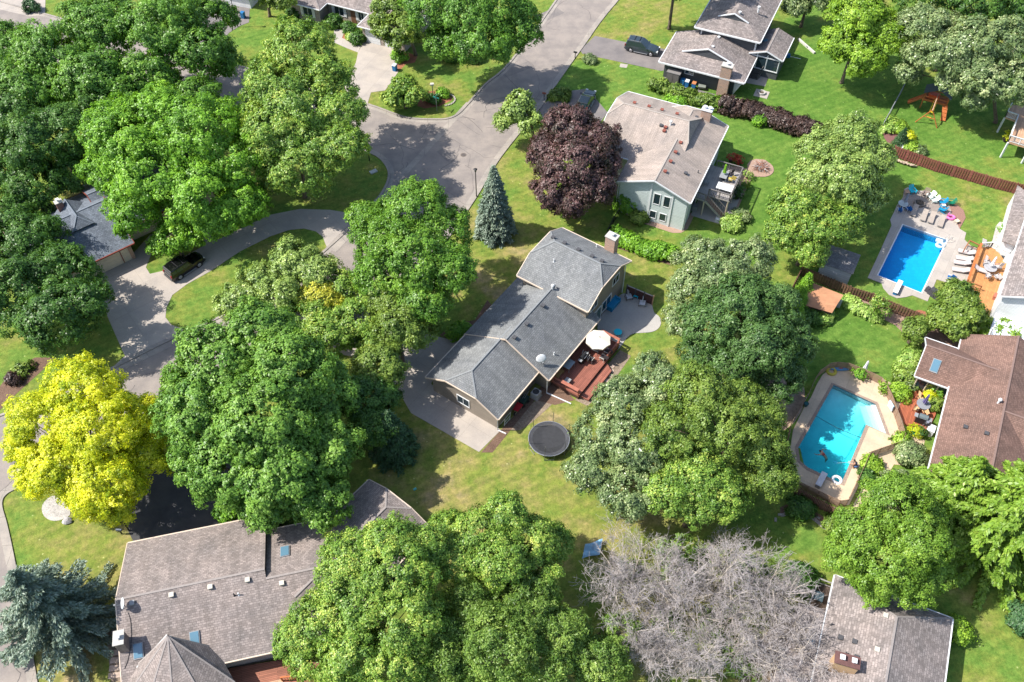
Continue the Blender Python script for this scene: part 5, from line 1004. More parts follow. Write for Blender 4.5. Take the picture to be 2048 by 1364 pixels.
hedge('hedge', 'clipped green hedge below the charcoal house', [(1308, 178), (1360, 195), (1400, 208), (1432, 218)], 1.15, 1.5, L_OLIVE)
hedge('hedge', 'purple-leaved hedge between the two top-right lawns', [(1450, 222), (1500, 232), (1560, 252), (1650, 285)], 2.0, 2.0, L_RUST, leaf=.13, uneven=.3)
hedge('hedge', 'bright green hedge between the two middle houses', [(1235, 478), (1262, 490), (1300, 505), (1345, 515)], 1.5, 1.3, L_BRIGHT, uneven=.35)
SH = [('shrub', 'green bush at the start of the clipped hedge by the tan-roofed house', 1440, 215, 1.1, 1.4, L_BRIGHT), ('shrub', 'round green bush in the purple hedge', 1517, 245, .9, 1.3, L_BRIGHT),
 ('shrub', 'round dark bush by the walk to the stone-fronted house', 698, 65, 1.0, 1.4, L_DARK), ('shrub', 'larger round bush at the garage corner of the stone-fronted house', 716, 83, 1.0, 1.3, L_DARK), ('shrub', 'dark bush left of the stone-fronted house walk', 668, 52, 1.1, 1.5, L_DARK), ('shrub', 'dark foundation bush under the first window of the stone-fronted house', 590, 30, .9, 1.3, L_DARK), ('shrub', 'dark foundation bush at the corner of the stone-fronted house', 630, 34, .9, 1.3, L_DARK),
 ('shrub', 'yellow-green plant beside the round dark bush', 703, 78, .6, .6, L_HOSTA), ('shrub', 'green bush beside the blue bin at the top driveway', 800, 120, .9, 1.2, L_BRIGHT), ('shrub', 'dark shrub under the big tree right of the stone-fronted house', 903, 118, 1.1, 1.3, L_DARK), ('shrub', 'pale shrub at the street edge under the big top tree', 945, 120, 1.3, 1.6, L_SILVER),
 ('shrub', 'green plant under the street sign', 885, 192, .6, .7, L_BRIGHT), ('shrub', 'dark plant behind the street sign', 865, 205, .7, 1.0, L_DARK), ('shrub', 'small bush at the blue wall of the tan-roofed house', 1253, 420, 1.5, 2.6, L_BRIGHT), ('shrub', 'low bush by the fence below the pale blue house', 1278, 440, 1.0, 1.0, L_OLIVE),
 ('shrub', 'tall grass clump by the mailbox', 1120, 195, 1.3, .9, L_OLIVE), ('shrub', 'silvery plant by the driveway entrance mailbox', 1180, 122, .8, .6, L_SILVER),
 ('flower_bed', 'bed of flowers and low green plants behind the clipped hedge', 1352, 202, 1.6, .5, L_BRIGHT), ('shrub', 'white variegated shrub at the foot of the raised deck stair', 1465, 452, 1.2, .8, L_HOSTA), ('shrub', 'white variegated shrub right of the raised deck stair', 1480, 438, .9, .8, L_SILVER),
 ('shrub', 'light green fern in the plum mulch bed, topmost', 1782, 247, .7, .6, L_TIP), ('shrub', 'light fern right of the topmost one in the plum bed', 1792, 250, .6, .6, L_TIP), ('shrub', 'cream flowering plant left in the plum bed', 1775, 262, .7, .6, L_HOSTA), ('shrub', 'orange and green flowers in the plum bed', 1800, 262, .9, .8, L_LIME), ('shrub', 'yellow flowering plant beside the boulder', 1816, 276, .4, .5, L_YELLOW), ('shrub', 'lime leafy plant at the lower end of the plum bed', 1820, 298, .9, .7, L_LIME), ('shrub', 'grey-green plant at the foot of the plum bed', 1838, 306, .6, .6, L_SILVER),
 ('shrub', 'bush in the grass by the garage driveway of the middle house', 912, 668, .8, .7, L_BRIGHT), ('shrub', 'small bush beside the driveway bed', 930, 660, .6, .6, L_BRIGHT),
 ('shrub', 'vine-covered shrub at the tip of the red-brown roof', 1985, 690, 2.4, 2.6, L_LIME), ('shrub', 'dark shrub at the left corner of the ranch driveway', 460, 1030, 1.0, 1.2, L_BRIGHT), ('shrub', 'dark bush under the ranch roof edge, left of the skylight', 560, 1045, 1.4, 1.7, L_OLIVE),
 ('shrub', 'potted leafy plants by the house wall on the red-brown deck', 1871, 785, .7, 1.6, L_BRIGHT), ('shrub', 'yellow flowering plant by the purple umbrella', 1857, 797, .3, .7, L_YELLOW), ('shrub', 'leafy potted plant at the deck edge by the low house', 1868, 815, .4, .9, L_OLIVE),
 ('shrub', 'green shrub at the low end of the pool terrace', 1800, 885, .7, .9, L_LIME), ('shrub', 'grey-green shrub below the deck of the low house', 1815, 920, 1.3, 1.6, L_SILVER), ('shrub', 'orange flowers beside the pool fence', 1742, 935, .8, .7, L_LIME), ('shrub', 'dark green shrub against the lower pool fence', 1730, 958, .7, .7, L_DARK),
 ('shrub', 'rusty reddish bush beside the pool terrace', 1797, 787, .9, .8, L_LIME), ('shrub', 'big hosta clump near the house at the pool terrace', 1815, 765, 1.3, 1.2, L_OLIVE),
 ('shrub', 'dark plants below the hip-roofed house deck', 1600, 1165, 1.3, 1.3, L_DARK), ('shrub', 'bright shrub at the right side of the hip-roofed house', 1905, 1265, 1.0, 1.5, L_LIME), ('shrub', 'dark shrub at the right picture edge near the bottom', 2045, 1245, 1.4, 1.6, L_PINE),
 ('shrub', 'rusty bush in the mulch near the golden tree', 30, 762, .6, .6, L_RUST), ('shrub', 'green plant in the mulch above the golden tree', 50, 742, .8, .7, L_OLIVE), ('shrub', 'small conifer on the driveway island at the top left', 66, 22, .9, 1.6, L_PINE),
 ('shrub', 'dark green shrub right of the arborvitae row', 1617, 638, 1.4, 1.0, L_DARK), ('shrub', 'dark shrub by the shaded lawn below the pool fence', 1600, 1020, 1.1, .8, L_DARK), ('shrub', 'small shrub at the end of the wooden fence below the pool', 1668, 1052, .8, .8, L_OLIVE)]
for k_, lb, x, y, r_, h_, m_ in SH: shrub(k_, lb, x, y, r_, h_, m_)
for i, (x, y, r_) in enumerate([(1640, 632, .85), (1652, 628, .8), (1648, 640, .8), (1705, 612, .65), (1716, 620, .65), (1726, 626, .65), (1736, 630, .6), (1746, 636, .6), (1695, 606, .6),
    (1822, 707, .8), (1818, 724, .8), (1812, 738, .9), (1806, 750, .9), (1823, 716, .7)]):
    shrub('hosta', 'yellow-green hosta clump beside the small brown shed' if i < 3 else ('yellow-green hosta in the row along the brown board fence' if i < 9 else 'yellow-green hosta in the row left of the red-brown roof'), x, y, r_, .6, L_HOSTA, leaf=.17, lumps=3, dens=.8, group='hosta clumps beside the brown shed' if i < 3 else ('hostas along the brown fence' if i < 9 else 'hostas beside the red-brown roof'))
# ================= THINGS =================
ORANGE = boards('orange_deck', (.46, .22, .085), .14, .5, var=.1); GREYDECK = boards('grey_deck', (.33, .31, .30), .14, .6, var=.1); FENCE_R = boards('red_fence_board', (.26, .095, .075), .12, .5); FENCE_B = boards('brown_fence_board', (.20, .11, .075), .12, .5)
WOODT = boards('tan_wood', (.48, .30, .19), .14, .6); CEDAR = plain('cedar', (.42, .13, .04), .6, .2, 4); MESHF = see_through('fence_mesh', (.34, .23, .16), .62); NETM = see_through('dark_net', (.03, .03, .035), .16)
PAINTS = {}
def paint(n, c):
    m, nt, b = new_mat(n); b.inputs['Base Color'].default_value = c4(c); b.inputs['Roughness'].default_value = .22; b.inputs['Metallic'].default_value = .3; b.inputs['Coat Weight'].default_value = .8; b.inputs['Specular IOR Level'].default_value = .5; return m
def at0(name, label, cat, group=None): return thing(name, label, cat, (0, 0, 0), 0, group)
def place(root, p, rz=0.0, scale=None):
    root.location = p; root.rotation_euler = (0, 0, rz)
    if scale: root.scale = (scale,)*3
    return root
def V3(x, y, z=0): return Vector((x, y, z))
# ---- railings, fences, platforms
def rail(parent, pts, h, m, step=1.6, bal=.0, name='railing', w=.09, low=.12):
    b = MB(); up = Vector((0, 0, h))
    for p, q in zip(pts[:-1], pts[1:]):
        b.bar(p+up, q+up, w*1.4, .05); b.bar(p+Vector((0, 0, low)), q+Vector((0, 0, low)), .05, .06); b.bar(p+up*.9, q+up*.9, .04, .07)
        n = max(1, round((q-p).length/step))
        for k in range(n+1): r_ = p.lerp(q, k/n); b.bar(r_, r_+up, w, w)
        if bal:
            n = max(1, int((q-p).length/bal))
            for k in range(n): r_ = p.lerp(q, (k+.5)/n); b.bar(r_+Vector((0, 0, low)), r_+up*.95, .03, .03)
    return b.build(name, m, parent)
def slab(parent, pts, z0, z1, m, name, uvang=0.0): b = MB(); b.prism([(p.x, p.y) for p in pts], z0, z1); return b.build(name, m, parent, uvang=uvang)
def board_fence(name, label, px, h, m, bw=.15, gap=.02, sec=2.3):
    P = ats(px); root = thing(name, label, 'fence', P[0])
    for p, q in zip(P[:-1], P[1:]):
        L = (q-p).length; d = (q-p).normalized(); nn = V3(-d.y, d.x); ns = max(1, round(L/sec))
        for s in range(ns):
            a, c = p.lerp(q, s/ns), p.lerp(q, (s+1)/ns); b = MB(); l = (c-a).length; k = bw/2+.06; i = 0
            for zz in (.35, h-.3): b.bar(a+V3(0, 0, zz), c+V3(0, 0, zz), .05, .1)
            while k < l-.05:
                o = a+d*k+nn*(.045 if i % 2 else -.045); b.box((o.x, o.y, h/2+.03), (bw, .025, h-.06+RNG.uniform(-.03, .02)), math.atan2(d.y, d.x)); k += bw+gap*.5; i += 1
            b.build('fence_panel', m, root)
            b = MB(); b.box((a.x, a.y, h/2+.05), (.13, .13, h+.1), math.atan2(d.y, d.x)); b.build('fence_post', m, root)
    b = MB(); b.box((P[-1].x, P[-1].y, h/2+.05), (.13, .13, h+.1)); b.build('fence_post', m, root); return root
board_fence('board_fence', 'dark red board fence along the lawn above the blue pool', [(1783, 312), (1835, 331), (1869, 343), (1935, 362), (1990, 378), (2060, 395)], 1.75, FENCE_R)
board_fence('board_fence', 'weathered brown board fence behind the grey shed and the small brown shed', [(1576, 597), (1599, 551), (1694, 591), (1739, 605), (1789, 627), (1860, 655), (1905, 668), (1968, 695)], 1.6, FENCE_B)
board_fence('board_fence', 'shaded brown wooden fence below the terrace of the turquoise pool', [(1588, 990), (1640, 1018), (1700, 1052), (1722, 1068)], 1.5, FENCE_B)
cf = thing('chain_link_fence', 'low grey chain-link fence between the two top-right lawns', 'fence', at(1763, 258)); rail(cf, ats([(1763, 258), (1806, 178), (1825, 135)]), 1.15, GREY, 2.6, name='fence_rail', w=.06)
b = MB(); P = ats([(1763, 258), (1806, 178), (1825, 135)]); strip_mesh(b, P, .01, .08, 1.1); b.build('wire_mesh', see_through('wire', (.2, .2, .21), .22), cf)
cf = thing('chain_link_fence', 'short black fence between the purple maple and the pale blue house', 'fence', at(1240, 425)); rail(cf, ats([(1246, 418), (1226, 448), (1214, 472)]), 1.2, BLACK, 2.2, name='fence_rail', w=.06)
b = MB(); strip_mesh(b, ats([(1246, 418), (1226, 448), (1214, 472)]), .01, .08, 1.1); b.build('wire_mesh', see_through('black_wire', (.02, .02, .02), .4), cf)
top = [(1584, 845), (1609, 800), (1620, 783), (1631, 757), (1641.5, 740), (1662, 726), (1676, 724), (1697.6, 726), (1717, 733), (1748, 746.5), (1764.6, 754.7), (1774, 768), (1785, 790), (1797, 823), (1812, 868), (1803, 882), (1743, 903), (1736, 917), (1712.5, 968.5), (1698, 999), (1682, 1001), (1662.6, 993), (1595, 961), (1582, 925), (1576, 885), (1584, 845)]
pf = thing('pool_fence', 'tan mesh pool fence curving all around the turquoise pool', 'fence', at(1700, 860)); T = ats(top, 1.25)
for p, q in zip(T[:-1], T[1:]):
    n = max(1, round((q-p).length/1.25))
    for k in range(n):
        a, c = p.lerp(q, k/n), p.lerp(q, (k+1)/n); b = MB(); a0, c0 = V3(a.x, a.y), V3(c.x, c.y); strip_mesh(b, [a0, c0], .012, .07, 1.22); b.bar(a, c, .03, .035); b.build('mesh_panel', MESHF, pf)
        b = MB(); b.bar(a0, a0+V3(0, 0, 1.28), .045, .045); b.build('fence_post', plain('dark_tan', (.2, .12, .08), .6), pf)
pv = thing('privacy_screen', 'dark brown slatted privacy wall at the top end of the concrete patio', 'fence', at(1250, 590)); P = [at(1252, 588), at(1304, 610)]; b = MB()
for k in range(9): b.bar(P[0]+V3(0, 0, .12+k*.16), P[1]+V3(0, 0, .12+k*.16), .03, .13)
b.build('slat_panel', boards('dark_slats', (.09, .04, .035)), pv)
b = MB(); b.bar(P[0]+V3(0, 0, 1.52), P[1]+V3(0, 0, 1.52), .14, .04); b.build('cap_rail', plain('weathered', (.3, .26, .24), .7), pv)
for t_ in (0, .33, .66, 1): b = MB(); q = P[0].lerp(P[1], t_); b.bar(q, q+V3(0, 0, 1.65), .12, .12); b.build('post', WOODT if t_ == 1 else DGREY, pv)

# deck of house A
DKA = thing('deck', 'red-brown wooden deck with a lower step behind the grey-roofed house', 'deck', FM.w(5, -1.5, 0)); RD2 = boards('red_deck_boards', (.27, .10, .07), .17, .32)
slab(DKA, [FM.w(1.3, .5, 0), FM.w(10, .5, 0), FM.w(10, -3.05, 0), FM.w(1.3, -3.05, 0)], .58, .72, RD2, 'floor', FM.a)
slab(DKA, [FM.w(1.6, -3.06, 0), FM.w(7.2, -3.06, 0), FM.w(6.5, -4.1, 0), FM.w(1.7, -4.1, 0)], .22, .38, RD2, 'step', FM.a)
slab(DKA, [FM.w(1.35, .45, 0), FM.w(9.95, .45, 0), FM.w(9.95, -3.0, 0), FM.w(1.35, -3.0, 0)], .05, .575, boards('deck_skirt', (.1, .05, .04)), 'skirt')
RW = plain('rail_red', (.33, .12, .08), .6, .15)
rail(DKA, [FM.w(9.9, -.6, .72), FM.w(9.9, -3.0, .72), FM.w(7.2, -3.0, .72)], .9, RW, 1.2, .0); rail(DKA, [FM.w(1.35, .3, .72), FM.w(1.35, -2.95, .72)], .9, RW, 1.5, 0)
b = MB(); b.bar(FM.w(9.9, -3.0, 1.64), FM.w(9.9, -.6, 1.64), .3, .05); b.bar(FM.w(1.35, -2.95, 1.64), FM.w(1.35, -.8, 1.64), .42, .05); b.bar(FM.w(9.9, -3.0, 1.1), FM.w(7.2, -3.0, 1.1), .1, .22); b.build('rail_cap', RW, DKA)
# deck of house B
DKB = thing('deck', 'raised grey deck with a stair on the right side of the pale blue house', 'deck', FB.w(8, -2, 0))
slab(DKB, [FB.w(5.2, .4, 0), FB.w(11, .4, 0), FB.w(11, -3.85, 0), FB.w(5.2, -3.85, 0)], 2.5, 2.68, GREYDECK, 'floor', FB.a)
slab(DKB, [FB.w(4.0, .4, 0), FB.w(5.2, .4, 0), FB.w(5.2, -1.0, 0), FB.w(4.0, -1.0, 0)], 2.5, 2.68, GREYDECK, 'landing', FB.a)
slab(DKB, [FB.w(4.3, -3.85, 0), FB.w(6.9, -3.85, 0), FB.w(6.9, -5.2, 0), FB.w(4.3, -5.2, 0)], .1, .3, GREYDECK, 'lower_platform', FB.a)
PGR = plain('rail_grey', (.17, .155, .15), .6, .1)
rail(DKB, [FB.w(11, -.4, 2.68), FB.w(11, -3.8, 2.68), FB.w(5.25, -3.8, 2.68), FB.w(5.25, -1.1, 2.68)], 1.0, PGR, 1.5, .22); rail(DKB, [FB.w(4.05, .3, 2.68), FB.w(4.05, -1.0, 2.68)], 1.0, PGR, 1.5, .22)
b = MB(); n = 11
for k in range(n):
    t_ = (k+.5)/n; b.box(FB.w(4.7, -1.0-2.75*t_, 2.6-2.35*t_), (1.05, .27, .06), FB.a)
st = b.build('stair_tread', boards('stair_boards', (.28, .2, .15)), DKB); b = MB()
for u_ in (4.15, 5.2): b.bar(FB.w(u_, -1.0, 2.5), FB.w(u_, -3.85, .15), .05, .28)
b.build('stair_stringer', plain('light_grey_wood', (.35, .33, .31), .7), DKB)
for u_ in (4.15, 5.25):
    b = MB(); b.bar(FB.w(u_, -1.0, 3.65), FB.w(u_, -3.85, 1.2), .07, .05)
    for k in range(10): t_ = k/9; b.bar(FB.w(u_, -1.0-2.85*t_, 2.68-2.45*t_), FB.w(u_, -1.0-2.85*t_, 3.65-2.45*t_), .04, .04)
    b.build('stair_railing', PGR, DKB)
for u_, v_ in ((5.3, -3.7), (8, -3.7), (10.9, -3.7), (4.2, -.9), (10.9, -.5)): b = MB(); b.bar(FB.w(u_, v_, 0), FB.w(u_, v_, 2.5), .15, .15); b.build('post', GUT_T, DKB)
struct(slab(None, [FB.w(3.6, .3, 0), FB.w(11.5, .3, 0), FB.w(11.5, -4.6, 0), FB.w(3.6, -4.6, 0)], 0, .045, PATIO, 'under_deck_patio'))
# deck of house G
FGd = Frame(g0, aG); DKG = thing('deck', 'orange stained wooden deck along the white house at the right edge', 'deck', FGd.w(8, 1.5, 0))
slab(DKG, [FGd.w(5.2, 3.1, 0), FGd.w(12.4, 3.2, 0), FGd.w(13.2, 2.0, 0), FGd.w(12.7, .9, 0), FGd.w(11, -.6, 0), FGd.w(4.6, -.9, 0), FGd.w(-1.2, -1.6, 0), FGd.w(-1.6, .6, 0), FGd.w(3.0, 1.0, 0), FGd.w(4.8, 1.4, 0)], .6, .76, ORANGE, 'floor', FGd.a)
OR = plain('rail_orange', (.30, .12, .05), .6, .15)
rail(DKG, [FGd.w(5.2, 3.1, .76), FGd.w(12.2, 3.1, .76)], .85, OR, 1.7); b = MB(); b.bar(FGd.w(5.2, 3.1, 1.63), FGd.w(12.2, 3.1, 1.63), .28, .05); b.build('rail_cap', CEDAR, DKG)
rail(DKG, [FGd.w(4.9, 1.5, .76), FGd.w(4.9, 3.0, .76)], .85, OR, 1.2); rail(DKG, [FGd.w(12.4, 3.2, .2), FGd.w(12.6, 4.4, .2), FGd.w(10.9, 4.6, .2)], .9, OR, 1.2); rail(DKG, [FGd.w(-1.5, .6, .76), FGd.w(2.4, 1.0, .76)], .85, OR, 1.3)
rail(DKG, [FGd.w(12.3, 3.0, .76), FGd.w(13.1, 1.9, .76), FGd.w(12.9, .9, .76)], .85, WHITE, 1.2, .16, name='white_railing')
b = MB()
for k in range(5): b.box(FGd.w(-1.6-.3*k, -.3+.05*k, .62-.13*k), (.3, 1.5, .07), FGd.a)
b.build('stair', boards('brown_step', (.2, .09, .05)), DKG)
# deck of house F
DKF = thing('deck', 'red-brown deck with dining set beside the turquoise pool terrace', 'deck', at(1830, 810)); slab(DKF, ats([(1813, 777.5), (1835, 777.5), (1864, 790), (1880, 797), (1869, 833), (1852, 868), (1809, 850), (1796, 819)]), .0, .22, boards('bright_red_deck', (.33, .10, .05), .14, .45), 'floor', R(62))
# deck of house E and of house D
DKE = thing('deck', 'small dark shaded deck beside the hip-roofed house at the bottom', 'deck', at(1640, 1190)); slab(DKE, ats([(1634, 1168), (1664, 1178), (1650, 1226), (1616, 1216)]), .3, .5, boards('dark_deck', (.11, .08, .065)), 'floor', FE.a); rail(DKE, [at(1662, 1176, .5), at(1634, 1165, .5), at(1614, 1215, .5)], .9, plain('grey_rail', (.26, .25, .24), .7), 1.4)
DKD = thing('deck', 'reddish wooden deck at the bottom edge below the brown ranch roof', 'deck', at(500, 1364)); slab(DKD, ats([(425, 1350), (470, 1340), (560, 1325), (640, 1330), (640, 1450), (430, 1450)]), .3, .6, boards('weathered_red', (.27, .11, .07)), 'floor', FD.a); rail(DKD, [at(565, 1362, .6), at(640, 1352, .6)], .9, CEDAR, 1.2, .2)
slab(DKD, ats([(482, 1375), (560, 1357), (575, 1372), (560, 1420), (484, 1425)], .9), .6, .72, WOODT, 'bench', FD.a)
# white-railed deck, top right edge
DKK = thing('deck', 'raised tan deck with white railings at the top right edge', 'deck', at(2030, 260)); KP = [at(2008, 234, 2.6), at(2035, 243, 2.6), at(2019, 282, 2.6), at(2070, 296, 2.6), at(2100, 200, 2.6), at(2050, 200, 2.6)]
slab(DKK, [at(2010, 234, 2.6), at(2031, 241, 2.6), at(2016, 283, 2.6), at(2080, 302, 2.6), at(2110, 215, 2.6), at(2022, 210, 2.6)], 2.35, 2.6, WOODT, 'floor', R(60)); rail(DKK, [at(2022, 210, 2.6), at(2010, 234, 2.6), at(2031, 241, 2.6), at(2016, 283, 2.6), at(2080, 302, 2.6)], 1.0, WHITE, 1.3, .16)
for x, y in ((2010, 234), (2017, 284), (2060, 296)): q = at(x, y, 2.6); b = MB(); b.bar(V3(q.x, q.y), V3(q.x, q.y, 2.5), .2, .2); b.build('post', WHITE, DKK)

# ---- sheds
def shed(name, label, px, py, ang, w, d, h, rise, wm, rm, z=0, plane=False):
    p = at(px, py); root = thing(name, label, 'shed', p); F = Frame(p, ang)
    gable_roof(root, F, w, d, h, rise, rm, t=.08); walls(root, F, w, d, h, rise, wm, ov=.12, t=.1); return root, F
GS, FSh = shed('garden_shed', 'shed with a grey shingle roof and pale walls beside the blue pool', *[(0, 0)][0], 0, 1, 1, 1, 1, WHITE, WHITE) if False else (thing('garden_shed', 'shed with a grey shingle roof and pale walls beside the blue pool', 'shed', at(1665, 560)), Frame(at(1634, 536), -28))
fs = Frame(at(1642.3, 525.2, 2.1), -28.0); b = MB(); b.prism([fs.w(*q, 0) for q in ((.05, .1), (3.7, .1), (3.7, 3.3), (.05, 3.3))], 0, 2.05); b.build('wall', siding('grey_white_siding', (.5, .5, .52), .3), GS)
b = MB(); b.sheet([fs.w(-.1, -.1, 2.1), fs.w(3.85, -.1, 2.1), fs.w(3.85, 1.7, 2.75), fs.w(-.1, 1.7, 2.75)], .07); b.sheet([fs.w(-.1, 1.7, 2.75), fs.w(3.85, 1.7, 2.75), fs.w(3.85, 3.5, 2.1), fs.w(-.1, 3.5, 2.1)], .07); rs_ = b.build('roof', shingle('dark_shed_shingle', (.2, .2, .21), 0), GS)
b = MB(); b.poly([fs.w(3.7, .1, 2.05), fs.w(3.7, 3.3, 2.05), fs.w(3.7, 1.7, 2.68)]); b.poly([fs.w(.05, 3.3, 2.05), fs.w(.05, .1, 2.05), fs.w(.05, 1.7, 2.68)]); b.build('gable_wall', MATS['grey_white_siding'], GS); panel(GS, fs, 'A', 3.75, 3.4, .9, 2.5, .05, 1.85, plain('shed_door', (.4, .4, .42), .6), 'shed_door', .05)
BS = thing('small_shed', 'small shed with a smooth orange-brown roof behind the brown fence', 'shed', at(1650, 610)); fb = Frame(at(1610, 605, 1.9), -28.5); wb = (at(1664, 626, 1.9)-at(1605, 611, 1.9)).length; rb = plain('orange_roof', (.40, .20, .11), .7, .12, 2)
P = [at(1605.5, 609, 1.7), at(1664, 626, 1.5), at(1687, 590, 2.2), at(1614, 561, 2.3)]; b = MB(); mid0 = P[0].lerp(P[3], .35)+V3(0, 0, .25); mid1 = P[1].lerp(P[2], .35)+V3(0, 0, .25); b.sheet([P[0], P[1], mid1, mid0], .08); b.sheet([mid0, mid1, P[2], P[3]], .08); b.build('roof', boards('orange_roof_sheet', (.40, .20, .11), .6, .8, var=.06), BS)
c_ = sum(P, Vector())/4; b = MB(); b.prism([c_+(q-c_)*.88 for q in P], 0, 1.55); b.build('wall', S_BROWN, BS); b = MB(); q = at(1675, 610, 0); b.box((q.x-.3, q.y-.3, .7), (.9, .08, 1.3), R(-28)); b.build('door', plain('pale_door', (.5, .5, .48), .6), BS)
CS = thing('storage_cabinet', 'dark grey storage cabinet against the charcoal garage wall', 'storage shed', at(1343, 165)); b = MB(); p = at(1345, 166); b.box((p.x, p.y, .95), (1.9, .9, 1.9), FC.a); b.build('body', plain('cabinet', (.13, .12, .115), .6, .1), CS); b = MB(); b.box((p.x, p.y, 1.95), (2.05, 1.05, .1), FC.a); b.build('lid', plain('cabinet_lid', (.19, .18, .175), .6), CS)
for s_ in (-.45, .45): b = MB(); q = p+V3(math.cos(FC.a)*s_+math.sin(FC.a)*.47, math.sin(FC.a)*s_-math.cos(FC.a)*.47, .95); b.box(q, (.84, .04, 1.7), FC.a); b.build('door', MATS['cabinet'], CS)

# ---- cars
def loft(b, secs):
    n = len(secs[0]); vs = [p for s in secs for p in s]; fs = []
    for i in range(len(secs)-1): fs += [(i*n+k, i*n+(k+1) % n, (i+1)*n+(k+1) % n, (i+1)*n+k) for k in range(n)]
    fs += [tuple(range(n-1, -1, -1)), tuple((len(secs)-1)*n+k for k in range(n))]; return b.add(vs, fs)
def sec(x, w, z0, z1, rr=.12): return [(x, -w, z0), (x, -w-.0, z0+(z1-z0)*.55), (x, -w+rr*.5, z1-rr*.6), (x, -w+rr*1.6, z1), (x, w-rr*1.6, z1), (x, w-rr*.5, z1-rr*.6), (x, w, z0+(z1-z0)*.55), (x, w, z0)]
def suv(name, label, m, L=5.1, W=1.98, H=1.85, boxy=False, racks=True):
    t = at0(name, label, 'car'); h = L/2; w = W/2; bz = 1.12; b = MB()
    loft(b, [sec(-h, w*.86, .5, bz-.05, .1), sec(-h+.12, w*.97, .38, bz, .1), sec(-h+1.2, w, .32, bz+.02, .1), sec(h-1.75, w, .32, bz, .1), sec(h-1.2, w, .34, bz-(.0 if boxy else .02), .12), sec(h-.35, w*.95, .36, bz-(.04 if boxy else .14), .14), sec(h-.08, w*.86, .42, bz-(.12 if boxy else .26), .14), sec(h, w*.8, .48, bz-.36, .1)]); b.build('body', m, t, smooth=False)
    b = MB(); r_ = H; xs = (-h+.1, -h+.32, h-2.6, h-1.55) if not boxy else (-h+.06, -h+.14, h-2.15, h-1.75)
    def cs(x, wt, z): return [(x, -wt, z-.12), (x, -wt+.1, z), (x, wt-.1, z), (x, wt, z-.12)]
    lo = lambda x, wd: [(x, -wd, bz-.03), (x, wd, bz-.03)]
    A, B_, C_, D_ = xs; wt = w*.8 if not boxy else w*.88
    base = [(A, -w*.93, bz-.03), (A, w*.93, bz-.03), (D_, w*.93, bz-.03), (D_, -w*.93, bz-.03)]; tp = [(B_, -wt, r_-.06), (B_, wt, r_-.06), (C_, wt, r_-.04), (C_, -wt, r_-.04)]; t2 = [(B_+.1, -wt+.09, r_), (B_+.1, wt-.09, r_), (C_-.12, wt-.09, r_), (C_-.12, -wt+.09, r_)]
    b.add(base+tp+t2, [(0, 4, 5, 1), (1, 5, 6, 2), (2, 6, 7, 3), (3, 7, 4, 0), (4, 8, 9, 5), (5, 9, 10, 6), (6, 10, 11, 7), (7, 11, 8, 4), (8, 11, 10, 9)]); b.build('cabin', m, t)
    def quad(nm, P, mm, out):
        c = sum((Vector(p) for p in P), Vector())/len(P); n_ = geometry.normal([Vector(p) for p in P]); n_ = n_ if n_.dot(Vector(out)) > 0 else -n_; b = MB(); b.sheet([Vector(p)+n_*.02 for p in P], .015) if abs(n_.z) > 2 else b.poly([Vector(p)+n_*.015 for p in P]); b.build(nm, mm, t)
    def bl(i, j, s, u0, u1, v0, v1):                         # patch on a cabin side
        a0, a1, b0, b1 = [Vector(q) for q in (base[i], base[j], tp[i], tp[j])]; f = lambda u, v: a0.lerp(a1, u).lerp(b0.lerp(b1, u), v); return [f(u0, v0), f(u1, v0), f(u1, v1), f(u0, v1)]
    for i, j, o in ((1, 2, (0, 1, 0)), (0, 3, (0, -1, 0))):
        for u0, u1 in ((.06, .27), (.31, .6), (.63, .93)): quad('side_window', bl(i, j, 0, u0, u1, .18, .86), GLASS, o)
    quad('windshield', bl(2, 3, 0, .07, .93, .1, .93), GLASS, (1, 0, .3)); quad('rear_window', bl(0, 1, 0, .1, .9, .25, .88), GLASS, (-1, 0, .3))
    for sx, cx in ((1, h-.98), (-1, -h+1.02)):
        for sy in (1, -1):
            wh = thing_part('wheel', t); b = MB(); b.tube([(cx, sy*(w-.26), .39), (cx, sy*(w+.01), .39)], .39, 20); ty = b.build('tyre', RUBBER, wh)
            b = MB(); b.tube([(cx, sy*(w-.0), .39), (cx, sy*(w+.03), .39)], [.25, .22], 12); b.build('rim', CHROME, wh)
            b = MB(); b.tube([(cx, sy*(w-.3), .43), (cx, sy*(w-.005), .43)], .46, 20); b.build('wheel_arch', BLACK, t)
    for sy in (1, -1):
        b = MB(); b.box((h-.1, sy*w*.66, bz-.3), (.2, .34, .14)); b.build('headlight', plain('lamp_glass', (.6, .62, .62), .15, .02), t)
        b = MB(); b.box((-h+.02, sy*w*.82, bz-.1), (.1, .18, .34)); b.build('tail_light', plain('tail_red', (.25, .01, .01), .3), t)
        b = MB(); b.box((h-1.75, sy*(w+.1), bz+.1), (.16, .2, .14)); b.build('mirror', m, t)
        if racks: b = MB(); b.bar((A+.6, sy*wt*.9, r_+.05), (C_-.2, sy*wt*.9, r_+.05), .04, .05); b.build('roof_rail', CHROME if not boxy else BLACK, t)
        b = MB(); b.bar((-h+1.5, sy*(w+.03), .33), (h-1.5, sy*(w+.03), .33), .14, .05); b.build('running_board', CHROME, t)
    if racks:
        for x in (A+1.2, A+2.0): b = MB(); b.bar((x, -wt*.9, r_+.07), (x, wt*.9, r_+.07), .08, .03); b.build('roof_bar', BLACK, t)
    b = MB(); b.box((h-.02, 0, bz-.42), (.08, w*1.1, .3)); b.build('grille', BLACK, t); b = MB(); b.box((-h-.03, 0, .5), (.14, w*1.7, .2)); b.build('rear_bumper', DGREY, t); b = MB(); b.box((h-.02, 0, .46), (.16, w*1.7, .2)); b.build('front_bumper', DGREY, t)
    return t
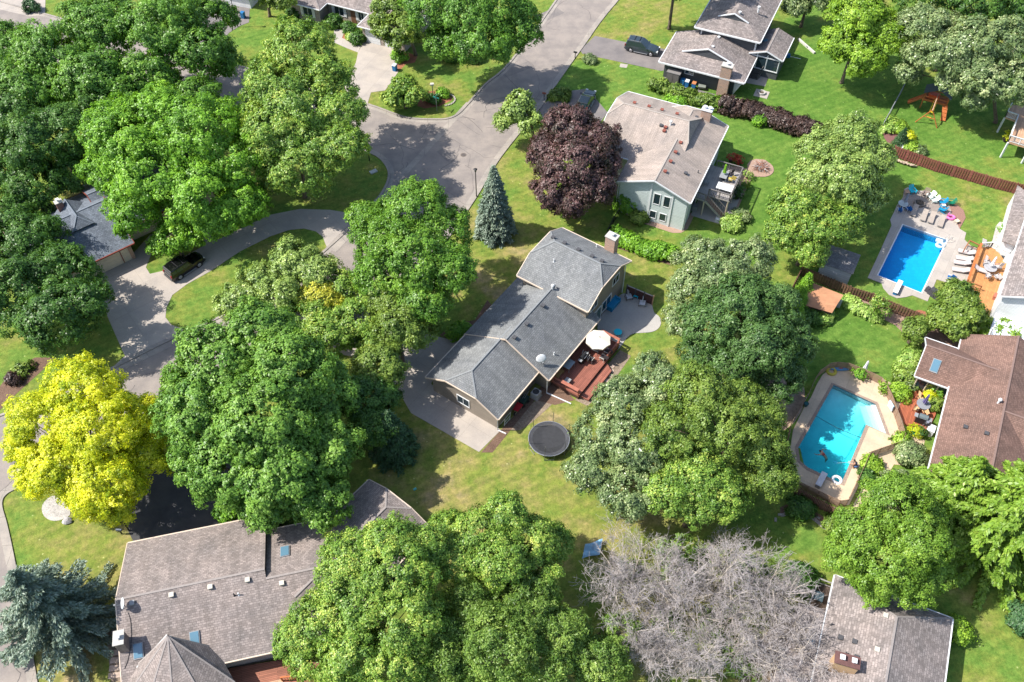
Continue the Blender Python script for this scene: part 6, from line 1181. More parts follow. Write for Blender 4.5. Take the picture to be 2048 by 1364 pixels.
def thing_part(nm, parent):
    o = bpy.data.objects.new(nm, None); COL.objects.link(o); adopt(o, parent); ORG[o.name] = ORG[parent.name]; return o
def yaw(a, c, z=0): p, q = at(*a, z), at(*c, z); return math.atan2((q-p).y, (q-p).x)
P1 = paint('slate_blue_paint', (.035, .05, .062)); P2 = paint('black_paint', (.004, .0045, .005)); P2.node_tree.nodes['Principled BSDF'].inputs['Coat Weight'].default_value = .25; P2.node_tree.nodes['Principled BSDF'].inputs['Metallic'].default_value = 0; P3 = paint('dark_paint', (.012, .018, .022))
c1 = suv('parked_suv', 'dark slate-blue SUV parked on the driveway beside the charcoal garage', P1, 5.15, 2.0, 1.9); place(c1, (at(1267, 106)+at(1302, 113.5))/2+V3(.05, 1.0), yaw((1265.5, 104), (1300.5, 111.5)))
c2 = suv('parked_suv', 'black boxy off-road SUV parked on the curved driveway at the left', P2, 4.75, 1.9, 1.82, boxy=True); place(c2, at(372, 541)+V3(0, .15), yaw((366, 561), (402.5, 537)))
c3 = suv('parked_suv', 'dark car parked on the lower driveway behind the purple maple', P3, 4.7, 1.85, 1.62, racks=False); place(c3, at(1172, 208), yaw((1163, 224), (1180, 192)))

# ---- street furniture
def lamp_post(label, px, py, h, group='street lamps'):
    t = thing('street_lamp', label, 'street lamp', at(px, py), group=group); p = at(px, py); b = MB(); b.tube([p, p+V3(0, 0, .4), p+V3(0, 0, h)], [.09, .07, .055], 10); b.build('post', BLACK, t)
    b = MB(); b.cyl((p.x, p.y, h), .12, .38, 8, .2); b.build('lantern', plain('lantern_glass', (.12, .12, .12), .3), t); b = MB(); b.cyl((p.x, p.y, h+.38), .27, .14, 8, .06); b.build('cap', BLACK, t); return t
lamp_post('black lamp post beside the blue spruce at the street edge', 953, 394, 4.3); lamp_post('black lamp post on the inner street corner, left of the shaded road', 739, 321, 2.4); lamp_post('tall black lamp post by the white garage at the top', 476, 54, 4.6)
lamp_post('leaning black lamp post beside the ranch driveway and the golden tree', 259, 1062, 2.6)
ss = thing('street_sign', 'green street name sign on a pole in the corner bed', 'street sign', at(874, 223)); p = at(874, 223); b = MB(); b.tube([p, p+V3(0, 0, 2.75)], .03, 8); b.build('pole', GREY, ss); SG = plain('sign_green', (.03, .26, .22), .5)
for rz_, z_ in ((R(68), 2.62), (R(-30), 2.4)): b = MB(); b.box((p.x, p.y, z_), (.95, .03, .2), rz_); b.build('name_blade', SG, ss)
def mailbox(label, px, py, m, rz=0, twin=False, h=1.1):
    t = thing('mailbox', label, 'mailbox', at(px, py)); p = at(px, py); b = MB(); b.bar(p, p+V3(0, 0, h), .11, .11); b.build('post', BLACK if not twin else plain('grey_post', (.3, .28, .25), .7), t); b = MB()
    st = len(b.v); b.box((0, 0, h+.05), (.55, .22, .14)); b.tube([(-.27, 0, h+.12), (.27, 0, h+.12)], .11, 12); b.xf(Matrix.Translation(p) @ Matrix.Rotation(rz, 4, 'Z'), st); b.build('box', m, t)
    if twin: b = MB(); st = len(b.v); b.box((0, .28, h+.05), (.5, .2, .2)); b.xf(Matrix.Translation(p) @ Matrix.Rotation(rz, 4, 'Z'), st); b.build('box', m, t)
    return t
mailbox('black mailbox at the mouth of the SUV driveway', 1150, 118, BLACK, R(-20)); mailbox('small red-brown mailbox by the lower driveway', 1088, 200, RV, R(-20)); mailbox('pale double mailbox on a post behind the corner bed', 866, 190, plain('pale_box', (.55, .52, .46), .5), R(10), True, 1.7); mailbox('dark mailbox beside the ranch driveway lamp post', 244, 1068, plain('slate_box', (.1, .12, .16), .4), R(0), h=.8)
mh = thing('manhole_cover', 'round iron manhole cover in the street near the spruce', 'manhole cover', at(927, 310)); b = MB(); p = at(927, 310); b.cyl((p.x, p.y, .0), .42, .03, 24); b.build('ring', plain('iron', (.16, .13, .11), .8, .2), mh); b = MB(); b.cyl((p.x, p.y, .0), .32, .038, 20); b.build('cover', plain('iron_cover', (.1, .085, .08), .7, .3, 12), mh)
for lb, px, py, r_ in (('pale utility box lid on the shaded corner lawn', 747, 344, .5), ('small teal utility marker on the shaded back lawn', 830, 979, .16)):
    b = MB(); p = at(px, py); b.box((p.x, p.y, .08), (r_*2, r_*1.2, .16), R(35)); o = b.build('utility_box', plain('box_'+lb[:5], (.4, .42, .4) if 'pale' in lb else (.1, .4, .38), .7), loc=p); tag(o, lb, 'utility box')

# ---- bins
def bin_(label, px, py, lid, rz, group=None, z=0):
    t = thing('wheelie_bin', label, 'bin', at(px, py, z), group=group); p = at(px, py, z); b = MB(); b.box((p.x, p.y, z+.5), (.52, .56, .95), rz, 1.16); b.build('body', BLUEP, t); b = MB(); b.box((p.x, p.y, z+1.02), (.64, .7, .09), rz, .9); b.build('lid', lid, t)
    b = MB(); ca, sa = math.cos(rz+math.pi/2), math.sin(rz+math.pi/2); o = V3(ca*.28, sa*.28); d = V3(-sa, ca)*.3; b.tube([p+o-d+V3(0, 0, .12), p+o+d+V3(0, 0, .12)], .11, 10); b.build('wheels', RUBBER, t); return t
WL = plain('white_lid', (.6, .62, .64), .5, .05); OL = plain('orange_lid', (.45, .18, .08), .5, .1)
bin_('blue bin with a blue lid, leftmost by the grey cabinet', 1364, 170, BLUEP, FC.a); bin_('blue bin with a white lid against the charcoal garage wall', 1373, 173, WL, FC.a); bin_('blue bin with an orange lid against the charcoal garage wall', 1386.5, 177, OL, FC.a); bin_('blue bin with a white lid at the edge of the top driveway', 790, 141, WL, R(-24)); bin_('dark blue bin beside the white garage at the top left', 487, 36, BLUEP, R(-18))
def barrow(label, px, py, tray, rz):
    t = at0('wheelbarrow', label, 'wheelbarrow'); b = MB(); b.add([(-.35, -.28, .38), (.35, -.2, .34), (.35, .2, .34), (-.35, .28, .38), (-.5, -.38, .66), (.6, -.3, .62), (.6, .3, .62), (-.5, .38, .66)], [(0, 1, 2, 3), (0, 4, 5, 1), (1, 5, 6, 2), (2, 6, 7, 3), (3, 7, 4, 0), (4, 7, 6, 5)]); b.build('tray', tray, t)
    b = MB()
    for s_ in (-1, 1): b.tube([(-1.1, s_*.3, .6), (-.2, s_*.24, .36), (.75, s_*.06, .2)], .022, 6); b.tube([(-.3, s_*.24, .36), (-.35, s_*.26, 0)], .02, 6)
    b.build('handle_frame', plain('pale_wood', (.5, .42, .3), .6), t); b = MB(); b.tube([(.75, -.05, .2), (.75, .05, .2)], .2, 16); b.build('wheel', RUBBER, t); return place(t, at(px, py), rz)
barrow('wheelbarrow with a grey tray beside the three blue bins', 1402, 179, plain('green_tray', (.2, .22, .19), .5), R(-15)); barrow('red wheelbarrow behind the garage of the grey-roofed house', 1036, 820, plain('red_tray', (.42, .02, .03), .4), R(-120))
def ac_unit(label, p, rz):
    t = at0('air_conditioner', label, 'air conditioner'); M_ = plain('ac_beige', (.36, .36, .36), .5, .05); b = MB(); b.box((0, 0, .45), (.85, .85, .8)); b.build('case', M_, t); b = MB(); b.box((0, 0, .02), (1.05, 1.05, .08)); b.build('pad', KERB, t); b = MB(); b.torus((0, 0, .86), .32, .03, 20, 6)
    for k in range(4): b.bar((-.32*math.cos(k*.785), -.32*math.sin(k*.785), .87), (.32*math.cos(k*.785), .32*math.sin(k*.785), .87), .015, .015)
    b.build('fan_grille', BLACK, t); b = MB(); b.cyl((0, 0, .80), .3, .055, 20); b.cyl((0, 0, .85), .1, .04, 12); b.build('fan', DGREY, t); return place(t, p, rz)
ac_unit('grey air conditioner against the wall of the grey-roofed house', FM.w(-.9, 1.0, 0), FM.a); ac_unit('dark air conditioner in the bed below the pale blue house', at(1267, 428), FB.a)
rk = at0('lean_to_rack', 'white metal rack leaning beside the garage corner of the grey-roofed house', 'rack'); b = MB()
for x in (-.5, .5): b.tube([(x, 0, 0), (x, -.1, 1.5)], .03, 6); b.tube([(x, .5, 0), (x, -.1, 1.5)], .03, 6)
for z_ in (.3, .8, 1.4): b.tube([(-.5, -.05, z_), (.5, -.05, z_)], .025, 6)
b.build('frame', WHITE, rk); place(rk, at(1014, 846), FG.a)
gb = thing('garden_cart', 'dark green garden cart loaded with tools against the taupe wall', 'cart', at(1048, 805)); p = at(1048, 805); b = MB(); b.box((p.x, p.y, .5), (1.1, .6, .5), FG.a); b.build('tub', plain('dark_green', (.02, .05, .04), .5), gb)
for s_ in (-.4, .4): b = MB(); o = V3(math.cos(FG.a)*s_, math.sin(FG.a)*s_); b.tube([p+o+V3(.2, -.3, .18), p+o+V3(.25, -.36, .18)], .18, 12); b.build('wheel', RUBBER, gb)
b = MB(); b.tube([p+V3(0, 0, .7), p+V3(.5, .6, 1.3)], .025, 6); b.tube([p+V3(-.2, 0, .7), p+V3(.2, .5, 1.2)], .025, 6); b.build('tool', GREY, gb)

# ---- trampoline
tp_ = at0('trampoline', 'large round trampoline with a dark mat and a net enclosure on the back lawn', 'trampoline'); b = MB(); b.torus((0, 0, .9), 2.12, .045, 48, 6); b.build('frame_ring', CHROME, tp_); b = MB(); b.cyl((0, 0, .86), 1.72, .012, 48); b.build('jumping_mat', plain('mat_black', (.035, .036, .04), .8, .15), tp_)
b = MB(); n = 48; vs = []
for k in range(n): a = 6.28318*k/n; vs += [(1.72*math.cos(a), 1.72*math.sin(a), .885), (2.08*math.cos(a), 2.08*math.sin(a), .925)]
b.add(vs, [(2*k, 2*k+1, (2*k+3) % (2*n), (2*k+2) % (2*n)) for k in range(n)]); b.build('spring_pad', plain('pad_dark', (.06, .062, .07), .7), tp_)
for k in range(6):
    a = 6.28318*k/6+.3; x, y = 2.1*math.cos(a), 2.1*math.sin(a); b = MB(); b.tube([(x*1.04, y*1.04, 0), (x*1.04, y*1.04, 2.5), (x*.97, y*.97, 2.6)], .028, 6); b.build('net_pole', DGREY, tp_)
    b = MB(); b.tube([(x, y, .88), (x, y, .05)], .03, 6); x2, y2 = 2.1*math.cos(a+.45), 2.1*math.sin(a+.45); b.tube([(x, y, .05), (x2, y2, .05), (x2, y2, .88)], .03, 6); b.build('leg', CHROME, tp_)
b = MB(); vs = []
for k in range(n): a = 6.28318*k/n; q = 1.0+.012*math.sin(a*6+1.2); vs += [(2.0*q*math.cos(a), 2.0*q*math.sin(a), .92), (2.02*math.cos(a), 2.02*math.sin(a), 2.45-.12*abs(math.sin(a*3)))]
b.add(vs, [(2*k, 2*k+1, (2*k+3) % (2*n), (2*k+2) % (2*n)) for k in range(n)]); b.build('safety_net', NETM, tp_)
place(tp_, V3(at(1098, 877, .9).x, at(1098, 877, .9).y, 0), 0)

# ---- playset
ps = thing('swing_set', 'orange wooden playset with a dark canopy, tower, slide ramps and a swing beam', 'playset', at(1850, 222)); FP = Frame(at(1862, 222), -27)
TW = [(-1.6, 0), (1.6, 0), (1.6, 1.8), (-1.6, 1.8)]
for u_, v_ in TW: b = MB(); b.bar(FP.w(u_, v_, 0), FP.w(u_, v_, 2.4), .12, .12); b.build('post', CEDAR, ps)
slab(ps, [FP.w(u_, v_, 0) for u_, v_ in TW], 1.35, 1.45, CEDAR, 'platform'); b = MB()
for (a_, c_) in zip(TW, TW[1:]+TW[:1]):
    b.bar(FP.w(*a_, 2.1), FP.w(*c_, 2.1), .05, .12); b.bar(FP.w(*a_, 1.6), FP.w(*c_, 1.6), .05, .12)
b.build('railing', CEDAR, ps); DCAN = plain('canopy_dark', (.05, .07, .08), .7); b = MB(); b.sheet([FP.w(-1.9, -.2, 2.6), FP.w(0, -.2, 3.7), FP.w(0, 2.0, 3.7), FP.w(-1.9, 2.0, 2.6)], .05); b.sheet([FP.w(0, -.2, 3.7), FP.w(1.9, -.2, 2.6), FP.w(1.9, 2.0, 2.6), FP.w(0, 2.0, 3.7)], .05); b.build('canopy', DCAN, ps)
b = MB(); b.bar(FP.w(0, .2, 2.7), FP.w(0, -3.6, 2.5), .14, .14); b.build('swing_beam', WOODT, ps)
b = MB(); b.bar(FP.w(0, -3.4, 2.5), FP.w(-1.5, -3.6, 0), .1, .1); b.bar(FP.w(0, -3.4, 2.5), FP.w(1.5, -3.6, 0), .1, .1); b.bar(FP.w(-.8, -3.5, 1.2), FP.w(.8, -3.5, 1.2), .08, .08); b.build('a_frame', CEDAR, ps)
YEL = plain('play_yellow', (.62, .42, .03), .5)
for k, v_ in enumerate((-1.0, -2.4)):
    b = MB()
    for s_ in (-.22, .22): b.bar(FP.w(s_, v_, 2.5), FP.w(s_, v_, .55), .02, .02)
    b.box(FP.w(0, v_, .52), (.5, .22, .05), FP.a); b.build('swing', YEL, ps)
b = MB(); b.bar(FP.w(-1.7, .8, 1.4), FP.w(-3.4, .4, .1), .7, .06); b.bar(FP.w(-1.7, .45, 1.55), FP.w(-3.4, .05, .25), .05, .2); b.bar(FP.w(-1.7, 1.15, 1.55), FP.w(-3.4, .75, .25), .05, .2); b.build('ramp', CEDAR, ps)
b = MB(); b.bar(FP.w(1.5, -.05, 1.4), FP.w(1.9, -1.7, .1), .7, .06)
for k in range(5): t_ = k/4; b.bar(FP.w(1.15+.4*t_, -.05-1.65*t_, 1.5-1.3*t_), FP.w(1.85+.4*t_, -.05-1.65*t_, 1.5-1.3*t_), .07, .05)
b.build('climbing_ladder', CEDAR, ps); b = MB(); b.box(FP.w(-.4, 1.0, 1.9), (1.6, 1.2, .5), FP.a, .8); b.build('play_panel', plain('play_red', (.6, .08, .02), .5), ps)

# ---- garden furniture
def lounger(label, cushion, group):
    t = at0('sun_lounger', label, 'sun lounger', group); b = MB()
    for s_ in (-.3, .3): b.bar((-.95, s_, .3), (.35, s_, .3), .04, .04); b.bar((.35, s_, .3), (.95, s_, .62), .04, .04)
    b.bar((-.95, -.3, .3), (-.95, .3, .3), .04, .04); b.build('frame', GREY, t)
    for x in (-.8, .4):
        for s_ in (-.3, .3): b = MB(); b.bar((x, s_, 0), (x, s_, .3), .04, .04); b.build('leg', GREY, t)
    b = MB(); b.box((-.32, 0, .36), (1.24, .62, .1)); b.build('seat_cushion', cushion, t); b = MB(); b.bar((.32, 0, .37), (.95, 0, .70), .62, .1); b.build('back_cushion', cushion, t); return t
CU1 = plain('taupe_cushion', (.34, .29, .25), .85, .06); CU2 = plain('pinkish_cushion', (.52, .45, .43), .85, .06)
lo1 = lounger('taupe lounger in the row by the grey pavers, leftmost of four', CU1, 'loungers at the fire pit end of the blue pool'); place(lo1, (at(1830, 415)+at(1824, 437))/2, yaw((1824, 437), (1831, 417)))
for (hx, hy), (fx, fy), lb in (((1850, 425), (1843, 446), 'taupe lounger second from the left by the grey pavers'), ((1865.5, 429), (1858, 451), 'taupe lounger third from the left by the grey pavers'), ((1885, 436), (1877, 459), 'taupe lounger at the right end of the row by the grey pavers')):
    dup(lo1, (at(hx, hy)+at(fx, fy))/2, yaw((fx, fy), (hx, hy)), lb)
lo2 = lounger('pinkish lounger nearest the lawn in the row beside the orange deck', CU2, 'loungers beside the orange deck'); place(lo2, (at(1914, 504)+at(1947, 512))/2, yaw((1914, 504), (1947, 512)))
for (hx, hy), (fx, fy), lb in (((1944, 524), (1908, 518), 'pinkish lounger second from the lawn beside the orange deck'), ((1938, 532), (1905, 527), 'pinkish lounger third from the lawn beside the orange deck'), ((1936, 547), (1901, 541), 'pinkish lounger nearest the small tree beside the orange deck')):
    dup(lo2, (at(hx, hy)+at(fx, fy))/2, yaw((fx, fy), (hx, hy)), lb)
dup(lo2, V3(0, 0, .76)+(at(1943, 548)+at(1970, 557))/2, yaw((1970, 557), (1943, 548)), 'lounger standing on the orange deck boards above the small tree')
def adirondack(label, m, group='adirondack chairs around the fire pit'):
    t = at0('adirondack_chair', label, 'chair', group); b = MB(); b.add([(-.3, -.28, .34), (.3, -.3, .40), (.3, .3, .40), (-.3, .28, .34), (-.3, -.28, .30), (.3, -.3, .36), (.3, .3, .36), (-.3, .28, .30)], [(0, 1, 2, 3), (7, 6, 5, 4), (0, 4, 5, 1), (1, 5, 6, 2), (2, 6, 7, 3), (3, 7, 4, 0)]); b.build('seat', m, t)
    b = MB()
    for k in range(5): y = (k-2)*.13; b.bar((-.26, y*.9, .3), (-.62, y*1.25, 1.02-.03*(k-2)**2), .11, .025)
    b.build('backrest', m, t)
    for s_ in (-1, 1):
        b = MB(); b.box((.02, s_*.38, .58), (.78, .15, .03)); b.build('armrest', m, t); b = MB(); b.bar((.34, s_*.34, 0), (.34, s_*.34, .57), .09, .04); b.build('leg', m, t); b = MB(); b.bar((.3, s_*.31, .36), (-.62, s_*.31, .04), .05, .1); b.build('leg', m, t)
    return t
TQ = plain('turquoise_resin', (.01, .42, .55), .4, .05); WH2 = plain('mint_white_resin', (.66, .74, .68), .45, .04); BL2 = plain('ocean_blue_resin', (.01, .22, .40), .4, .06); GN2 = plain('deep_green_resin', (.01, .16, .09), .4, .06); BR2 = plain('brown_resin', (.21, .16, .135), .6, .1)
ad = adirondack('turquoise adirondack chair at the top of the fire pit patio', TQ); fp_ = at(1838, 406)
def ring(px, py): p = at(px, py); return p, math.atan2((fp_-p).y, (fp_-p).x)
p, a = ring(1823, 386); place(ad, p, a)
for px, py, m, lb in ((1849, 392, BR2, 'brown adirondack chair at the top of the fire pit patio'), (1859, 397, WH2, 'white adirondack chair, the upper of the two white ones'), (1866, 404, WH2, 'white adirondack chair, the lower of the two white ones'), (1882, 408, BL2, 'blue adirondack chair above the small white table'), (1882, 423, BL2, 'blue adirondack chair below the small white table'), (1899, 409, GN2, 'deep green adirondack chair at the edge of the brown gravel')):
    t = adirondack(lb, m); p, a = ring(px, py); place(t, p, a)
def table(label, p, w, d, h, m, rz=0, rnd=False, cat='table', leg=None, z=0):
    t = at0('garden_table', label, cat); b = MB()
    if rnd: b.cyl((0, 0, h-.04), w/2, .04, 24)
    else: b.box((0, 0, h-.02), (w, d, .04))
    b.build('tabletop', m, t)
    for i in (-1, 1):
        for j in (-1, 1):
            k = .32 if rnd else .45; b = MB(); b.bar((i*w*k, j*d*k, 0), (i*w*k, j*d*k, h-.04), .04, .04); b.build('leg', leg or m, t)
    return place(t, V3(p.x, p.y, z), rz)
table('small white table between the two blue adirondack chairs', at(1885, 414), .5, .5, .45, WHITE); table('brown side table by the turquoise chair', at(1812, 388), .6, .6, .5, WOODT); table('cream side table next to the yellow chair in the brown gravel', at(1912, 446), .55, .5, .45, plain('cream_resin', (.6, .52, .36), .5), .4)
table('small turquoise square table between the two wicker chairs', at(1272, 596), .55, .5, .48, TQ, R(-28)); tt = table('round turquoise table on the patio beside the deck rail', at(1235, 670), .95, .95, .6, TQ, 0, True)
def chair(label, frame, cushion, group, name='patio_chair', sw=.56):
    t = at0(name, label, 'chair', group); b = MB(); b.box((0, 0, .42), (sw, sw, .1)); b.build('seat', cushion, t); b = MB(); b.bar((-sw/2, 0, .45), (-sw/2-.16, 0, .98), sw, .07); b.build('backrest', cushion, t)
    for s_ in (-1, 1):
        b = MB(); b.bar((-sw*.5, s_*sw*.54, .62), (sw*.5, s_*sw*.54, .62), .06, .04); b.build('armrest', frame, t)
        for x in (-1, 1): b = MB(); b.bar((x*sw*.45, s_*sw*.52, 0), (x*sw*.45, s_*sw*.52, .6), .04, .04); b.build('leg', frame, t)
    return t
WK = plain('dark_wicker', (.07, .06, .058), .8, .2, 12); GC = plain('pale_grey_cushion', (.52, .53, .56), .85, .04)
ch = chair('wicker chair with a pale cushion, nearest the house wall on the patio', WK, GC, 'wicker chairs on the concrete patio', sw=.72); place(ch, at(1257, 597), R(-75)); dup(ch, at(1284, 610), R(-100), 'wicker chair with a pale cushion, nearest the end of the privacy wall')
sf = at0('patio_sofa', 'bright blue covered patio sofa against the taupe wall', 'sofa'); BLC = plain('blue_cover', (.01, .19, .36), .5, .08); b = MB(); b.box((0, 0, .34), (2.0, .85, .5), 0, .97); b.build('seat', BLC, sf); b = MB(); b.box((0, .36, .62), (2.0, .24, .55), 0, .95); b.build('backrest', BLC, sf)
for s_ in (-.92, .92): b = MB(); b.box((s_, 0, .46), (.2, .85, .6), 0, .96); b.build('armrest', BLC, sf)
place(sf, at(1226, 612), yaw((1214, 620), (1237, 593)))
def umbrella(label, p, z, r, h, cloth, closed=False, n=8, base=True):
    t = at0('patio_umbrella', label, 'umbrella'); b = MB(); b.tube([(0, 0, 0), (0, 0, h)], .025, 8); b.build('pole', GREY, t); b = MB()
    if closed:
        m_ = 16; vs = []; hs = ((h-.02, .03), (h-.25, .13), (h-.9, .17), (h-1.45, .26))
        for zz, rr in hs: vs += [((rr*(1.0 if k % 2 else .62))*math.cos(6.283*k/m_), (rr*(1.0 if k % 2 else .62))*math.sin(6.283*k/m_), zz) for k in range(m_)]
        fs = [(i*m_+k, i*m_+(k+1) % m_, (i+1)*m_+(k+1) % m_, (i+1)*m_+k) for i in range(3) for k in range(m_)]+[tuple(range(m_))]; b.add(vs, fs)
    else:
        top = V3(0, 0, h); e = [V3(r*math.cos(6.283*k/n+.2), r*math.sin(6.283*k/n+.2), h-.55) for k in range(n)]
        for k in range(n): a_, c_ = e[k], e[(k+1) % n]; m0 = (a_+c_)/2*1.0; m0 = V3(m0.x*.97, m0.y*.97, h-.52); b.add([top, a_, m0, c_], [(0, 1, 2), (0, 2, 3)]); b.add([a_, c_, c_-V3(0, 0, .12), a_-V3(0, 0, .12)], [(0, 1, 2, 3)])
        b.cyl((0, 0, h-.12), .3, .16, n, .04)
    b.build('canopy', cloth, t); b = MB(); b.cyl((0, 0, 0), .25, .1, 16); b.build('base', BLACK, t)
    if not closed: b = MB(); [b.bar((0, 0, h-.3), (r*math.cos(6.283*k/n+.2), r*math.sin(6.283*k/n+.2), h-.6), .02, .02) for k in range(n)]; b.build('rib', GREY, t)
    return place(t, V3(p.x, p.y, z), .1)
CR_ = plain('cream_canvas', (.66, .61, .52), .8, .03); pu = at(1197, 675, 3.0); umbrella('open cream umbrella over the dining table on the red-brown deck', pu, .72, 1.45, 2.45, CR_)
table('dining table under the open cream umbrella', pu, 1.5, 1.0, .74, DGREY, FM.a, z=.72)
DB_ = plain('sling_dark', (.05, .045, .05), .7); dch = chair('dark deck chair right of the umbrella table near the railing corner', plain('pale_frame', (.5, .47, .42), .5), DB_, 'chairs around the umbrella table'); place(dch, FM.w(8.0, -2.6, .72), FM.a+R(90))
for u_, v_, a_, lb in ((6.1, -1.6, 0, 'deck chair left of the umbrella table facing it'), (6.4, -.7, .3, 'deck chair by the house wall left of the umbrella table'), (9.2, -1.4, math.pi, 'deck chair behind the umbrella table near the end railing'), (7.0, -2.6, 1.6, 'deck chair at the outer side of the umbrella table')): dup(dch, FM.w(u_, v_, .72), FM.a+a_, lb)
table('large grey table standing in the shade of the deck', FM.w(3.9, -.1, 0), 1.3, .9, .75, plain('slate_top', (.26, .30, .33), .4), FM.a, z=.72); table('low cedar bench box by the house wall on the deck', FM.w(2.4, .15, 0), 1.2, .5, .5, plain('oak', (.32, .19, .07), .6), FM.a, cat='bench', z=.72); table('small grey table by the left deck railing', FM.w(2.1, -1.1, 0), .7, .6, .5, GREY, FM.a, z=.72)
gr = at0('barbecue_grill', 'black grill on the red-brown deck below the umbrella', 'grill'); 
def grill(t, m):
    b = MB(); b.box((0, 0, .45), (1.1, .5, .7)); b.build('cart', BLACK, t); b = MB(); b.tube([(-.38, 0, .9), (.38, 0, .9)], .26, 16); b.build('hood', m, t); b = MB(); b.bar((-.3, -.3, .95), (.3, -.3, .95), .03, .03); b.build('handle', CHROME, t)
    for s_ in (-1, 1): b = MB(); b.box((s_*.62, 0, .82), (.32, .45, .04)); b.build('side_shelf', GREY, t)
grill(gr, BLACK); place(gr, FM.w(5.6, -.9, .72), FM.a)
gr2 = at0('barbecue_grill', 'large dark grey grill on the deck of the low red-brown house', 'grill'); grill(gr2, plain('grill_grey', (.12, .15, .16), .35)); place(gr2, at(1839, 847)+V3(0, 0, .22), R(-27), 1.15)
kg = at0('kettle_grill', 'round kettle grill next to the large dark grill', 'grill'); b = MB(); b.ell((0, 0, .85), (.3, .3, .26), 16, 10); b.build('bowl', BLACK, kg); b = MB(); b.cyl((0, 0, 1.08), .16, .04, 14); b.build('lid_top', CHROME, kg)
for k in range(3): b = MB(); b.bar((.12*math.cos(2.09*k), .12*math.sin(2.09*k), .7), (.34*math.cos(2.09*k), .34*math.sin(2.09*k), 0), .03, .03); b.build('leg', GREY, kg)
place(kg, at(1847, 858)+V3(0, 0, .22))
DF = at0('dining_table', 'round grey dining table with the folded purple umbrella on the low deck', 'table'); b = MB(); b.cyl((0, 0, .7), .72, .05, 28); b.build('tabletop', plain('grey_glass', (.22, .23, .25), .25), DF)
for k in range(4): b = MB(); b.bar((.4*math.cos(1.57*k), .4*math.sin(1.57*k), .7), (.5*math.cos(1.57*k), .5*math.sin(1.57*k), 0), .04, .04); b.build('leg', BLACK, DF)
place(DF, at(1841, 818)+V3(0, 0, .22)); umbrella('folded purple umbrella standing in the round grey dining table', at(1841, 818), .22, 1, 2.5, plain('purple_canvas', (.13, .11, .25), .8), True)
pc = plain('peach_cushion', (.6, .38, .2), .8); dc = chair('peach-cushioned chair left below the round table on the low deck', BLACK, pc, 'chairs on the low red-brown deck', 'dining_chair', .5); place(dc, at(1829, 824)+V3(0, 0, .22), R(50))
for px, py, a_, lb in ((1846, 829, R(100), 'peach-cushioned chair right below the round table on the low deck'), (1837, 803, R(-80), 'peach-cushioned chair above the round table on the low deck')): dup(dc, at(px, py)+V3(0, 0, .22), a_, lb)
# house G deck set
gp_ = at(1976, 543, .76); table('round grey table under the folded white umbrella on the orange deck', gp_, 1.5, 1.5, .74, plain('table_grey', (.33, .33, .35), .4), 0, True, z=.76); umbrella('folded white umbrella on the orange deck', gp_, .76, 1, 2.6, plain('white_canvas', (.68, .68, .72), .8), True)
gch = chair('white sling chair left of the round grey table on the orange deck', CHROME, plain('sling_pale', (.42, .40, .40), .8), 'chairs around the folded white umbrella'); place(gch, at(1962, 545)+V3(.3, 0, .76), R(0))
for dx, dy, a_, lb in ((1.2, .4, R(190), 'sling chair right of the round grey table on the orange deck'), (.5, -1.2, R(110), 'sling chair below the round grey table, on the right'), (-.5, -1.1, R(60), 'sling chair below the round grey table, on the left'), (.1, 1.2, R(-90), 'sling chair behind the folded white umbrella')): dup(gch, V3(gp_.x+dx, gp_.y+dy, .76), a_, lb)
dup(gch, at(1964, 503)+V3(0, 0, .76), R(-60), 'grey metal chair at the top corner of the orange deck')
def box_thing(name, label, cat, p, d, m, rz=0, lid=None):
    t = thing(name, label, cat, p); b = MB(); b.box((p.x, p.y, p.z+d[2]/2), d, rz, .97); b.build('body', m, t); b = MB(); b.box((p.x, p.y, p.z+d[2]+.03), (d[0]+.06, d[1]+.06, .06), rz); b.build('lid', lid or m, t); return t
box_thing('deck_cabinet', 'white cabinet against the white house wall on the orange deck', 'cabinet', at(2009, 505, .76), (1.3, .8, .8), WHITE, FGd.a); box_thing('deck_cabinet', 'second white box below the white cabinet on the orange deck', 'cabinet', at(2018, 520, .76), (1.5, .8, .5), WHITE, FGd.a-R(20)); box_thing('deck_cabinet', 'white cabinet by the house wall at the low red-brown deck', 'cabinet', at(1857, 866), (.9, .7, .9), WHITE, R(60)); box_thing('deck_box', 'reddish box at the wall end of the orange deck', 'box', at(1993, 598, .76), (.7, .9, .5), RW, FGd.a)
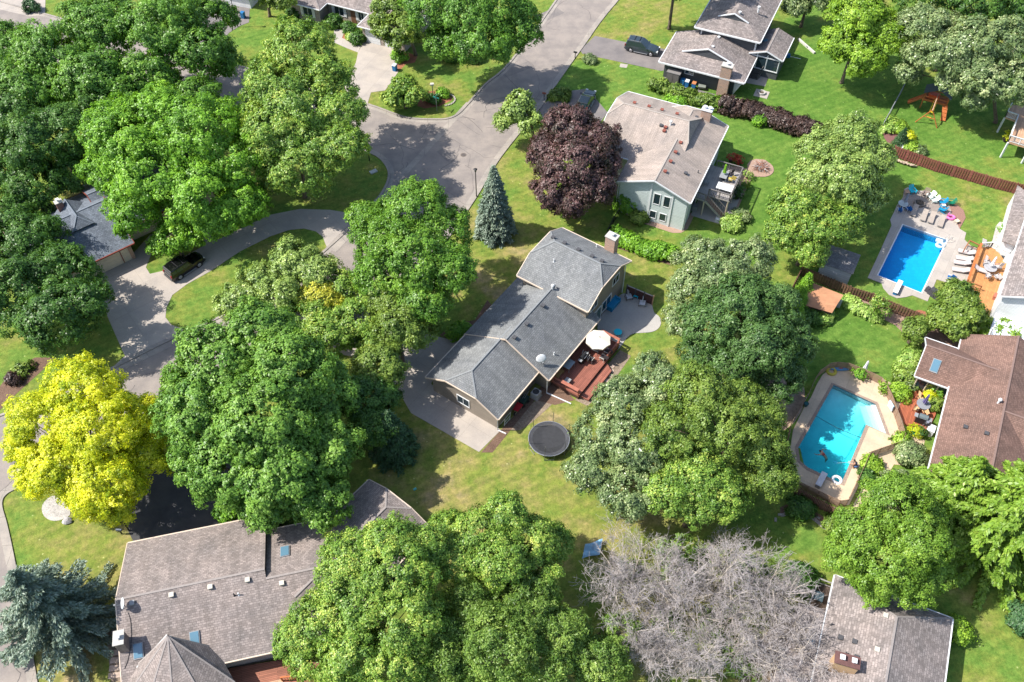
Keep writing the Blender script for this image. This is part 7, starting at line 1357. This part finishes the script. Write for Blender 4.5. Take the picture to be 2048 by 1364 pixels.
# blue folding chairs, glass table and grey umbrella by the blue pool
fc = chair('blue folding chair with a white frame, left one at the pool corner', WHITE, plain('royal_blue', (.01, .10, .32), .6), 'blue folding chairs by the closed grey umbrella'); place(fc, at(1798, 424), R(80)); dup(fc, at(1814, 422), R(110), 'blue folding chair with a white frame, right one by the first lounger')
fc2 = chair('blue and white folding chair at the lower end of the pinkish loungers', WHITE, MATS['royal_blue'], None); place(fc2, at(1897, 560), R(150))
table('round glass table with the closed grey umbrella at the pool corner', at(1803, 415), 1.25, 1.25, .72, plain('glass_top', (.42, .46, .47), .2), 0, True, leg=WHITE); umbrella('closed grey umbrella in the glass table at the pool corner', at(1805, 415), 0, 1, 2.5, plain('grey_stripe_canvas', (.28, .30, .36), .8), True)
def fire_pit(label, p, r, m, wood=True):
    t = thing('fire_pit', label, 'fire pit', p); b = MB(); vs = []; n = 24
    for k in range(n):
        a = 6.283*k/n
        for rr, zz in ((r, p.z), (r, p.z+.3), (r*.72, p.z+.3), (r*.72, p.z+.06)): vs.append((p.x+rr*math.cos(a), p.y+rr*math.sin(a), zz))
    fs = [(k*4+j, ((k+1) % n)*4+j, ((k+1) % n)*4+j+1, k*4+j+1) for k in range(n) for j in range(3)]; b.add(vs, fs); b.build('stone_ring', m, t); b = MB(); b.cyl((p.x, p.y, p.z), r*.72, .07, 20); b.build('ash_bed', speckle('ash', (.04, .035, .03), (.2, .19, .17), 8), t)
    if wood:
        for k in range(5): a = 1.25*k; b = MB(); b.tube([p+V3(.3*r*math.cos(a), .3*r*math.sin(a), .12), p+V3(-.45*r*math.cos(a), -.45*r*math.sin(a), .26)], .05, 6); b.build('log', BARK, t)
    return t
SRK = speckle('dark_stone', (.1, .085, .075), (.24, .2, .17), 6); fire_pit('round dark fire pit among the adirondack chairs', at(1838, 408, .07), .72, SRK)
q = at(1523, 188); b = MB(); b.box((q.x, q.y, .03), (2.0, 1.8, .07), R(-24)); sl = b.build('fire_pit_slab', PALE); struct(sl); fire_pit('small stone fire pit on a square slab below the charcoal house', at(1523, 187, .06), .55, MATS['mortar'])
bp = thing('brush_pile', 'pile of reddish brush on the round paver fire ring', 'brush pile', at(1521, 336)); q = at(1521, 337)
for nm, m_, n_ in (('stick', speckle('brush_red', (.18, .07, .045), (.36, .17, .11), 8), 60), ('twig', DEAD[0], 60)):
    b = MB()
    for k in range(n_): a = RNG.uniform(0, 6.28); o = sph(1)[0]*np.array([.55, .5, .2]); d = np.array([math.cos(a), math.sin(a), RNG.uniform(-.1, .45)])*RNG.uniform(.4, 1.0); c_ = Vector((q.x+o[0], q.y+o[1], .4+o[2])); b.tube([c_-Vector(d), c_+Vector(d)], [.03, .012], 4, False)
    b.build(nm, m_, bp)
b = MB(); b.cyl((q.x, q.y, .03), 1.75, .04, 36); struct(b.build('round_paving', PAVER)); wp = thing('wood_pile', 'heap of split firewood against the red board fence', 'firewood pile', at(1808, 320))
for k in range(42):
    t_ = RNG.random(); c_ = at(1786+44*t_, 318+14*t_, .15+.25*RNG.random()); a = RNG.uniform(-.7, .7)+R(-20); b = MB(); d = V3(math.cos(a), math.sin(a), RNG.uniform(-.2, .3))*.28; b.tube([c_-d, c_+d], RNG.uniform(.06, .11), 6); b.build('log', speckle('split_wood', (.25, .17, .12), (.55, .44, .34), 7), wp)
# pots
def pot(label, px, py, r, m, plant, z=0, ph=.5, group=None):
    t = thing('flower_pot', label, 'plant pot', at(px, py, z), group=group); p = at(px, py, z); b = MB(); b.cyl((p.x, p.y, z), r*.72, r*1.3, 16, r); b.build('pot', m, t); bl = [(Vector((p.x, p.y, z+r*1.3+ph*.35)), r*1.15, ph/(r*2.3)*1.2)]; Q, V = crown_leaves(bl, clump=.5, tuft=.12, dens=.35, leaf=.08, per=7, under=.3); mesh_quads('plant', Q, plant, t, V); return t
L_RED = g_('leaf_red', (.25, .03, .02), (.45, .06, .04), (.6, .12, .08)); PT = plain('dark_pot', (.06, .045, .04), .6); PW = plain('white_pot', (.6, .58, .55), .5); PG = plain('green_pot', (.05, .2, .06), .5)
for lb, x, y, r_, m_, pl_ in (('red-flowered pot, left one behind the raised deck', 1461, 323, .3, PT, L_RED), ('red-flowered pot, right one behind the raised deck', 1478, 327, .3, PT, L_RED), ('pot with yellow-green grass on the paver walk nearest the fire ring', 1494, 356, .26, PT, L_HOSTA), ('brown pot second from the fire ring on the paver walk', 1487, 371, .32, PT, L_OLIVE), ('dark green pot third from the fire ring on the paver walk', 1480, 384, .32, PT, L_DARK), ('dark green pot lowest on the paver walk by the deck', 1474, 397, .32, PT, L_DARK),
    ('tall leafy plant in a black pot inside the pool fence', 1766, 781, .35, BLACK, L_LIME), ('white pot at the top corner of the low red-brown deck', 1820, 779, .42, PW, L_SILVER), ('green potted plant inside the pool fence near the folded white umbrella', 1718, 752, .35, PG, L_BRIGHT), ('yellow-green potted plant at the lower corner of the low deck', 1826, 868, .4, PG, L_YELLOW), ('dark green pot beside the yellow-green one at the low deck', 1838, 873, .35, PG, L_DARK), ('small pot plant in the gravel beside the white house', 2004, 461, .3, PW, L_BRIGHT), ('yellow flower pot hanging by the tall white deck post', 2009, 282, .35, PT, L_YELLOW)):
    pot(lb, x, y, r_, m_, pl_)
# deck B things
table('large white tabletop on the raised grey deck', FB.w(6.9, -2.7, 0), 2.1, 1.25, .6, WHITE, FB.a+math.pi/2, z=2.68); table('grey dining table with the green umbrella on the raised deck', FB.w(9.0, -1.9, 0), 1.5, 1.0, .72, GREY, FB.a, z=2.68); umbrella('folded lime green umbrella on the raised grey deck', FB.w(9.0, -1.9, 0), 2.68, 1, 2.5, plain('lime_canvas', (.20, .42, .03), .8), True)
yc = chair('yellow chair beside the table on the raised grey deck', GREY, plain('yellow_sling', (.55, .42, .1), .7), None); place(yc, FB.w(8.8, -2.9, 2.68), FB.a+R(100)); yc2 = chair('dark chair behind the table on the raised grey deck', BLACK, DB_, None); place(yc2, FB.w(9.8, -2.6, 2.68), FB.a+R(150)); yc3 = chair('grey chair near the sliding door on the raised grey deck', GREY, MATS['grey_metal'], None); place(yc3, FB.w(7.0, -.2, 2.68), FB.a)
box_thing('utility_cabinet', 'grey box under the landing of the raised deck', 'cabinet', at(1389, 420), (.7, .6, .8), GREY, FB.a); box_thing('plastic_crate', 'white crate at the edge of the patio under the raised deck', 'crate', at(1436, 440), (.9, .6, .4), WHITE, FB.a)
# pool things
def dive_board(label, a, c, w, m, top):
    t = thing('diving_board', label, 'diving board', at(*a)); p, q = at(*a, .55), at(*c, .55); b = MB(); b.bar(p, q, w, .07); b.build('board', m, t); d = (q-p)
    for k in (.12, .42): r_ = p+d*k; b = MB(); b.box((r_.x, r_.y, .28), (.4, w*.8, .5), math.atan2(d.y, d.x)); b.build('stand', top, t)
dive_board('white diving board at the blue pool', (1790.5, 585), (1802, 561), .55, plain('board_white', (.75, .75, .74), .6, .04), BLUEP); dive_board('grey-white diving board at the turquoise pool', (1636, 971), (1650, 945), .6, plain('board_grey', (.5, .5, .53), .6, .06), GREY)
def ladder(label, p, rz):
    t = at0('pool_ladder', label, 'pool ladder')
    for s_ in (-.25, .25): b = MB(); b.tube([(-.6, s_, .06), (-.55, s_, .7), (-.2, s_, .85), (.12, s_, .6), (.16, s_, -.6)], .025, 8); b.build('handrail', CHROME, t)
    b = MB(); [b.bar((.16, -.25, -.15-.25*k), (.16, .25, -.15-.25*k), .08, .03) for k in range(2)]; b.build('tread', WHITE, t); return place(t, p, rz)
ladder('curved chrome ladder at the upper right corner of the blue pool', at(1893, 483), R(210))
pf2 = thing('pool_float', 'clear white inflatable float resting in the blue pool corner', 'pool float', at(1880, 490, -.1)); p = at(1880, 492, -.1); CL_ = plain('clear_vinyl', (.5, .62, .68), .2, .05); b = MB(); b.torus((p.x, p.y, .05), .45, .2, 20, 8, .8); b.build('ring', CL_, pf2, smooth=True); b = MB(); b.box((p.x+.1, p.y+.75, .12), (.9, .5, .22), R(-28), .8); b.build('backrest', CL_, pf2)
def float_ring(label, p, r, m, z): t = thing('swim_ring', label, 'swim ring', p); b = MB(); b.torus((p.x, p.y, z), r, r*.38, 24, 8); b.build('ring', m, t, smooth=True); return t
float_ring('white swim ring floating at the lower corner of the turquoise pool', at(1673.5, 961, -.08), .42, WHITE, .0); float_ring('magenta swim ring lying on the shaded lawn left of the blue pool', at(1700, 457), .38, plain('magenta', (.6, .01, .22), .4), .14)
fl = thing('pool_float', 'pink inflatable float lying in the brown gravel', 'pool float', at(1901, 437)); PK = plain('pink_vinyl', (.75, .16, .42), .4, .05); p = at(1901, 437)
b = MB(); b.torus((p.x, p.y, .2), .42, .17, 20, 8, .8); b.build('ring', PK, fl, smooth=True); b = MB(); b.tube([(p.x-.35, p.y+.1, .25), (p.x-.5, p.y+.15, .7), (p.x-.35, p.y+.15, .85)], [.14, .08, .09], 8); b.build('neck', PK, fl, smooth=True)
for lb, x, y, r_, m_ in (('green round float beside the folded white umbrella', 1718, 753, .35, PG), ('yellow round float leaning inside the pool fence at the top', 1662, 744, .45, plain('yellow_vinyl', (.45, .38, .05), .5))): float_ring(lb, at(x, y), r_, m_, .16)
umbrella('folded white umbrella at the tan pool fence', at(1725, 746), .06, 1, 2.2, MATS['white_canvas'], True)
kb = thing('kayak', 'blue kayak-shaped raft lying inside the curved pool fence', 'raft', at(1678, 740)); p = at(1680, 740); b = MB(); b.ell((p.x, p.y, .2), (1.15, .24, .14), 16, 8); st_ = b.v; b.build('hull', plain('raft_blue', (.08, .22, .38), .5), kb, smooth=True); b = MB(); b.ell((p.x, p.y, .28), (.45, .13, .07), 12, 6); b.build('seat_well', plain('raft_red', (.35, .08, .06), .5), kb)
tp2 = thing('folding_screen', 'pale blue towel hung over the tan pool fence', 'towel', at(1784, 812)); b = MB(); P = [at(1780, 800, 1.28), at(1788, 813, 1.28)]; d = (P[1]-P[0]); nn = V3(-d.y, d.x).normalized()*.05
b.add([P[0]+nn-V3(0, 0, 1.0), P[1]+nn-V3(0, 0, 1.0), P[1]+nn, P[0]+nn, P[0]-nn, P[1]-nn, P[1]-nn-V3(0, 0, .5), P[0]-nn-V3(0, 0, .5)], [(0, 1, 2, 3), (3, 2, 5, 4), (4, 5, 6, 7)]); b.build('towel', plain('towel_blue', (.45, .6, .72), .8), tp2); tp2.name = 'towel_screen'
rp = thing('pool_rope', 'dark rope line stretched across the turquoise pool', 'rope', at(1630.6, 831)); b = MB(); P = [at(1630.6, 831, -.07).lerp(at(1724, 876, -.07), t_)+V3(0, -.25*math.sin(math.pi*t_), 0) for t_ in np.linspace(0, 1, 12)]; b.tube(P, .03, 6); b.build('rope', BLACK, rp)
for t_ in (0, 1): b = MB(); q = P[0] if t_ == 0 else P[-1]; b.cyl((q.x, q.y, -.1), .05, .12, 8); b.build('anchor', CHROME, rp)
yk = thing('pool_toy', 'yellow pedal toy lying outside the pool fence by the red-brown deck', 'toy', at(1790, 797)); p = at(1791, 797); b = MB(); b.ell((p.x, p.y, .2), (.6, .22, .2), 12, 8); b.build('body', plain('toy_yellow', (.65, .5, .02), .4), yk, smooth=True); b = MB(); b.torus((p.x-.3, p.y+.15, .22), .17, .05, 12, 6); b.build('wheel', BLACK, yk)
hs = thing('bucket', 'dark green bucket on the shaded side of the turquoise pool', 'bucket', at(1611, 811)); p = at(1611, 811, .06); b = MB(); b.cyl((p.x, p.y, .06), .2, .4, 14, .26); b.build('body', plain('bucket_green', (.01, .09, .09), .4), hs); b = MB(); b.torus((p.x, p.y, .46), .26, .02, 16, 6); b.build('rim', BLACK, hs)
bcv = thing('grill_cover', 'black covered wheeled cover box by the lawn strip beside the blue pool', 'covered grill', at(1868, 592)); p = at(1868, 592); b = MB(); b.box((p.x, p.y, .45), (1.6, .8, .9), R(-52), .85); b.build('cover', plain('cover_dark', (.055, .055, .065), .7, .1), bcv); b = MB(); b.box((p.x-.65, p.y+.75, .35), (.5, .5, .7), R(-52), .8); b.build('side_bag', MATS['cover_dark'], bcv)
b = MB(); q0 = at(1181, 1105); tv = []; n = 9
for i in range(n):
    for j in range(n): u_, v_ = i/(n-1), j/(n-1); tv.append((q0.x-.85+1.7*u_+.35*v_, q0.y-.8+1.5*v_+.5*u_, .35+.16*math.sin(5*u_+3*v_)+.1*math.sin(9*v_)))
b.add(tv, [(i*n+j, (i+1)*n+j, (i+1)*n+j+1, i*n+j+1) for i in range(n-1) for j in range(n-1)]); o = b.build('tarp', plain('tarp_blue', (.2, .38, .55), .5, .25, 2), loc=q0, smooth=True); tag(o, 'crumpled pale blue tarp at the edge of the leafless brush', 'tarp')
def rock(label, px, py, r, group=None, m=None):
    p = at(px, py); b = MB(); ph = RNG.uniform(0, 6, 6); b.ell((p.x, p.y, r*.3), (r, r*.75, r*.6), 12, 8, lambda d: 1+.12*math.sin(3*d.x+ph[0])+.1*math.sin(4*d.y+ph[1])+.08*math.sin(5*d.z+ph[2])); o = b.build('boulder', m or speckle('granite', (.28, .26, .27), (.5, .48, .49), 3), loc=p); return tag(o, label, 'boulder', group)
rock('pale boulder by the young spruce in the plum mulch bed', 1809, 274, .5); rock('flat white boulder in front of the red board fence', 1806, 298, .75, m=speckle('white_granite', (.45, .45, .48), (.62, .62, .64), 3)); rock('boulder in the mulch left of the grey-roofed house', 926, 653, .55); rock('flat boulder at the gravel bed by the golden tree', 136, 1043, .5)
ST = speckle('flagstone', (.34, .26, .21), (.50, .40, .33), 4)
for k, (px, py) in enumerate(((1225, 733), (1224, 742), (1221.5, 752), (1213, 761), (1206, 771), (1199, 780))):
    p = at(px, py); b = MB(); b.box((p.x, p.y, .03), (.42, .4, .05), FM.a+.1*k); o = b.build('stepping_stone', ST, loc=p); tag(o, 'square stepping stone in the dirt strip beside the deck step', 'stepping stone', 'stepping stones beside the deck')
for k, (px, py) in enumerate(((235, 1320), (233, 1336), (231, 1351), (236, 1305), (230, 1262), (229, 1245))):
    p = at(px, py); b = MB(); b.box((p.x, p.y, .05), (1.2 if k < 4 else .6, .5, .08), R(8)); o = b.build('stepping_stone', ST if k < 4 else KERB, loc=p); tag(o, 'long flat stepping stone in the side path of the ranch house' if k < 4 else 'square grey stepping stone under the satellite dish of the ranch house', 'stepping stone', 'long side path stones' if k < 4 else 'grey stones below the dish')
for k in range(10):
    px, py = [(1560, 1030), (1572, 1025), (1590, 1022), (1607, 1024), (1622, 1029), (1636, 1036), (1647, 1045), (1655, 1053), (1661, 1062), (1551, 1040)][k]; p = at(px, py); b = MB(); b.box((p.x, p.y, .06), (.42, .22, .14), .5*k); o = b.build('edging_stone', MATS['kerb_concrete'], loc=p); tag(o, 'small edging stone of the curved border around the shaded lawn', 'edging stone', 'stone border of the shaded lawn')
for k in range(16):
    a = R(-70+k*15); c_ = at(884, 200); p = V3(c_.x+1.9*math.cos(a), c_.y+1.5*math.sin(a)); b = MB(); b.box((p.x, p.y, .08), (.34, .2, .16), a+1.57); o = b.build('edging_stone', MATS['pale_concrete'], loc=p); tag(o, 'pale edging block around the corner bed with the street sign', 'edging stone', 'block edging of the corner bed')
tb = table('grey table on the small dark deck beside the hip roof', at(1633, 1198, .5), .9, .9, .7, plain('slate_blue_top', (.08, .12, .14), .5), FE.a, z=.5)
tl = thing('plastic_tub', 'bright blue plastic tub in the shade below the brown fence', 'tub', at(1937, 692)); p = at(1937, 692); b = MB(); b.box((p.x, p.y, .3), (1.0, .7, .55), R(-15), 1.15); b.build('body', BLUEP if False else plain('sky_blue_plastic', (.01, .30, .55), .35), tl); b = MB(); b.box((p.x, p.y, .6), (1.2, .85, .05), R(-15)); b.build('lid', MATS['sky_blue_plastic'], tl)
bsl = thing('garden_bench', 'pale stone bench at the bed by the driveway of the middle house', 'bench', at(925, 650)); 
sp = thing('retaining_board', 'white landscape edging board behind the charcoal house', 'edging board', at(1600, 80)); b = MB(); b.bar(at(1597, 78, .15), at(1629, 106, .15), .3, .3); b.build('board', plain('white_stone', (.5, .48, .44), .7), sp); b = MB(); b.bar(at(1613, 92, .32), at(1615, 94, .32), .1, .1); b.build('stake', GREY, sp)
sp2 = thing('edging_pipe', 'white drain pipe along the grass below the charcoal house', 'drain pipe', at(1470, 196)); b = MB(); b.bar(at(1468, 197, .08), at(1510, 209, .08), .12, .12); b.build('pipe', WHITE, sp2); b = MB(); b.bar(at(1466, 196, .1), at(1469, 197.5, .1), .16, .16); b.build('elbow', WHITE, sp2)
sw = thing('patio_swing', 'blue garden toy beside the small porch of the charcoal house', 'toy', at(1573, 117)); p = at(1573, 118); b = MB(); b.box((p.x, p.y, .6), (.8, .5, .5)); b.build('seat', BLUEP, sw); b = MB(); b.bar(p+V3(.3, 0, .5), p+V3(2.0, -.4, .3), .06, .06); b.build('arm', WHITE, sw)
bpy.data.objects.remove(bsl)

# ---- people
SKIN = plain('skin', (.42, .24, .16), .6, .05)
def figure(label, joints, edges, radii, mats=None, head=None, hair=(.05, .03, .02), hands=()):
    """one continuous body grown over a posed skeleton; clothing, hair are parts over it"""
    p = Vector(joints[0]); root = thing('person', label, 'person', (p.x, p.y, 0)); me = bpy.data.meshes.new('body'); me.from_pydata([Vector(j)-Vector((p.x, p.y, 0)) for j in joints], edges, [])
    o = bpy.data.objects.new('body', me); COL.objects.link(o); adopt(o, root); me.materials.append(SKIN); md = o.modifiers.new('skin', 'SKIN'); md.use_smooth_shade = True
    for i, r_ in enumerate(radii): me.skin_vertices[0].data[i].radius = (r_, r_)
    me.skin_vertices[0].data[0].use_root = True; sd_ = o.modifiers.new('sub', 'SUBSURF'); sd_.levels = 1; sd_.render_levels = 2; ORG['body'] = ORG[root.name]
    return root
# crouching pool-side figure with a skimmer pole
c = at(1708, 935, .06); f = Vector((-.92, .38, 0)).normalized(); s_ = Vector((-f.y, f.x, 0)); J = lambda a, b_, z_: tuple(c+f*a+s_*b_+V3(0, 0, z_))
jo = [J(-.12, 0, .42), J(.02, 0, .68), J(.16, 0, .92), J(.22, 0, 1.02), J(.30, 0, 1.14), J(.32, 0, 1.25), J(.16, .19, .88), J(.4, .22, .74), J(.62, .12, .66), J(.70, .1, .63), J(.16, -.19, .88), J(.38, -.25, .70), J(.6, -.16, .58), J(.68, -.14, .55),
      J(.28, .14, .50), J(.05, .13, .10), J(.22, .13, .05), J(.28, -.14, .48), J(.05, -.13, .10), J(.22, -.13, .05)]
for side in (1, -1):
    for k in range(4): jo.append(J(.76+.0*k, side*(.1 if side > 0 else .14)+(-.03+.02*k), (.62 if side > 0 else .54)-.01*abs(k-1)))
ed = [(0, 1), (1, 2), (2, 3), (3, 4), (4, 5), (2, 6), (6, 7), (7, 8), (8, 9), (2, 10), (10, 11), (11, 12), (12, 13), (0, 14), (14, 15), (15, 16), (0, 17), (17, 18), (18, 19)]+[(9, 20+k) for k in range(4)]+[(13, 24+k) for k in range(4)]
ra = [.15, .14, .15, .055, .095, .085, .065, .05, .036, .032, .065, .05, .036, .032, .085, .055, .04, .085, .055, .04]+[.009]*8
pr_ = figure('person crouching at the edge of the turquoise pool in dark top and blue shorts', jo, ed, ra)
b = MB(); cc = Vector(J(.08, 0, .76)); b.ell(cc, (.21, .20, .27), 14, 10); b.build('shirt', plain('shirt_dark', (.03, .035, .06), .8), pr_, smooth=True); b = MB(); cc = Vector(J(-.06, 0, .42)); b.ell(cc, (.24, .23, .17), 14, 10); b.build('shorts', plain('shorts_blue', (.05, .12, .3), .8), pr_, smooth=True)
b = MB(); cc = Vector(J(.285, 0, 1.24)); b.ell(cc, (.105, .105, .10), 12, 8); b.build('hair', plain('dark_hair', (.03, .02, .015), .7), pr_, smooth=True)
pl_ = thing('skimmer_pole', 'long pole held over the turquoise pool by the crouching person', 'pole', at(1700, 925)); b = MB(); b.tube([Vector(J(.62, -.02, .63)), Vector(J(1.7, .1, -.05))], .014, 8); b.build('pole', GREY, pl_); b = MB(); e_ = Vector(J(1.85, .1, -.08)); b.torus(e_, .17, .02, 16, 6); b.build('net_frame', BLUEP, pl_)
# swimmer
c = at(1646, 907, -.1); f = Vector((-.8, .6, 0)).normalized(); s_ = Vector((-f.y, f.x, 0)); J = lambda a, b_, z_: tuple(c+f*a+s_*b_+V3(0, 0, z_))
jo = [J(-.35, 0, -.22), J(-.1, 0, -.10), J(.15, 0, .0), J(.25, 0, .06), J(.36, 0, .12), J(.44, 0, .13), J(.14, .2, -.02), J(.35, .42, -.05), J(.6, .5, -.08), J(.68, .5, -.08), J(.14, -.2, -.02), J(.3, -.46, -.05), J(.05, -.68, -.1), J(-.02, -.72, -.1), J(-.55, .14, -.55), J(-.6, .16, -.95), J(-.55, -.14, -.55), J(-.65, -.18, -.95)]
for side in (1, -1):
    for k in range(4): jo.append(J((.75 if side > 0 else -.09), (.5 if side > 0 else -.74)+(-.03+.02*k), -.08))
ed = [(0, 1), (1, 2), (2, 3), (3, 4), (4, 5), (2, 6), (6, 7), (7, 8), (8, 9), (2, 10), (10, 11), (11, 12), (12, 13), (0, 14), (14, 15), (0, 16), (16, 17)]+[(9, 18+k) for k in range(4)]+[(13, 22+k) for k in range(4)]
ra = [.15, .14, .15, .055, .10, .09, .065, .05, .036, .032, .065, .05, .036, .032, .08, .05, .08, .05]+[.009]*8
pr2 = figure('swimmer with arms spread in the middle of the turquoise pool', jo, ed, ra); b = MB(); b.ell(Vector(J(.36, 0, .17)), (.115, .115, .10), 12, 8); b.build('hair', MATS['dark_hair'], pr2, smooth=True); b = MB(); b.ell(Vector(J(-.02, 0, -.08)), (.2, .2, .15), 12, 8); b.build('swimsuit', plain('swim_red', (.3, .04, .04), .7), pr2, smooth=True)
